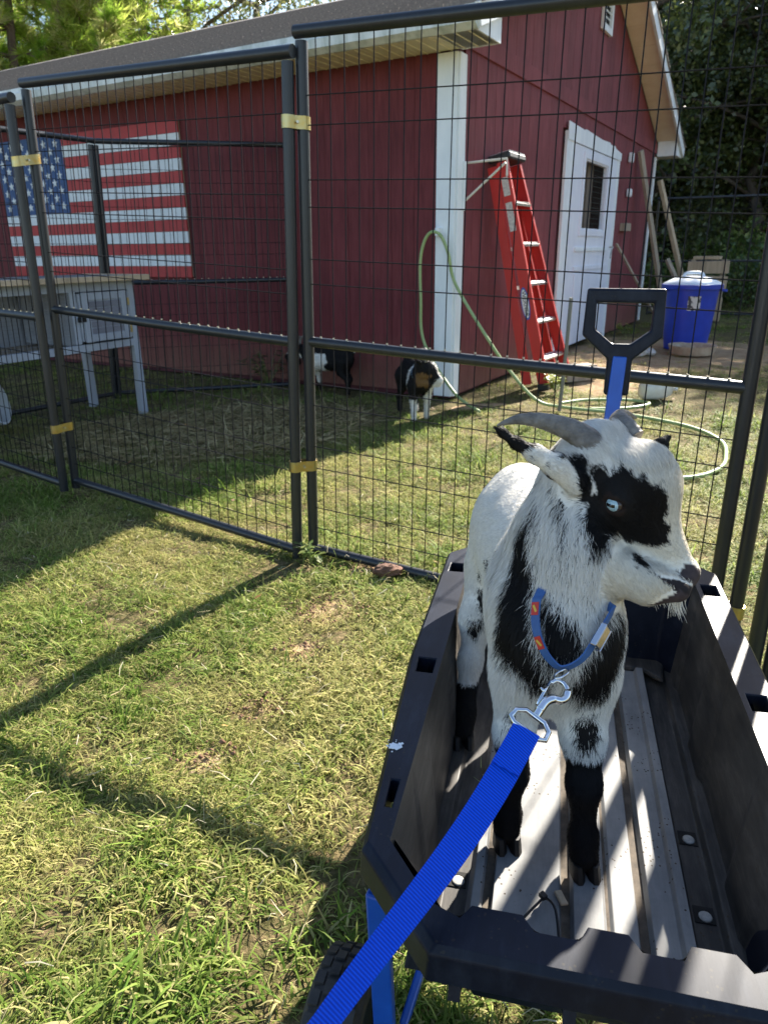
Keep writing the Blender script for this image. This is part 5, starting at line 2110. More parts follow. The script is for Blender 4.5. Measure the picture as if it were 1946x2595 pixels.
# local: +y runs along the front away from the near right leg (towards the camera), +x is outwards to the right
def hb(c, s, nm, mt=m_grey, par=None, bev=.003):
    return MB().box(c, s).build(nm, mt, par or hutch, bevel=bev)
HT, HB, HL_, HD = .975, .52, 1.62, .60
hutch.rotation_euler = (0, 0, R(180 - 30))
# after this turn local +y points to (-.5,-.866): along the front; local -x points outwards (.866,-.5)
hb((.02, .03, HT / 2), (.05, .055, HT), 'leg')
hb((HD - .02, .03, HT / 2), (.05, .055, HT), 'leg')
hb((.02, HL_ - .03, HT / 2), (.05, .055, HT), 'leg')
hb((HD - .02, HL_ - .03, HT / 2), (.05, .055, HT), 'leg')
hb((.02, HL_ / 2, HT - .035), (.045, HL_ - .11, .06), 'top_beam')
hb((.02, HL_ / 2, HB + .02), (.045, HL_ - .11, .05), 'bottom_beam')
hb((.02, .52, (HT + HB) / 2), (.045, .05, HT - HB - .10), 'stile')
hb((HD / 2, HL_ / 2, HB + .012), (HD - .09, HL_ - .03, .02), 'floor', m_oldwood)
hb((HD - .015, HL_ / 2, (HT + HB) / 2), (.02, HL_ - .11, HT - HB), 'back')
hb((HD / 2, .012, (HT + HB) / 2), (HD - .11, .018, HT - HB), 'end_panel')
MB().box((HD / 2 - .02, HL_ / 2 - .02, HT + .018), (HD + .14, HL_ + .12, .022)).build('roof', simple('roof_felt', (.10, .10, .10), .9, (.16, .15, .14), 30), hutch)
hb((-.085, HL_ / 2 - .02, HT + .016), (.022, HL_ + .14, .036), 'roof_edge', m_lumber)
hb((HD / 2 - .02, -.088, HT + .016), (HD + .12, .022, .036), 'roof_edge', m_lumber)
# door with louvred-looking planks
dr = hb((-.006, .281, (HT + HB) / 2 - .005), (.020, .425, HT - HB - .14), 'door')
for (c, s) in (((-.020, .115, .742), (.014, .055, .33)), ((-.020, .445, .742), (.014, .055, .33)), ((-.020, .28, .880), (.014, .276, .05)), ((-.020, .28, .605), (.014, .276, .05))):
    MB().box(c, s).build('door_frame', m_grey, dr, bevel=.003)
for i in range(5):
    MB().box((-.018, .28, .650 + i * .044), (.008, .270, .040)).build('plank', simple('hutch_plank', (.20, .20, .24), .7, (.15, .15, .18), 10) if i == 0 else MATS['hutch_plank'], dr, bevel=.003)
for z in (.83, .64):
    MB().box((-.030, .085, z), (.008, .016, .05)).build('hinge', m_brass, dr)
for y in (.47, .51):
    MB().box((-.028, y, .735), (.016, .024, .036), None, .004).build('latch', m_dark, dr)
# meshed run
hm = MB()
for i in range(1, 36):
    y = .55 + (HL_ - .62) * i / 36
    hm.tube([(-.002, y, HB + .045), (-.002, y, HT - .065)], .0011, 4, False)
for i in range(1, 14):
    z = HB + .045 + (HT - HB - .11) * i / 14
    hm.tube([(.002, .545, z), (.002, HL_ - .06, z)], .0011, 4, False)
o = hm.build('wire_front', m_hmesh, hutch)
o['kind'] = 'stuff'
hb((.30, .535, (HT + HB) / 2), (.50, .015, HT - HB - .08), 'divider')

# ---------------------------------------------------------------- step ladder folded against the gable wall
m_lad = simple('ladder_red', (.55, .035, .030), .42, (.46, .028, .026), 6, (1, 1, .3), .05, 60)
m_alu = simple('aluminium', (.66, .66, .66), .38, (.58, .58, .58), 30, metal=.75)
m_label = simple('paper_label', (.62, .60, .57), .5, (.44, .42, .42), 60, contrast=(.45, .6))
m_black = simple('black_plastic', (.018, .018, .020), .45)
barn_m = Matrix.Translation((.554, 5.815, 0)) @ Euler((0, 0, R(-30))).to_matrix().to_4x4()
ladder = thing('step_ladder', 'red folded step ladder with metal steps leaning on the barn gable wall', 'ladder', (.554, 5.815, 0), R(-30))
# local frame of the barn: x out of the gable wall, y along it
base_l, base_r = Vector((.54, .68, .0)), Vector((.58, 1.26, .0))
top_l, top_r = Vector((.15, .56, 1.80)), Vector((.15, .88, 1.80))
lean = (top_l - base_l).normalized()
def channel(a, b_, w, d, name, mat, parent, openx):
    """C-section rail: web plus two flanges"""
    mb = MB()
    ax = (b_ - a).normalized()
    u = Vector((1, 0, 0)) - ax * ax.x
    u.normalize()
    v = ax.cross(u)
    mb.bar(a, b_, .006, w, up=u)
    for s in (-1, 1):
        off = u * (s * (w / 2 - .003)) + v * (openx * d / 2)
        mb.bar(a + off, b_ + off, d, .006, up=u)
    return mb.build(name, mat, parent)
channel(base_l + Vector((.03, 0, .03)), top_l, .090, .030, 'front_rail', m_lad, ladder, 1)
channel(base_r + Vector((.03, 0, .03)), top_r, .090, .030, 'front_rail', m_lad, ladder, -1)
bk = Vector((-.10, -.02, 0))
channel(base_l + bk + Vector((0, -.045, .05)), top_l + Vector((-.07, -.03, -.04)), .074, .028, 'rear_rail', m_lad, ladder, 1)
channel(base_r + bk + Vector((0, .030, .05)), top_r + Vector((-.07, .02, -.04)), .074, .028, 'rear_rail', m_lad, ladder, -1)
for k in range(5):
    t = .145 + k * .172
    a, b_ = base_l.lerp(top_l, t), base_r.lerp(top_r, t)
    st = MB()
    st.bar(a + Vector((.022, .016, 0)), b_ + Vector((.022, -.016, 0)), .075, .020, up=(.25, 0, 1))
    for s in (-.028, -.010, .010, .028):
        st.bar(a + Vector((.022 + s, .016, .0115)), b_ + Vector((.022 + s, -.016, .0115)), .006, .004, up=(.25, 0, 1))
    st.build('step', m_alu, ladder)
    if k in (0, 2, 3):
        st2 = MB().bar(a + Vector((-.085, -.03, -.04)), b_ + Vector((-.085, .02, -.04)), .03, .008, up=(1, 0, .25)).build('rear_bar', m_alu, ladder)
cap = MB()
tc_ = (top_l + top_r) / 2 + Vector((-.02, 0, .03))
cap.box(tc_, (.19, .38, .055), Euler((0, R(-12), 0)).to_matrix(), .012)
cap.build('top_cap', m_black, ladder)
MB().box(tc_ + Vector((.004, 0, .030)), (.165, .35, .004), Euler((0, R(-12), 0)).to_matrix()).build('cap_plate', m_alu, ladder)
for q in (base_l, base_r):
    MB().box(q + Vector((.03, 0, .03)), (.095, .045, .06), Euler((R(0), R(-10), 0)).to_matrix(), .008).build('foot', m_black, ladder)
# stickers on the left rail: warning labels and the maker's oval
axl = (top_l - base_l).normalized()
ul = (Vector((1, 0, 0)) - axl * axl.x).normalized()
vl = axl.cross(ul)
def sticker(t, w, h, name, mat, off=.0045):
    c = base_l.lerp(top_l, t) - vl * off if vl.y > 0 else base_l.lerp(top_l, t) + vl * off
    m3 = Matrix((ul, axl, ul.cross(axl))).transposed()
    return MB().box(c, (w, h, .001), m3).build(name, mat, ladder)
sticker(.90, .055, .14, 'warning_label', m_label)
sticker(.775, .055, .22, 'warning_label', m_label)
m_ovb = simple('label_blue', (.03, .10, .42), .4)
m_ovw = simple('label_white', (.75, .75, .76), .4)
side_off = -vl if vl.y > 0 else vl
def oval(t, a, b_, off, name, mat):
    c = base_l.lerp(top_l, t) + side_off * off
    ring = []
    for k in range(24):
        an = 2 * math.pi * k / 24
        ring.append(c + ul * a * math.cos(an) + axl * b_ * math.sin(an))
    ring2 = [q + side_off * .0008 for q in ring]
    return MB().loft([ring, ring2]).build(name, mat, ladder)
oval(.40, .036, .135, .0042, 'maker_label', m_ovb)
oval(.40, .028, .118, .0052, 'maker_label', m_ovw)
fc = bpy.data.curves.new('maker_lettering', 'FONT')
fc.body = 'WERNER'
fc.size = .052
fc.align_x = 'CENTER'
fc.align_y = 'CENTER'
fc.extrude = .0004
_fo = bpy.data.objects.new('maker_lettering', fc)
SC.collection.objects.link(_fo)
bpy.context.view_layer.update()
_me = bpy.data.meshes.new_from_object(_fo.evaluated_get(bpy.context.evaluated_depsgraph_get()))
bpy.data.objects.remove(_fo)
fo = bpy.data.objects.new('maker_lettering', _me)
fo.data.materials.clear()
fo.data.materials.append(m_black)
link(fo, ladder)
xx, nn_ = -axl, side_off
yy2 = nn_.cross(xx)
fo.matrix_local = Matrix.Translation(base_l.lerp(top_l, .40) + side_off * .0068) @ Matrix((xx, yy2, nn_)).transposed().to_4x4()
# wooden block under the ladder's foot
tag(MB().box((1.80, 6.62, .07), (.34, .16, .14), (0, 0, R(24)), .006).build('timber_block', m_oldwood), 'weathered wooden block lying by the foot of the red ladder', 'timber block')

# ---------------------------------------------------------------- garden hose hung on the corner
m_hose = simple('hose_green', (.26, .35, .13), .45, (.33, .41, .18), 30)
def spline(pts, n=10):
    pts = [Vector(p) for p in pts]
    out = []
    for i in range(len(pts) - 1):
        p0, p1, p2, p3 = pts[max(i - 1, 0)], pts[i], pts[i + 1], pts[min(i + 2, len(pts) - 1)]
        for k in range(n):
            t = k / n
            out.append(.5 * ((2 * p1) + (p2 - p0) * t + (2 * p0 - 5 * p1 + 4 * p2 - p3) * t * t + (3 * p1 - p0 - 3 * p2 + p3) * t ** 3))
    out.append(pts[-1])
    return out
hose = thing('garden_hose', 'pale green garden hose looped over a hook on the barn corner and trailing over grass', 'hose', (.54, 5.70, 0))
hO = Vector(hose.location)
def W_(x, y, z):      # barn-local to world
    return barn_m @ Vector((x, y, z))
hp_pts = [(.72, 5.22, .016), (.56, 5.55, .10)] + [tuple(W_(*q)) for q in ((-.19, -.10, .45), (-.23, -.09, .80), (-.235, -.085, 1.10), (-.175, -.085, 1.26), (-.08, -.085, 1.265), (-.005, -.08, 1.13), (.05, -.05, .90))] + [(.80, 5.55, .52), (.98, 5.50, .27), (1.18, 5.42, .06), (1.38, 5.36, .014), (1.75, 5.10, .014), (2.05, 4.70, .014), (2.10, 4.30, .014), (1.96, 3.92, .014), (1.82, 3.70, .014), (1.62, 3.56, .014), (1.30, 3.52, .014), (.95, 3.40, .014)]
MB().tube([q - hO for q in spline(hp_pts, 9)], .0122, 8).build('tube', m_hose, hose, smooth=True)
MB().tube([q - hO for q in spline([(1.38, 5.50, .014), (1.62, 5.62, .014), (1.95, 5.60, .014), (2.06, 5.44, .014), (1.85, 5.30, .014), (1.55, 5.28, .014)], 9)], .0125, 8).build('tube', m_hose, hose, smooth=True)
MB().box(W_(-.10, -.055, 1.28) - hO, (.03, .07, .06), (0, 0, R(-30)), .004).build('hook', m_white, hose)

# ---------------------------------------------------------------- blue bin
m_bin = simple('bin_blue', (.008, .034, .34), .40, (.011, .045, .42), 8, bump=.03, spec=.45)
m_lid = simple('lid_pale', (.66, .74, .82), .4, (.76, .82, .88), 8)
m_cream = simple('bin_base_dirt', (.34, .24, .16), .8, (.50, .40, .30), 12)
tb_ = thing('trash_bin', 'blue plastic trash bin with pale domed lid on bare dirt', 'trash bin', (3.66, 8.76, 0))
MB().lathe([(.0001, .02), (.235, .0), (.245, .06), (.262, .20), (.300, .70), (.305, .735), (.285, .735), (.240, .10), (.0001, .09)], 36).build('tub', m_bin, tb_, auto=R(40))
MB().lathe([(.305, .690), (.338, .694), (.342, .742), (.318, .748), (.306, .742)], 36).build('rolled_rim', m_bin, tb_, auto=R(40))
for a in (R(-8), R(172)):
    MB().box((.345 * math.cos(a), .345 * math.sin(a), .672), (.075, .15, .03), (0, R(8), a), .008).build('grip', m_bin, tb_)
MB().lathe([(.0001, .835), (.10, .832), (.20, .812), (.275, .778), (.315, .757), (.330, .742), (.300, .742), (.0001, .76)], 36).build('lid', m_lid, tb_, auto=R(50))
ld = MB()
ld.tube(spline([(-.12, 0, .828), (-.09, 0, .862), (0, 0, .870), (.09, 0, .862), (.12, 0, .828)], 5), .018, 8)
ld.build('lid_handle', m_lid, tb_, smooth=True)
# printed sticker following the tub
sv, sf = [], []
for k in range(7):
    a = R(-118 + k * 4.6)
    for z in (.46, .62):
        rr = .262 + (.300 - .262) * (z - .20) / .50 + .003
        sv.append((rr * math.cos(a), rr * math.sin(a), z))
for k in range(6):
    sf.append((2 * k, 2 * k + 2, 2 * k + 3, 2 * k + 1))
mesh_obj('sticker', sv, sf, simple('bin_sticker', (.03, .03, .04), .5, (.55, .52, .50), 16, contrast=(.46, .54), detail=2), tb_)
# low pan and pale stones in front of the bin
pan = thing('mud_pan', 'shallow dusty rubber pan in front of the blue bin', 'pan', (3.55, 8.28, 0))
MB().lathe([(.0001, .012), (.21, .012), (.24, .09), (.262, .10), (.255, .075), (.225, .0), (.0001, 0)], 26).build('bowl', m_cream, pan, auto=R(40))
g5 = random.Random(9)
for i, (x, y, s_, lb) in enumerate(((2.86, 8.12, .10, 'pale chunk of broken concrete left of the rubber pan'), (3.04, 8.20, .075, 'small pale stone touching the rubber pan'), (2.70, 8.05, .06, 'smallest pale stone on the dirt by the planks'))):
    bm = bmesh.new()
    bmesh.ops.create_icosphere(bm, subdivisions=2, radius=s_)
    for v in bm.verts:
        v.co = Vector((v.co.x * 1.4, v.co.y * .9, v.co.z * .6)) * g5.uniform(.82, 1.12)
    me = bpy.data.meshes.new('stone')
    bm.to_mesh(me)
    bm.free()
    me.materials.append(simple('stone%d' % i, (.50, .47, .44), .9, (.38, .34, .30), 18))
    o = link(bpy.data.objects.new('stone', me))
    o.location = (x, y, s_ * .45)
    o.rotation_euler = (0, 0, i * 1.3)
    tag(o, lb, 'stone', 'stones by the bin')

# ---------------------------------------------------------------- boards leaning at the far barn corner
def leaner(a, b_, w, t, label, mat, name='plank'):
    a, b_ = Vector(a), Vector(b_)
    c = (a + b_) / 2
    o = MB().bar(a - c, b_ - c, w, t, up=(.7, -.7, .1), bevel=.003).build(name, mat)
    o.location = c
    return tag(o, label, 'plank', 'boards leaning by the barn')
leaner(W_(.52, 6.95, .03), W_(.06, 6.06, 2.42), .10, .045, 'tall grey brown board leaning on the gable wall right of the door', m_oldwood)
leaner(W_(.75, 8.05, .03), W_(.08, 7.62, 2.15), .09, .06, 'sunlit timber post leaning past the barn back corner', m_lumber)
leaner(W_(.55, 6.42, .02), W_(.08, 5.05, 1.20), .03, .03, 'thin grey stick leaning from the door to the dirt', m_oldwood, 'stick')
leaner(W_(.95, 7.15, .02), W_(.42, 7.05, .98), .10, .04, 'short dark plank upright between the boards', m_oldwood)
crate = thing('timber_crate', 'rough timber bin of pale boards beside the leaning planks', 'timber crate', W_(.95, 7.75, 0), R(-34))
for i, z in enumerate((.62, .84)):
    MB().box((0, -.02 + .01 * i, z), (.62, .03, .19), (0, R(2 - 3 * i), 0), .003).build('board', m_lumber, crate)
MB().box((0, 0, .20), (.55, .03, .36), None, .003).build('board', m_lumber, crate)
for x in (-.24, .22):
    MB().box((x, .04, .48), (.07, .045, .96), None, .003).build('post', m_oldwood, crate)
MB().box((-.05, .12, .985), (.40, .22, .05), None, .004).build('top_board', m_lumber, crate)

# ---------------------------------------------------------------- stake, jug, bucket
tag(MB().tube([(1.33, 5.29, 0), (1.345, 5.285, .41), (1.352, 5.28, .82)], .014, 8).build('stake', simple('grey_stake', (.16, .16, .15), .5, metal=.4), auto=R(40)), 'thin grey metal stake standing in the lawn before the ladder', 'stake')
m_jug = simple('milky_plastic', (.62, .60, .55), .35, (.55, .52, .46), 12)
jg = thing('jug', 'milky plastic jug lying on its side on the lawn', 'jug', (2.20, 5.70, .075), R(20))
rings = []
for x, w_, h in ((-.13, .03, .03), (-.125, .065, .065), (-.03, .075, .074), (.06, .074, .072), (.12, .055, .055), (.15, .022, .022), (.18, .020, .020)):
    rings.append([Vector((x, w_ * math.copysign(abs(math.cos(a)) ** .6, math.cos(a)), h * math.copysign(abs(math.sin(a)) ** .6, math.sin(a)))) for a in np.linspace(0, 2 * math.pi, 17)[:-1]])
MB().loft(rings).build('bottle', m_jug, jg, smooth=True)
MB().tube([(.175, 0, 0), (.20, 0, 0)], .024, 12).build('lid', m_white, jg)
MB().tube(spline([(.02, 0, .07), (.04, 0, .10), (.09, 0, .09), (.115, 0, .05)], 5), .010, 8).build('handle', m_jug, jg, smooth=True)
bk_ = thing('bucket', 'white plastic bucket tipped in the shade at the left edge', 'bucket', (-2.83, 4.86, .16), R(60))
bk_.rotation_euler = (R(78), 0, R(95))
MB().lathe([(.0001, -.20), (.125, -.20), (.150, .16), (.158, .16), (.158, .185), (.146, .185), (.120, -.18), (.0001, -.185)], 28).build('pail', simple('white_plastic', (.66, .70, .76), .4), bk_, auto=R(40))
MB().tube([(.155 * math.cos(a), .155 * math.sin(a) * 1.0, .15 - .05 * math.sin(a)) for a in np.linspace(0, math.pi, 13)], .003, 6).build('bail', m_steel, bk_)

# ---------------------------------------------------------------- odd bits in the cart bed (cart frame)
cart_m = Matrix.Translation((.40, 1.352, 0)) @ Euler((0, 0, R(-CANG))).to_matrix().to_4x4()
def CW(x, y, z):
    return cart_m @ Vector((x, y, z))
ztie = MB()
ztie.tube(spline([CW(-.022, -.765, BEDZ + .006), CW(-.028, -.725, BEDZ + .022), CW(-.040, -.700, BEDZ + .012), CW(-.052, -.712, BEDZ + .010), CW(-.075, -.745, BEDZ + .008), CW(-.098, -.775, BEDZ + .005)], 6), .0018, 5)
ztie.box(CW(-.043, -.697, BEDZ + .012), (.007, .009, .006), (0, 0, .5))
tag(ztie.build('cable_tie', m_black, smooth=False), 'cut black cable tie lying on the cart bed', 'cable tie')
tag(MB().box(CW(-.020, -.688, BEDZ + .004), (.010, .022, .004), (0, .1, .2), .001).build('wood_chip', m_lumber), 'small pale wood chip on the cart bed by the cable tie', 'wood chip')
hay = MB()
g9 = random.Random(3)
for i in range(14):
    c = CW(-.125 + g9.uniform(-.02, .025), -.500 + g9.uniform(-.03, .03), BEDZ + .012 + g9.uniform(0, .02))
    a = g9.uniform(0, 6.28)
    d = Vector((math.cos(a), math.sin(a), g9.uniform(-.1, .5))) * g9.uniform(.008, .022)
    hay.tube([c, c + d * .6, c + d + Vector((0, 0, .004))], [.0008, .0007, .0003], 4)
tag(hay.build('weed_sprig', simple('sprig', (.33, .36, .16), .7)), 'little dry weed sprig on the cart bed behind the leash', 'weed sprig')
# rusty dust spots
# ---------------------------------------------------------------- trees
def leaf_mat(name, trans=.35, rough=.45, spec=.3):
    m, nt, b = new_mat(name)
    at = N(nt, 'ShaderNodeAttribute', attribute_name='Col')
    oi = N(nt, 'ShaderNodeObjectInfo')
    hsv = N(nt, 'ShaderNodeHueSaturation')
    mr = N(nt, 'ShaderNodeMapRange')
    mr.inputs[3].default_value = .8
    mr.inputs[4].default_value = 1.2
    nt.links.new(oi.outputs['Random'], mr.inputs[0])
    nt.links.new(mr.outputs[0], hsv.inputs['Value'])
    nt.links.new(at.outputs['Color'], hsv.inputs['Color'])
    nt.links.new(hsv.outputs[0], b.inputs['Base Color'])
    b.inputs['Roughness'].default_value = rough
    b.inputs['Specular IOR Level'].default_value = spec
    tr = N(nt, 'ShaderNodeBsdfTranslucent')
    nt.links.new(hsv.outputs[0], tr.inputs['Color'])
    ms = N(nt, 'ShaderNodeMixShader')
    ms.inputs[0].default_value = trans
    o = [n for n in nt.nodes if n.type == 'OUTPUT_MATERIAL'][0]
    nt.links.new(b.outputs[0], ms.inputs[1])
    nt.links.new(tr.outputs[0], ms.inputs[2])
    nt.links.new(ms.outputs[0], o.inputs['Surface'])
    return m

m_leaf = leaf_mat('broad_leaf', .35, .28, .6)
m_needle = leaf_mat('pine_needle', .68, .30, .6)
m_bark = simple('bark', (.075, .060, .048), .9, (.13, .105, .085), 14, (1, 1, .25), .8, 30)
m_pbark = simple('pine_bark', (.11, .075, .055), .9, (.19, .14, .105), 9, (1, 1, .4), .8, 24)

def leaf_quads(P, size, cols, seed, down=.2):
    g = np.random.default_rng(seed)
    n = len(P)
    a = g.normal(0, 1, (n, 3))
    a[:, 2] -= down
    a /= np.linalg.norm(a, axis=1)[:, None]
    b = np.cross(a, g.normal(0, 1, (n, 3)))
    b /= np.linalg.norm(b, axis=1)[:, None] + 1e-9
    s = (size * g.uniform(.6, 1.3, n))[:, None]
    co = np.stack([P - a * s * .5, P + b * s * .30, P + a * s * .55, P - b * s * .30], 1).reshape(-1, 3)
    k = np.arange(n) * 4
    return co, np.stack([k, k + 1, k + 2, k + 3], 1), np.repeat(cols, 4, 0)

def limb_tree(seed, h, trunk_r, crown_lo, crown_r, n_limb, n_leaf, size, cols):
    """trunk and limbs as tubes, leaves in loose clumps along the limbs"""
    g = np.random.default_rng(seed)
    mb = MB()
    trunk = [Vector((g.normal(0, .05) * k, g.normal(0, .05) * k, h * .86 * k / 7)) for k in range(8)]
    mb.tube(trunk, [trunk_r * (1 - .8 * k / 7) * (1.35 if k == 0 else 1) for k in range(8)], 9)
    cl = []
    for i in range(n_limb):
        t = crown_lo + (1 - crown_lo) * (i + g.random()) / n_limb
        z = h * .86 * t
        k = min(int(t * 7), 6)
        base = trunk[k].lerp(trunk[k + 1], t * 7 - k)
        a = i * 2.4 + g.uniform(-.5, .5)
        prof = math.sin(math.pi * min(1, .18 + .82 * (t - crown_lo) / (1 - crown_lo))) ** .7
        L_ = crown_r * (.35 + .75 * prof) * g.uniform(.75, 1.15)
        rise = g.uniform(.1, .75)
        pts = [base]
        for s in range(1, 5):
            pts.append(base + Vector((math.cos(a + g.normal(0, .12)), math.sin(a + g.normal(0, .12)), rise * (1 - .12 * s))) * L_ * s / 4)
        mb.tube(pts, [trunk_r * .36 * (1 - .2 * s) for s in range(5)], 5)
        for s in range(2, 5):
            for q in range(3):
                c = pts[s] + Vector(g.normal(0, .32 * L_ / 2, 3))
                cl.append((np.array(c), g.uniform(.35, .75) * L_ / 2.6))
    for q in range(6):
        cl.append((np.array(trunk[7]) + g.normal(0, .5, 3) + np.array([0, 0, .3]), .7))
    cl_c = np.array([c for c, r_ in cl])
    cl_r = np.array([r_ for c, r_ in cl])
    pick = g.choice(len(cl), n_leaf, p=cl_r ** 2 / (cl_r ** 2).sum())
    d = g.normal(0, 1, (n_leaf, 3))
    d /= np.linalg.norm(d, axis=1)[:, None]
    P = cl_c[pick] + d * (cl_r[pick] * g.random(n_leaf) ** .45)[:, None] * np.array([1, 1, .75])
    P[:, 2] = np.maximum(P[:, 2], .3)
    base_c = np.array(cols)[g.integers(0, len(cols), n_leaf)]
    tone = g.uniform(.75, 1.25, len(cl))[pick]
    co, q, cc = leaf_quads(P, size, base_c * tone[:, None], seed + 1)
    me = np_mesh('crown', co, quads=q, mats=[m_leaf])
    set_col(me, 'Col', cc)
    tm = bpy.data.meshes.new('trunk')
    tm.from_pydata([tuple(v) for v in mb.v], [], mb.f)
    tm.polygons.foreach_set('use_smooth', [True] * len(tm.polygons))
    tm.materials.append(m_bark)
    return tm, me

def pine_tree(seed, h, trunk_r, crown_lo, n_whorl, tuft_n, needle):
    g = np.random.default_rng(seed)
    mb = MB()
    trunk = [Vector((g.normal(0, .03) * k, g.normal(0, .03) * k, h * k / 8)) for k in range(9)]
    mb.tube(trunk, [trunk_r * (1 - .92 * k / 8) for k in range(9)], 9)
    tp, td = [], []
    for w in range(n_whorl):
        t = crown_lo + (1 - crown_lo) * w / (n_whorl - 1) * .97
        k = min(int(t * 8), 7)
        base = trunk[k].lerp(trunk[k + 1], t * 8 - k)
        for b in range(g.integers(4, 7)):
            a = g.uniform(0, 6.28)
            L_ = (1.0 - t) * 2.9 + .75
            L_ *= g.uniform(.7, 1.15)
            up = .15 + .7 * (t - crown_lo)
            pts = [base]
            for s in range(1, 6):
                f = s / 5
                pts.append(base + Vector((math.cos(a), math.sin(a), up * f - .25 * f * (1 - f))) * L_ * f + Vector(g.normal(0, .04, 3)))
            mb.tube(pts, [.032 * (1 - .16 * s) * (1.3 - t) for s in range(6)], 4)
            ns = int(8 + 9 * L_)
            for _ in range(ns):
                f = g.uniform(.3, 1.0)
                j = min(int(f * 5), 4)
                p_ = pts[j].lerp(pts[j + 1], f * 5 - j)
                dirv = (pts[j + 1] - pts[j]).normalized()
                side = Vector(g.normal(0, 1, 3))
                side.z = abs(side.z) * .6
                ln = g.uniform(.05, .42) * (1.2 - .5 * f)
                q = p_ + side.normalized() * ln
                mb.tube([p_, q], [.008, .004], 3, False)
                tp.append(q)
                td.append((side.normalized() * .7 + dirv * .6 + Vector((0, 0, .35))).normalized())
    tp = np.array(tp)
    td = np.array(td)
    nt_ = len(tp)
    P = np.repeat(tp, tuft_n, 0)
    D = np.repeat(td, tuft_n, 0) + g.normal(0, .55, (nt_ * tuft_n, 3))
    D /= np.linalg.norm(D, axis=1)[:, None]
    S = np.cross(D, g.normal(0, 1, D.shape))
    S /= np.linalg.norm(S, axis=1)[:, None] + 1e-9
    L_ = (needle * g.uniform(.6, 1.15, len(P)))[:, None]
    P = P - np.repeat(td, tuft_n, 0) * (g.random(len(P)) * .10)[:, None]
    tip = P + D * L_
    tip[:, 2] -= .18 * L_[:, 0]
    co = np.stack([P - S * .012, P + S * .012, tip], 1).reshape(-1, 3)
    k = np.arange(len(P)) * 3
    cols = np.array([(.26, .42, .05), (.40, .54, .08), (.52, .60, .13), (.62, .60, .26)])
    cc = cols[g.integers(0, 4, nt_)] * g.uniform(.8, 1.2, nt_)[:, None]
    cc = np.repeat(np.repeat(cc, tuft_n, 0), 3, 0)
    me = np_mesh('needles', co, tris=np.stack([k, k + 1, k + 2], 1), mats=[m_needle])
    set_col(me, 'Col', cc)
    tm = bpy.data.meshes.new('trunk')
    tm.from_pydata([tuple(v) for v in mb.v], [], mb.f)
    tm.materials.append(m_pbark)
    return tm, me

def plant_tree(name, label, cat, meshes, loc, rz, sc, group):
    t = thing(name, label, cat, loc, rz, group)
    t.scale = (sc, sc, sc)
    tr_ = link(bpy.data.objects.new('trunk', meshes[0]), t)
    cr_ = link(bpy.data.objects.new('crown', meshes[1]), t)
    return t

pines = [pine_tree(21, 11.5, .20, .16, 17, 24, .42), pine_tree(22, 10.5, .18, .12, 16, 24, .44)]
PINES = [(-7.6, 17.2, .4, .86, 0, 'pale green pine second from the left above the barn roof'), (-6.0, 17.4, 2.0, .82, 1, 'fluffy yellow green pine third from the left above the roof'),
         (-8.9, 16.4, 3.0, .9, 1, 'tall pine at the left picture edge above the eave'), (-5.4, 19.4, 1.2, .84, 0, 'pine standing rightmost in the row above the barn roof'),
         (-8.3, 21.5, 4.2, 1.1, 0, 'tallest pine behind the others above the barn roof'), (-10.4, 20.5, 5.0, 1.15, 1, 'shaded pine deep behind the left pines')]
for x, y, rz, sc, k, lb in PINES:
    plant_tree('pine_tree', lb, 'pine tree', pines[k], (x, y, -.05), rz, sc, 'pines behind the barn')
G_DARK = [(.050, .070, .022), (.070, .095, .028), (.090, .120, .034), (.125, .150, .045)]
G_PALE = [(.085, .115, .035), (.12, .145, .045), (.16, .165, .065), (.20, .19, .09)]
oaks = [limb_tree(31, 9.5, .22, .16, 3.4, 26, 24000, .135, G_DARK), limb_tree(32, 8.6, .20, .10, 3.2, 24, 23000, .13, G_DARK), limb_tree(33, 10.2, .26, .24, 3.6, 26, 24000, .14, G_DARK)]
thin = limb_tree(34, 11.5, .18, .30, 3.0, 22, 7500, .11, G_PALE)
for x, y, rz, sc, lb in ((-4.9, 21.0, .3, .98, 'thin leafy tree with sky gaps above the roof right of the pines'), (-3.4, 23.5, 1.6, 1.0, 'sparse pale tree above the roof ridge'), (-6.0, 26.5, 2.6, 1.08, 'sparse tall tree behind the pines')):
    plant_tree('leafy_tree', lb, 'tree', thin, (x, y, -.05), rz, sc, 'thin trees behind the barn')
OAKS = [(6.3, 18.6, .2, .90, 0, 'dark leafy tree right beside the barn rake board'), (8.8, 18.2, 1.7, .86, 1, 'dense dark tree above the blue bin'), (10.9, 17.0, 3.1, .82, 2, 'dark tree with a thick trunk near the right edge'),
        (7.6, 22.5, 4.0, 1.10, 2, 'taller dark tree behind the first row on the right'), (10.6, 21.5, 5.2, 1.02, 0, 'dark tree behind between two front trees on the right'), (13.0, 19.8, .9, .92, 1, 'dark tree at the right picture edge'),
        (5.0, 24.5, 2.2, 1.15, 1, 'dark tree behind the barn gable peak'), (12.8, 24.5, 1.1, 1.05, 2, 'deep shaded tree at the back of the right wood'), (9.2, 26.5, .5, 1.25, 0, 'tall background tree in the middle of the right wood')]
for x, y, rz, sc, k, lb in OAKS:
    plant_tree('shade_tree', lb, 'tree', oaks[k], (x, y, -.05), rz, sc, 'dark trees beyond the yard')
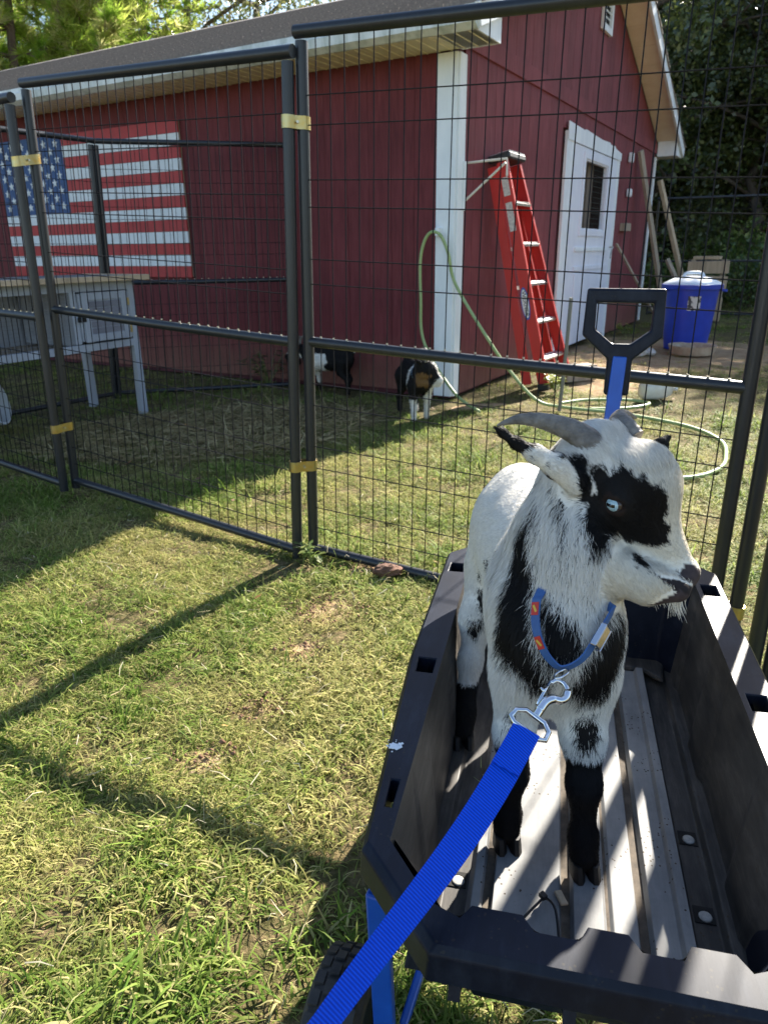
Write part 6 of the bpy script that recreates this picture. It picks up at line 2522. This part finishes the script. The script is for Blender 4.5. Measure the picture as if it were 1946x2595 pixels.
# hazy mass of wood behind all of it
g = np.random.default_rng(41)
nW = 36000
az_ = np.concatenate([g.uniform(R(8), R(30), nW // 2), g.uniform(R(-46), R(-22), nW // 4), g.uniform(R(-75), R(-46), nW // 8), g.uniform(R(44), R(80), nW // 8)])
nW = len(az_)
dist = g.uniform(29, 40, nW)
hgt = 9.0 + 2.2 * np.sin(az_ * 23) + 1.2 * np.sin(az_ * 61 + 1)
left = az_ < 0
z = g.random(nW) * np.where(left, hgt * .62, hgt * .92)
P = np.stack([np.sin(az_) * dist, np.cos(az_) * dist, z + .1], 1)
cc = np.array(G_DARK)[g.integers(0, 4, nW)] * g.uniform(.7, 1.3, nW)[:, None]
co_, q_, c_ = leaf_quads(P, .62, cc, 42)
me = np_mesh('far_woods', co_, quads=q_, mats=[m_leaf])
set_col(me, 'Col', c_)
fw = link(bpy.data.objects.new('far_woods', me))
fw['kind'] = 'stuff'
# low shrubs along the wood edge
def shrub_mesh(seed, r_, h, n, size, cols):
    g = np.random.default_rng(seed)
    d = g.normal(0, 1, (n, 3))
    d /= np.linalg.norm(d, axis=1)[:, None]
    lob = 1 + .3 * np.sin(d[:, 0] * 5 + seed) * np.cos(d[:, 1] * 4)
    P = d * (g.random(n) ** .4 * lob)[:, None] * np.array([r_, r_, h / 2]) + np.array([0, 0, h / 2])
    P[:, 2] = np.abs(P[:, 2])
    cc = np.array(cols)[g.integers(0, len(cols), n)] * g.uniform(.7, 1.25, n)[:, None]
    co, q, c = leaf_quads(P, size, cc, seed + 3)
    me = np_mesh('leaves', co, quads=q, mats=[m_leaf])
    set_col(me, 'Col', c)
    mb = MB()
    for k in range(7):
        a = k * .9
        mb.tube([(0, 0, 0), (math.cos(a) * r_ * .3, math.sin(a) * r_ * .3, h * .4), (math.cos(a) * r_ * .6, math.sin(a) * r_ * .6, h * .8)], [.016, .011, .004], 4)
    sm = bpy.data.meshes.new('stems')
    sm.from_pydata([tuple(v) for v in mb.v], [], mb.f)
    sm.materials.append(m_bark)
    return sm, me
G_MID = [(.07, .12, .025), (.10, .16, .035), (.14, .20, .045), (.20, .24, .07)]
sh_m = [shrub_mesh(51, .9, 1.1, 2600, .085, G_MID), shrub_mesh(52, .7, .9, 2200, .08, G_MID)]
for i, (x, y, s_, k, lb) in enumerate(((7.2, 14.6, 1.0, 0, 'sunlit green shrub just above the blue bin lid'), (8.6, 14.2, .8, 1, 'low green shrub right of the bin at the paddock fence'), (5.9, 15.8, 1.1, 1, 'dim shrub behind the leaning timber post'),
                                       (9.8, 13.4, .7, 0, 'small bright shrub at the right edge of the paddock fence'), (7.9, 16.6, 1.5, 0, 'large shaded shrub at the foot of the dark trees'), (10.4, 15.4, 1.4, 1, 'wide shaded shrub under the right edge trees'))):
    t = thing('shrub', lb, 'shrub', (x, y, -.03), i * 1.3, 'shrubs at the wood edge')
    t.scale = (s_, s_, s_)
    link(bpy.data.objects.new('stems', sh_m[k][0]), t)
    link(bpy.data.objects.new('leaves', sh_m[k][1]), t)

# weeds at the walls and by the ladder
def weed(loc, label, n, h, size, cols, seed):
    g = np.random.default_rng(seed)
    t = thing('weed', label, 'weed', loc, 0, 'weeds by the walls')
    mb = MB()
    vs, fs, cs = [], [], []
    for k in range(n):
        a = g.uniform(0, 6.28)
        q = Vector((math.cos(a), math.sin(a), 0)) * g.uniform(.2, .7) * h + Vector((0, 0, h * g.uniform(.5, 1)))
        mb.tube([(0, 0, 0), q * .5 + Vector((0, 0, h * .15)), q], [.003, .0025, .001], 4)
        for j in range(7):
            f = g.uniform(.35, 1.05)
            c = q * f + Vector((0, 0, h * .12 * (1 - f)))
            b_ = g.uniform(0, 6.28)
            d = Vector((math.cos(b_), math.sin(b_), g.uniform(-.3, .5))).normalized()
            s_ = d.cross(Vector((0, 0, 1))).normalized()
            z_ = size * g.uniform(.6, 1.3)
            i0 = len(vs)
            vs += [c, c + d * z_ * .45 + s_ * z_ * .26, c + d * z_ - Vector((0, 0, z_ * .12)), c + d * z_ * .45 - s_ * z_ * .26]
            fs.append((i0, i0 + 1, i0 + 2, i0 + 3))
            cs += [np.array(cols[g.integers(0, len(cols))])] * 4
    mb.build('stems', simple('weed_stem', (.16, .2, .06), .6) if 'weed_stem' not in MATS else MATS['weed_stem'], t)
    o = mesh_obj('leaves', vs, fs, m_leaf, t)
    set_col(o.data, 'Col', np.array(cs))
    return t
Y_G = [(.34, .42, .05), (.26, .36, .05), (.42, .45, .08)]
weed((1.46, 6.00, 0), 'bright yellow green weed growing at the foot of the red ladder', 9, .20, .07, Y_G, 61)
weed(tuple(W_(.22, 5.35, 0)), 'low yellow green weed on the dirt at the gable wall right of the door', 8, .17, .06, Y_G, 62)
weed(tuple(W_(-1.75, -.16, 0)), 'dark leafy weed against the shaded barn wall left of the white bellied goat', 14, .34, .07, [(.05, .085, .03), (.07, .10, .035)], 63)
weed((-.29, 2.56, 0), 'small tuft of green weed at the foot of the middle fence posts', 6, .08, .035, G_MID[1:], 64)
# clod of red soil at the fence foot
bm = bmesh.new()
bmesh.ops.create_icosphere(bm, subdivisions=3, radius=.038)
for v in bm.verts:
    v.co = Vector((v.co.x * 1.5, v.co.y * .9, v.co.z * .65)) * rnd.uniform(.86, 1.10)
me = bpy.data.meshes.new('soil_clod')
bm.to_mesh(me)
bm.free()
me.materials.append(simple('red_clod', (.09, .045, .028), .95, (.16, .08, .05), 30, bump=.8, bscale=90))
o = link(bpy.data.objects.new('soil_clod', me))
o.location = (.01, 2.44, .018)
tag(o, 'dark red clod of soil lying at the bottom rail of the fence', 'soil clod')
# ---------------------------------------------------------------- the two goats by the barn wall
TAN = np.array([.20, .115, .05])
def small_goat(name_lab, loc, rz, head_yaw, head_pitch, paint, stride, seed, headpos=(.235, .0, .43), collar_c=None):
    f, l, u = head_frame(0, head_pitch, 0)
    # local frame: x forward, y left; turn the head frame (it looks along -y) to x and by the yaw
    def rot(v, a):
        return np.array([v[0] * math.cos(a) - v[1] * math.sin(a), v[0] * math.sin(a) + v[1] * math.cos(a), v[2]])
    a0 = math.pi / 2 + head_yaw
    f, l, u = rot(f, a0), rot(l, a0), rot(u, a0)
    O = np.array(headpos)
    ears = [[((-.03, s * .040, -.035), .016), ((-.045, s * .075, -.030), .013), ((-.07, s * .10, -.035), .004)] for s in (-1, 1)]
    hp_, hc_, HWl, HMl = head_prims(O, f, l, u, .86, .018, ears)
    D_ = np.array([0, 0, -1.])
    neck_b, neck_t = (.15, 0, .30), tuple(np.array(HWl(-.02, 0, -.06)))
    pr = [
        ell((.10, 0, .285), (.105, .072, .088), None, .06),
        ell((-.03, 0, .285), (.135, .082, .090), None, .06),
        ell((-.15, 0, .300), (.095, .074, .085), None, .06),
        cone((.10, 0, .36), (-.17, 0, .365), .030, .030, .06),
        cone(neck_b, neck_t, .062, .044, .05),
        cone((-.235, 0, .345), (-.275, 0, .395), .014, .008, .02),
    ]
    for s in (-1, 1):
        d1, d2 = stride[0] * s, stride[1] * s
        pr += [cone((.125, s * .052, .25), (.13 + d1 * .4, s * .055, .17), .040, .024, .04), cone((.13 + d1 * .4, s * .055, .17), (.13 + d1, s * .055, .025), .020, .016, .02)]
        pr += [cone((-.165, s * .052, .28), (-.15, s * .058, .19), .052, .028, .04), cone((-.15, s * .058, .19), (-.20 + d2 * .5, s * .058, .125), .024, .018, .02), cone((-.20 + d2 * .5, s * .058, .125), (-.185 + d2, s * .058, .025), .017, .016, .02)]
    c_, q_ = field_mesh(pr + hp_, .0075)
    c_ = relax(c_, q_, 1, .4)
    n_ = vnormals(c_, q_)
    hl = (c_ - O) @ HMl / .86
    g = np.random.default_rng(seed)
    nz = hash_noise(c_, 28, seed)
    colr = paint(c_, hl, nz)
    t = thing('goat', name_lab, 'goat', loc, rz)
    me = np_mesh('body', c_, quads=q_, mats=[m_skin], smooth=True)
    set_col(me, 'Col', colr)
    link(bpy.data.objects.new('body', me), t)
    # short coat
    pick = g.integers(0, len(q_), 26000)
    P = c_[q_[pick]].mean(1) + g.normal(0, .003, (len(pick), 3))
    fl = np.tile(np.array([-.7, 0, -.6]), (len(P), 1))
    sc_, sq_, st_, scl_ = strands(P, n_[q_[pick, 0]], fl, np.full(len(P), .016), np.full(len(P), .0022), colr[q_[pick, 0]], np.full(len(P), .2), .3, seed)
    me = np_mesh('coat', sc_, quads=sq_, tris=st_, mats=[m_fur])
    set_col(me, 'Col', scl_)
    co2 = link(bpy.data.objects.new('coat', me), t)
    co2['kind'] = 'stuff'
    for s in (-1, 1):
        hp2 = [Vector(HWl(-.005, s * .024, -.01)), Vector(HWl(-.03, s * .028, .035)), Vector(HWl(-.075, s * .036, .055)), Vector(HWl(-.11, s * .045, .045))]
        horn_mesh(hp2, [.014, .0125, .009, .001]).build('horn', m_horn, t, smooth=True)
        MB().lathe([(.0001, .008), (.006, .0065), (.009, 0), (.006, -.0065), (.0001, -.008)], 10, lambda q, s=s: Vector(HWl(.05, s * .047, -.036)) + q).build('eye', m_black, t, smooth=True)
    return t, HWl

def paint_a(c, hl, nz):
    col = np.tile(BLACK * 1.3, (len(c), 1))
    w = (np.abs(c[:, 0] - .055 + .10 * (c[:, 2] - .27)) < .075 + .03 * nz - .20 * np.clip(c[:, 2] - .27, 0, 1)) & (c[:, 2] < .345) & (c[:, 2] > .18)
    col[w] = WHITE * .95
    col[(hl[:, 0] > .02) & (np.abs(hl[:, 1]) < .014) & (hl[:, 2] > -.03)] = WHITE
    col[(hl[:, 0] > -.1) & (hl[:, 0] < .0) & (hl[:, 2] < -.10) & (nz > -.1)] = WHITE
    col[(c[:, 0] < -.255)] = WHITE * .8
    return col

def paint_b(c, hl, nz):
    col = np.tile(BLACK * 1.3, (len(c), 1))
    w = (np.abs(c[:, 0] - .085) < .020 + .014 * nz) & (c[:, 1] < 0) & (c[:, 2] > .14)
    col[w] = WHITE
    w = (c[:, 0] > .09) & (c[:, 2] < .165) & (c[:, 2] > .055) & (c[:, 1] < .1)
    col[w] = WHITE * .9
    w = (c[:, 0] > .165) & (np.abs(c[:, 1]) < .040 + .02 * nz) & (c[:, 2] < .345 + .035 * nz) & (c[:, 2] > .255 + .03 * nz)
    col[w] = TAN
    col[(hl[:, 0] > .03) & (np.abs(hl[:, 1]) < .014) & (hl[:, 2] > -.03)] = WHITE
    col[(hl[:, 0] > .155)] = WHITE * .85
    return col

small_goat('black goat with a white belly patch standing sideways at the barn wall', (-.47, 6.12, 0), R(158), R(-10), R(25), paint_a, (.02, -.03), 71, (.27, .0, .40))
gB, HB_ = small_goat('black and white goat with tan chest and blue collar by the white corner board', (.235, 5.13, 0), R(-76), R(62), R(40), paint_b, (-.03, .02), 72, (.215, .025, .435))
ring = [Vector((.150 + .035 * math.cos(a) - .045 * math.sin(a) * 0 + .03 * math.cos(a), .066 * math.sin(a), .335 - .055 * math.cos(a))) for a in np.linspace(0, 2 * math.pi, 25)[:-1]]
MB().tube(ring, .006, 6, closed=True).build('collar', simple('collar_pale_blue', (.22, .38, .55), .6), gB, smooth=True)
# ---------------------------------------------------------------- collar and leash
from mathutils.bvhtree import BVHTree
_bv = BVHTree.FromPolygons([Vector(v) for v in co], [tuple(q) for q in quads.tolist()])
m_collar = simple('collar_blue', (.030, .090, .26), .6, (.040, .12, .32), 60, bump=.2, bscale=400)
def push(p, off):
    loc, n, _, d = _bv.find_nearest(Vector(p))
    if (Vector(p) - loc).dot(n) < off:
        return loc + n * off
    return Vector(p)
cl_pts = [(.2010, .8030, .7600), (.1880, .7830, .7440), (.1835, .7682, .7273), (.1857, .7565, .7083), (.1932, .7469, .6915), (.2027, .7411, .6808), (.2112, .7381, .6767),
          (.2233, .7363, .6809), (.2357, .7380, .6900), (.2460, .7430, .7027), (.2549, .7512, .7149), (.2665, .7636, .7255), (.2770, .7900, .7360),
          (.290, .820, .752), (.286, .880, .785), (.255, .918, .805), (.215, .905, .815), (.205, .865, .800), (.2080, .8300, .7800)]
def cr_closed(pts, n=6):
    pts = [Vector(p) for p in pts]
    N_ = len(pts)
    out = []
    for i in range(N_):
        p0, p1, p2, p3 = pts[i - 1], pts[i], pts[(i + 1) % N_], pts[(i + 2) % N_]
        for k in range(n):
            t = k / n
            out.append(.5 * ((2 * p1) + (p2 - p0) * t + (2 * p0 - 5 * p1 + 4 * p2 - p3) * t * t + (3 * p1 - p0 - 3 * p2 + p3) * t ** 3))
    return out
loop = [push(q, .010 if q.y < .784 else -.004) for q in cr_closed(cl_pts)]
cn = Vector((.235, .845, .755))
vs, fs = [], []
n_ = len(loop)
for i, q in enumerate(loop):
    t = (loop[(i + 1) % n_] - loop[i - 1]).normalized()
    out_ = (q - cn)
    out_ = (out_ - t * out_.dot(t)).normalized()
    sd = t.cross(out_)
    for (a, b_) in ((-1, 0), (1, 0), (1, 1), (-1, 1)):
        vs.append(q + sd * (.0058 * a) + out_ * (.0022 * b_) - GO)
for i in range(n_):
    j = (i + 1) % n_
    for k in range(4):
        k2 = (k + 1) % 4
        fs.append((i * 4 + k, j * 4 + k, j * 4 + k2, i * 4 + k2))
collar = mesh_obj('collar', vs, fs, m_collar, goat)
def on_loop(i):
    q = loop[i % n_]
    t = (loop[(i + 1) % n_] - loop[(i - 1) % n_]).normalized()
    out_ = q - cn
    out_ = (out_ - t * out_.dot(t)).normalized()
    return q, t, out_, t.cross(out_)
# plain woven red and yellow patches
m_patch = simple('patch_red', (.50, .035, .025), .6)
m_patchy = simple('patch_yellow', (.60, .40, .05), .6)
for i in (9, 20):
    q, t, o_, sd = on_loop(i)
    m3 = Matrix((sd, t, o_)).transposed()
    MB().box(q + o_ * .0027 - GO, (.0098, .016, .0008), m3).build('patch', m_patch, collar)
    MB().box(q + o_ * .0033 - GO, (.0030, .009, .0006), Matrix((sd, t, o_)).transposed() @ Euler((0, 0, .5)).to_matrix()).build('patch', m_patchy, collar)
q, t, o_, sd = on_loop(59)
m3 = Matrix((sd, t, o_)).transposed()
bk2 = MB()
bk2.box(q + o_ * .0060 - GO, (.0170, .029, .0070), m3, .0015)
for s in (-1, 1):
    bk2.box(q + o_ * .006 + sd * .0088 * s - GO, (.0022, .030, .0075), m3, .0006)
bk2.build('buckle', simple('buckle_chrome', (.72, .72, .74), .10, metal=1.0), collar)

m_chrome = simple('chrome', (.68, .70, .73), .09, metal=1.0)
leash = thing('leash', 'bright blue nylon leash with chrome snap hook clipped to the goat collar', 'leash', (.17, .69, .62))
LO = Vector(leash.location)
ring_c = Vector((0.2079, 0.7239, 0.6762))
# clip line: collar ring -> hook -> swivel -> flat loop -> strap
P_top, P_sw, P_bar = Vector((0.2048, 0.7187, 0.6708)), Vector((0.1771, 0.6864, 0.6554)), Vector((0.1649, 0.6713, 0.6490))
axc = (P_top - P_bar).normalized()
view = (Vector((0, 0, CAM_H)) - P_sw).normalized()
sdc = axc.cross(view).normalized()
nc = sdc.cross(axc).normalized()
MB().tube([(ring_c + (sdc * .2 + axc) .normalized() * .0095 * math.cos(a) + (nc * .8 + sdc * .6).normalized() * .0085 * math.sin(a)) - LO for a in np.linspace(0, 2 * math.pi, 25)[:-1]], .0014, 7, closed=True).build('collar_ring', m_chrome, leash, smooth=True)
def cp(u, v, w=0):
    return P_sw + sdc * u + axc * v + nc * w - LO
hk = MB()
hk.tube(spline([cp(0, -.004), cp(.0005, .010), cp(.006, .020), cp(.0135, .024), cp(.0165, .031), (cp(.0140, .040)), cp(.006, .0455), cp(-.0025, .0435), cp(-.0060, .036)], 5), [.0058] * 11 + [.0050] * 14 + [.0032] * 16, 8)
hk.build('hook', m_chrome, leash, smooth=True)
gt2 = MB()
gt2.tube([cp(-.0055, .001), cp(-.0070, .020), cp(-.0075, .037)], .0021, 8)
gt2.tube([cp(-.0125, .022, .001), cp(-.007, .020, .001)], .0018, 6)
gt2.build('gate', m_chrome, leash, smooth=True)
MB().tube([cp(0, -.012), cp(0, -.002)], .0052, 10).build('swivel', m_chrome, leash, auto=R(40))
lp = [cp(-.012, -.013), cp(.012, -.013), cp(.0215, -.020), cp(.0225, -.031), cp(.016, -.0345), cp(-.016, -.0345), cp(-.0225, -.031), cp(-.0215, -.020)]
MB().tube([q for q in lp], .0032, 8, closed=True).build('strap_loop', m_chrome, leash, smooth=True)

def web_mat():
    m, nt, b = new_mat('blue_webbing')
    uv = N(nt, 'ShaderNodeAttribute', attribute_name='weave')
    sp = N(nt, 'ShaderNodeSeparateXYZ')
    nt.links.new(uv.outputs['Vector'], sp.inputs[0])
    w1 = N(nt, 'ShaderNodeMath', operation='SINE')
    a1 = N(nt, 'ShaderNodeMath', operation='MULTIPLY')
    a1.inputs[1].default_value = 2000
    nt.links.new(sp.outputs[1], a1.inputs[0])
    # diagonal twill ribs
    a2 = N(nt, 'ShaderNodeMath', operation='MULTIPLY')
    a2.inputs[1].default_value = 500
    nt.links.new(sp.outputs[0], a2.inputs[0])
    ad = N(nt, 'ShaderNodeMath', operation='ADD')
    nt.links.new(a1.outputs[0], ad.inputs[0])
    nt.links.new(a2.outputs[0], ad.inputs[1])
    nt.links.new(ad.outputs[0], w1.inputs[0])
    rp = ramp(nt, [(.0, (.001, .034, .42)), (1.0, (.003, .105, .80))])
    mr = N(nt, 'ShaderNodeMapRange')
    mr.inputs[1].default_value = -1
    nt.links.new(w1.outputs[0], mr.inputs[0])
    nt.links.new(mr.outputs[0], rp.inputs[0])
    nt.links.new(rp.outputs[0], b.inputs['Base Color'])
    b.inputs['Roughness'].default_value = .55
    b.inputs['Specular IOR Level'].default_value = .15
    bp = N(nt, 'ShaderNodeBump', Strength=.7, Distance=.0008)
    nt.links.new(mr.outputs[0], bp.inputs['Height'])
    nt.links.new(bp.outputs[0], b.inputs['Normal'])
    return m
m_web = web_mat()
def strap(pts, wvecs, hw, th, name, mat, parent, lift=0):
    n = len(pts)
    co_, fs_, wv = [], [], []
    L_ = 0
    NX = 4
    for i in range(n):
        if i:
            L_ += (pts[i] - pts[i - 1]).length
        t = (pts[min(i + 1, n - 1)] - pts[max(i - 1, 0)]).normalized()
        w_ = (wvecs[i] - t * wvecs[i].dot(t)).normalized()
        nn2 = t.cross(w_)
        for s in (1, -1):
            for k in range(NX + 1):
                u = -1 + 2 * k / NX
                co_.append(pts[i] + w_ * hw * u + nn2 * (s * th / 2 * (1 if abs(u) < 1 else .4) + lift) - LO)
                wv.append((u * hw, L_, 0))
    m_ = 2 * (NX + 1)
    for i in range(n - 1):
        for k in range(NX):
            fs_.append((i * m_ + k, i * m_ + k + 1, (i + 1) * m_ + k + 1, (i + 1) * m_ + k))
            fs_.append((i * m_ + NX + 1 + k + 1, i * m_ + NX + 1 + k, (i + 1) * m_ + NX + 1 + k, (i + 1) * m_ + NX + 1 + k + 1))
        fs_.append((i * m_, (i + 1) * m_, (i + 1) * m_ + NX + 1, i * m_ + NX + 1))
        fs_.append((i * m_ + NX, i * m_ + 2 * NX + 1, (i + 1) * m_ + 2 * NX + 1, (i + 1) * m_ + NX))
    o = mesh_obj(name, co_, fs_, mat, parent, smooth=False)
    at2 = o.data.attributes.new('weave', 'FLOAT_VECTOR', 'POINT')
    at2.data.foreach_set('vector', np.array(wv, np.float32).ravel())
    return o
S0 = P_sw - axc * .034
S1 = Vector((-.046, .398, .568))
spn, wvs = [], []
for i in range(49):
    t = i / 48
    q = S0.lerp(S1, t) + Vector((.004 * math.sin(t * 5), 0, -.010 * math.sin(math.pi * t)))
    # carry on to the hand below and left of the frame
    v_ = (Vector((0, 0, CAM_H)) - q).normalized()
    d_ = (S1 - S0).normalized()
    w0_ = d_.cross(v_).normalized()
    tilt = R(4 + 46 * t)
    w_ = w0_ * math.cos(tilt) - w0_.cross(d_) * math.sin(tilt)
    spn.append(q)
    wvs.append(w_)
E_ = (spn[-1] - spn[-2]).normalized()
for k in range(1, 9):
    spn.append(spn[48] + E_ * .030 * k + Vector((0, 0, .004 * k * k * .4)))
    wvs.append(wvs[48])
strap(spn, wvs, .0160, .0022, 'strap', m_web, leash)
strap(spn[:9], wvs[:9], .0158, .0020, 'strap_fold', m_web, leash, lift=-.0024 if wvs[0].cross((spn[1] - spn[0])).dot(view) > 0 else .0024)
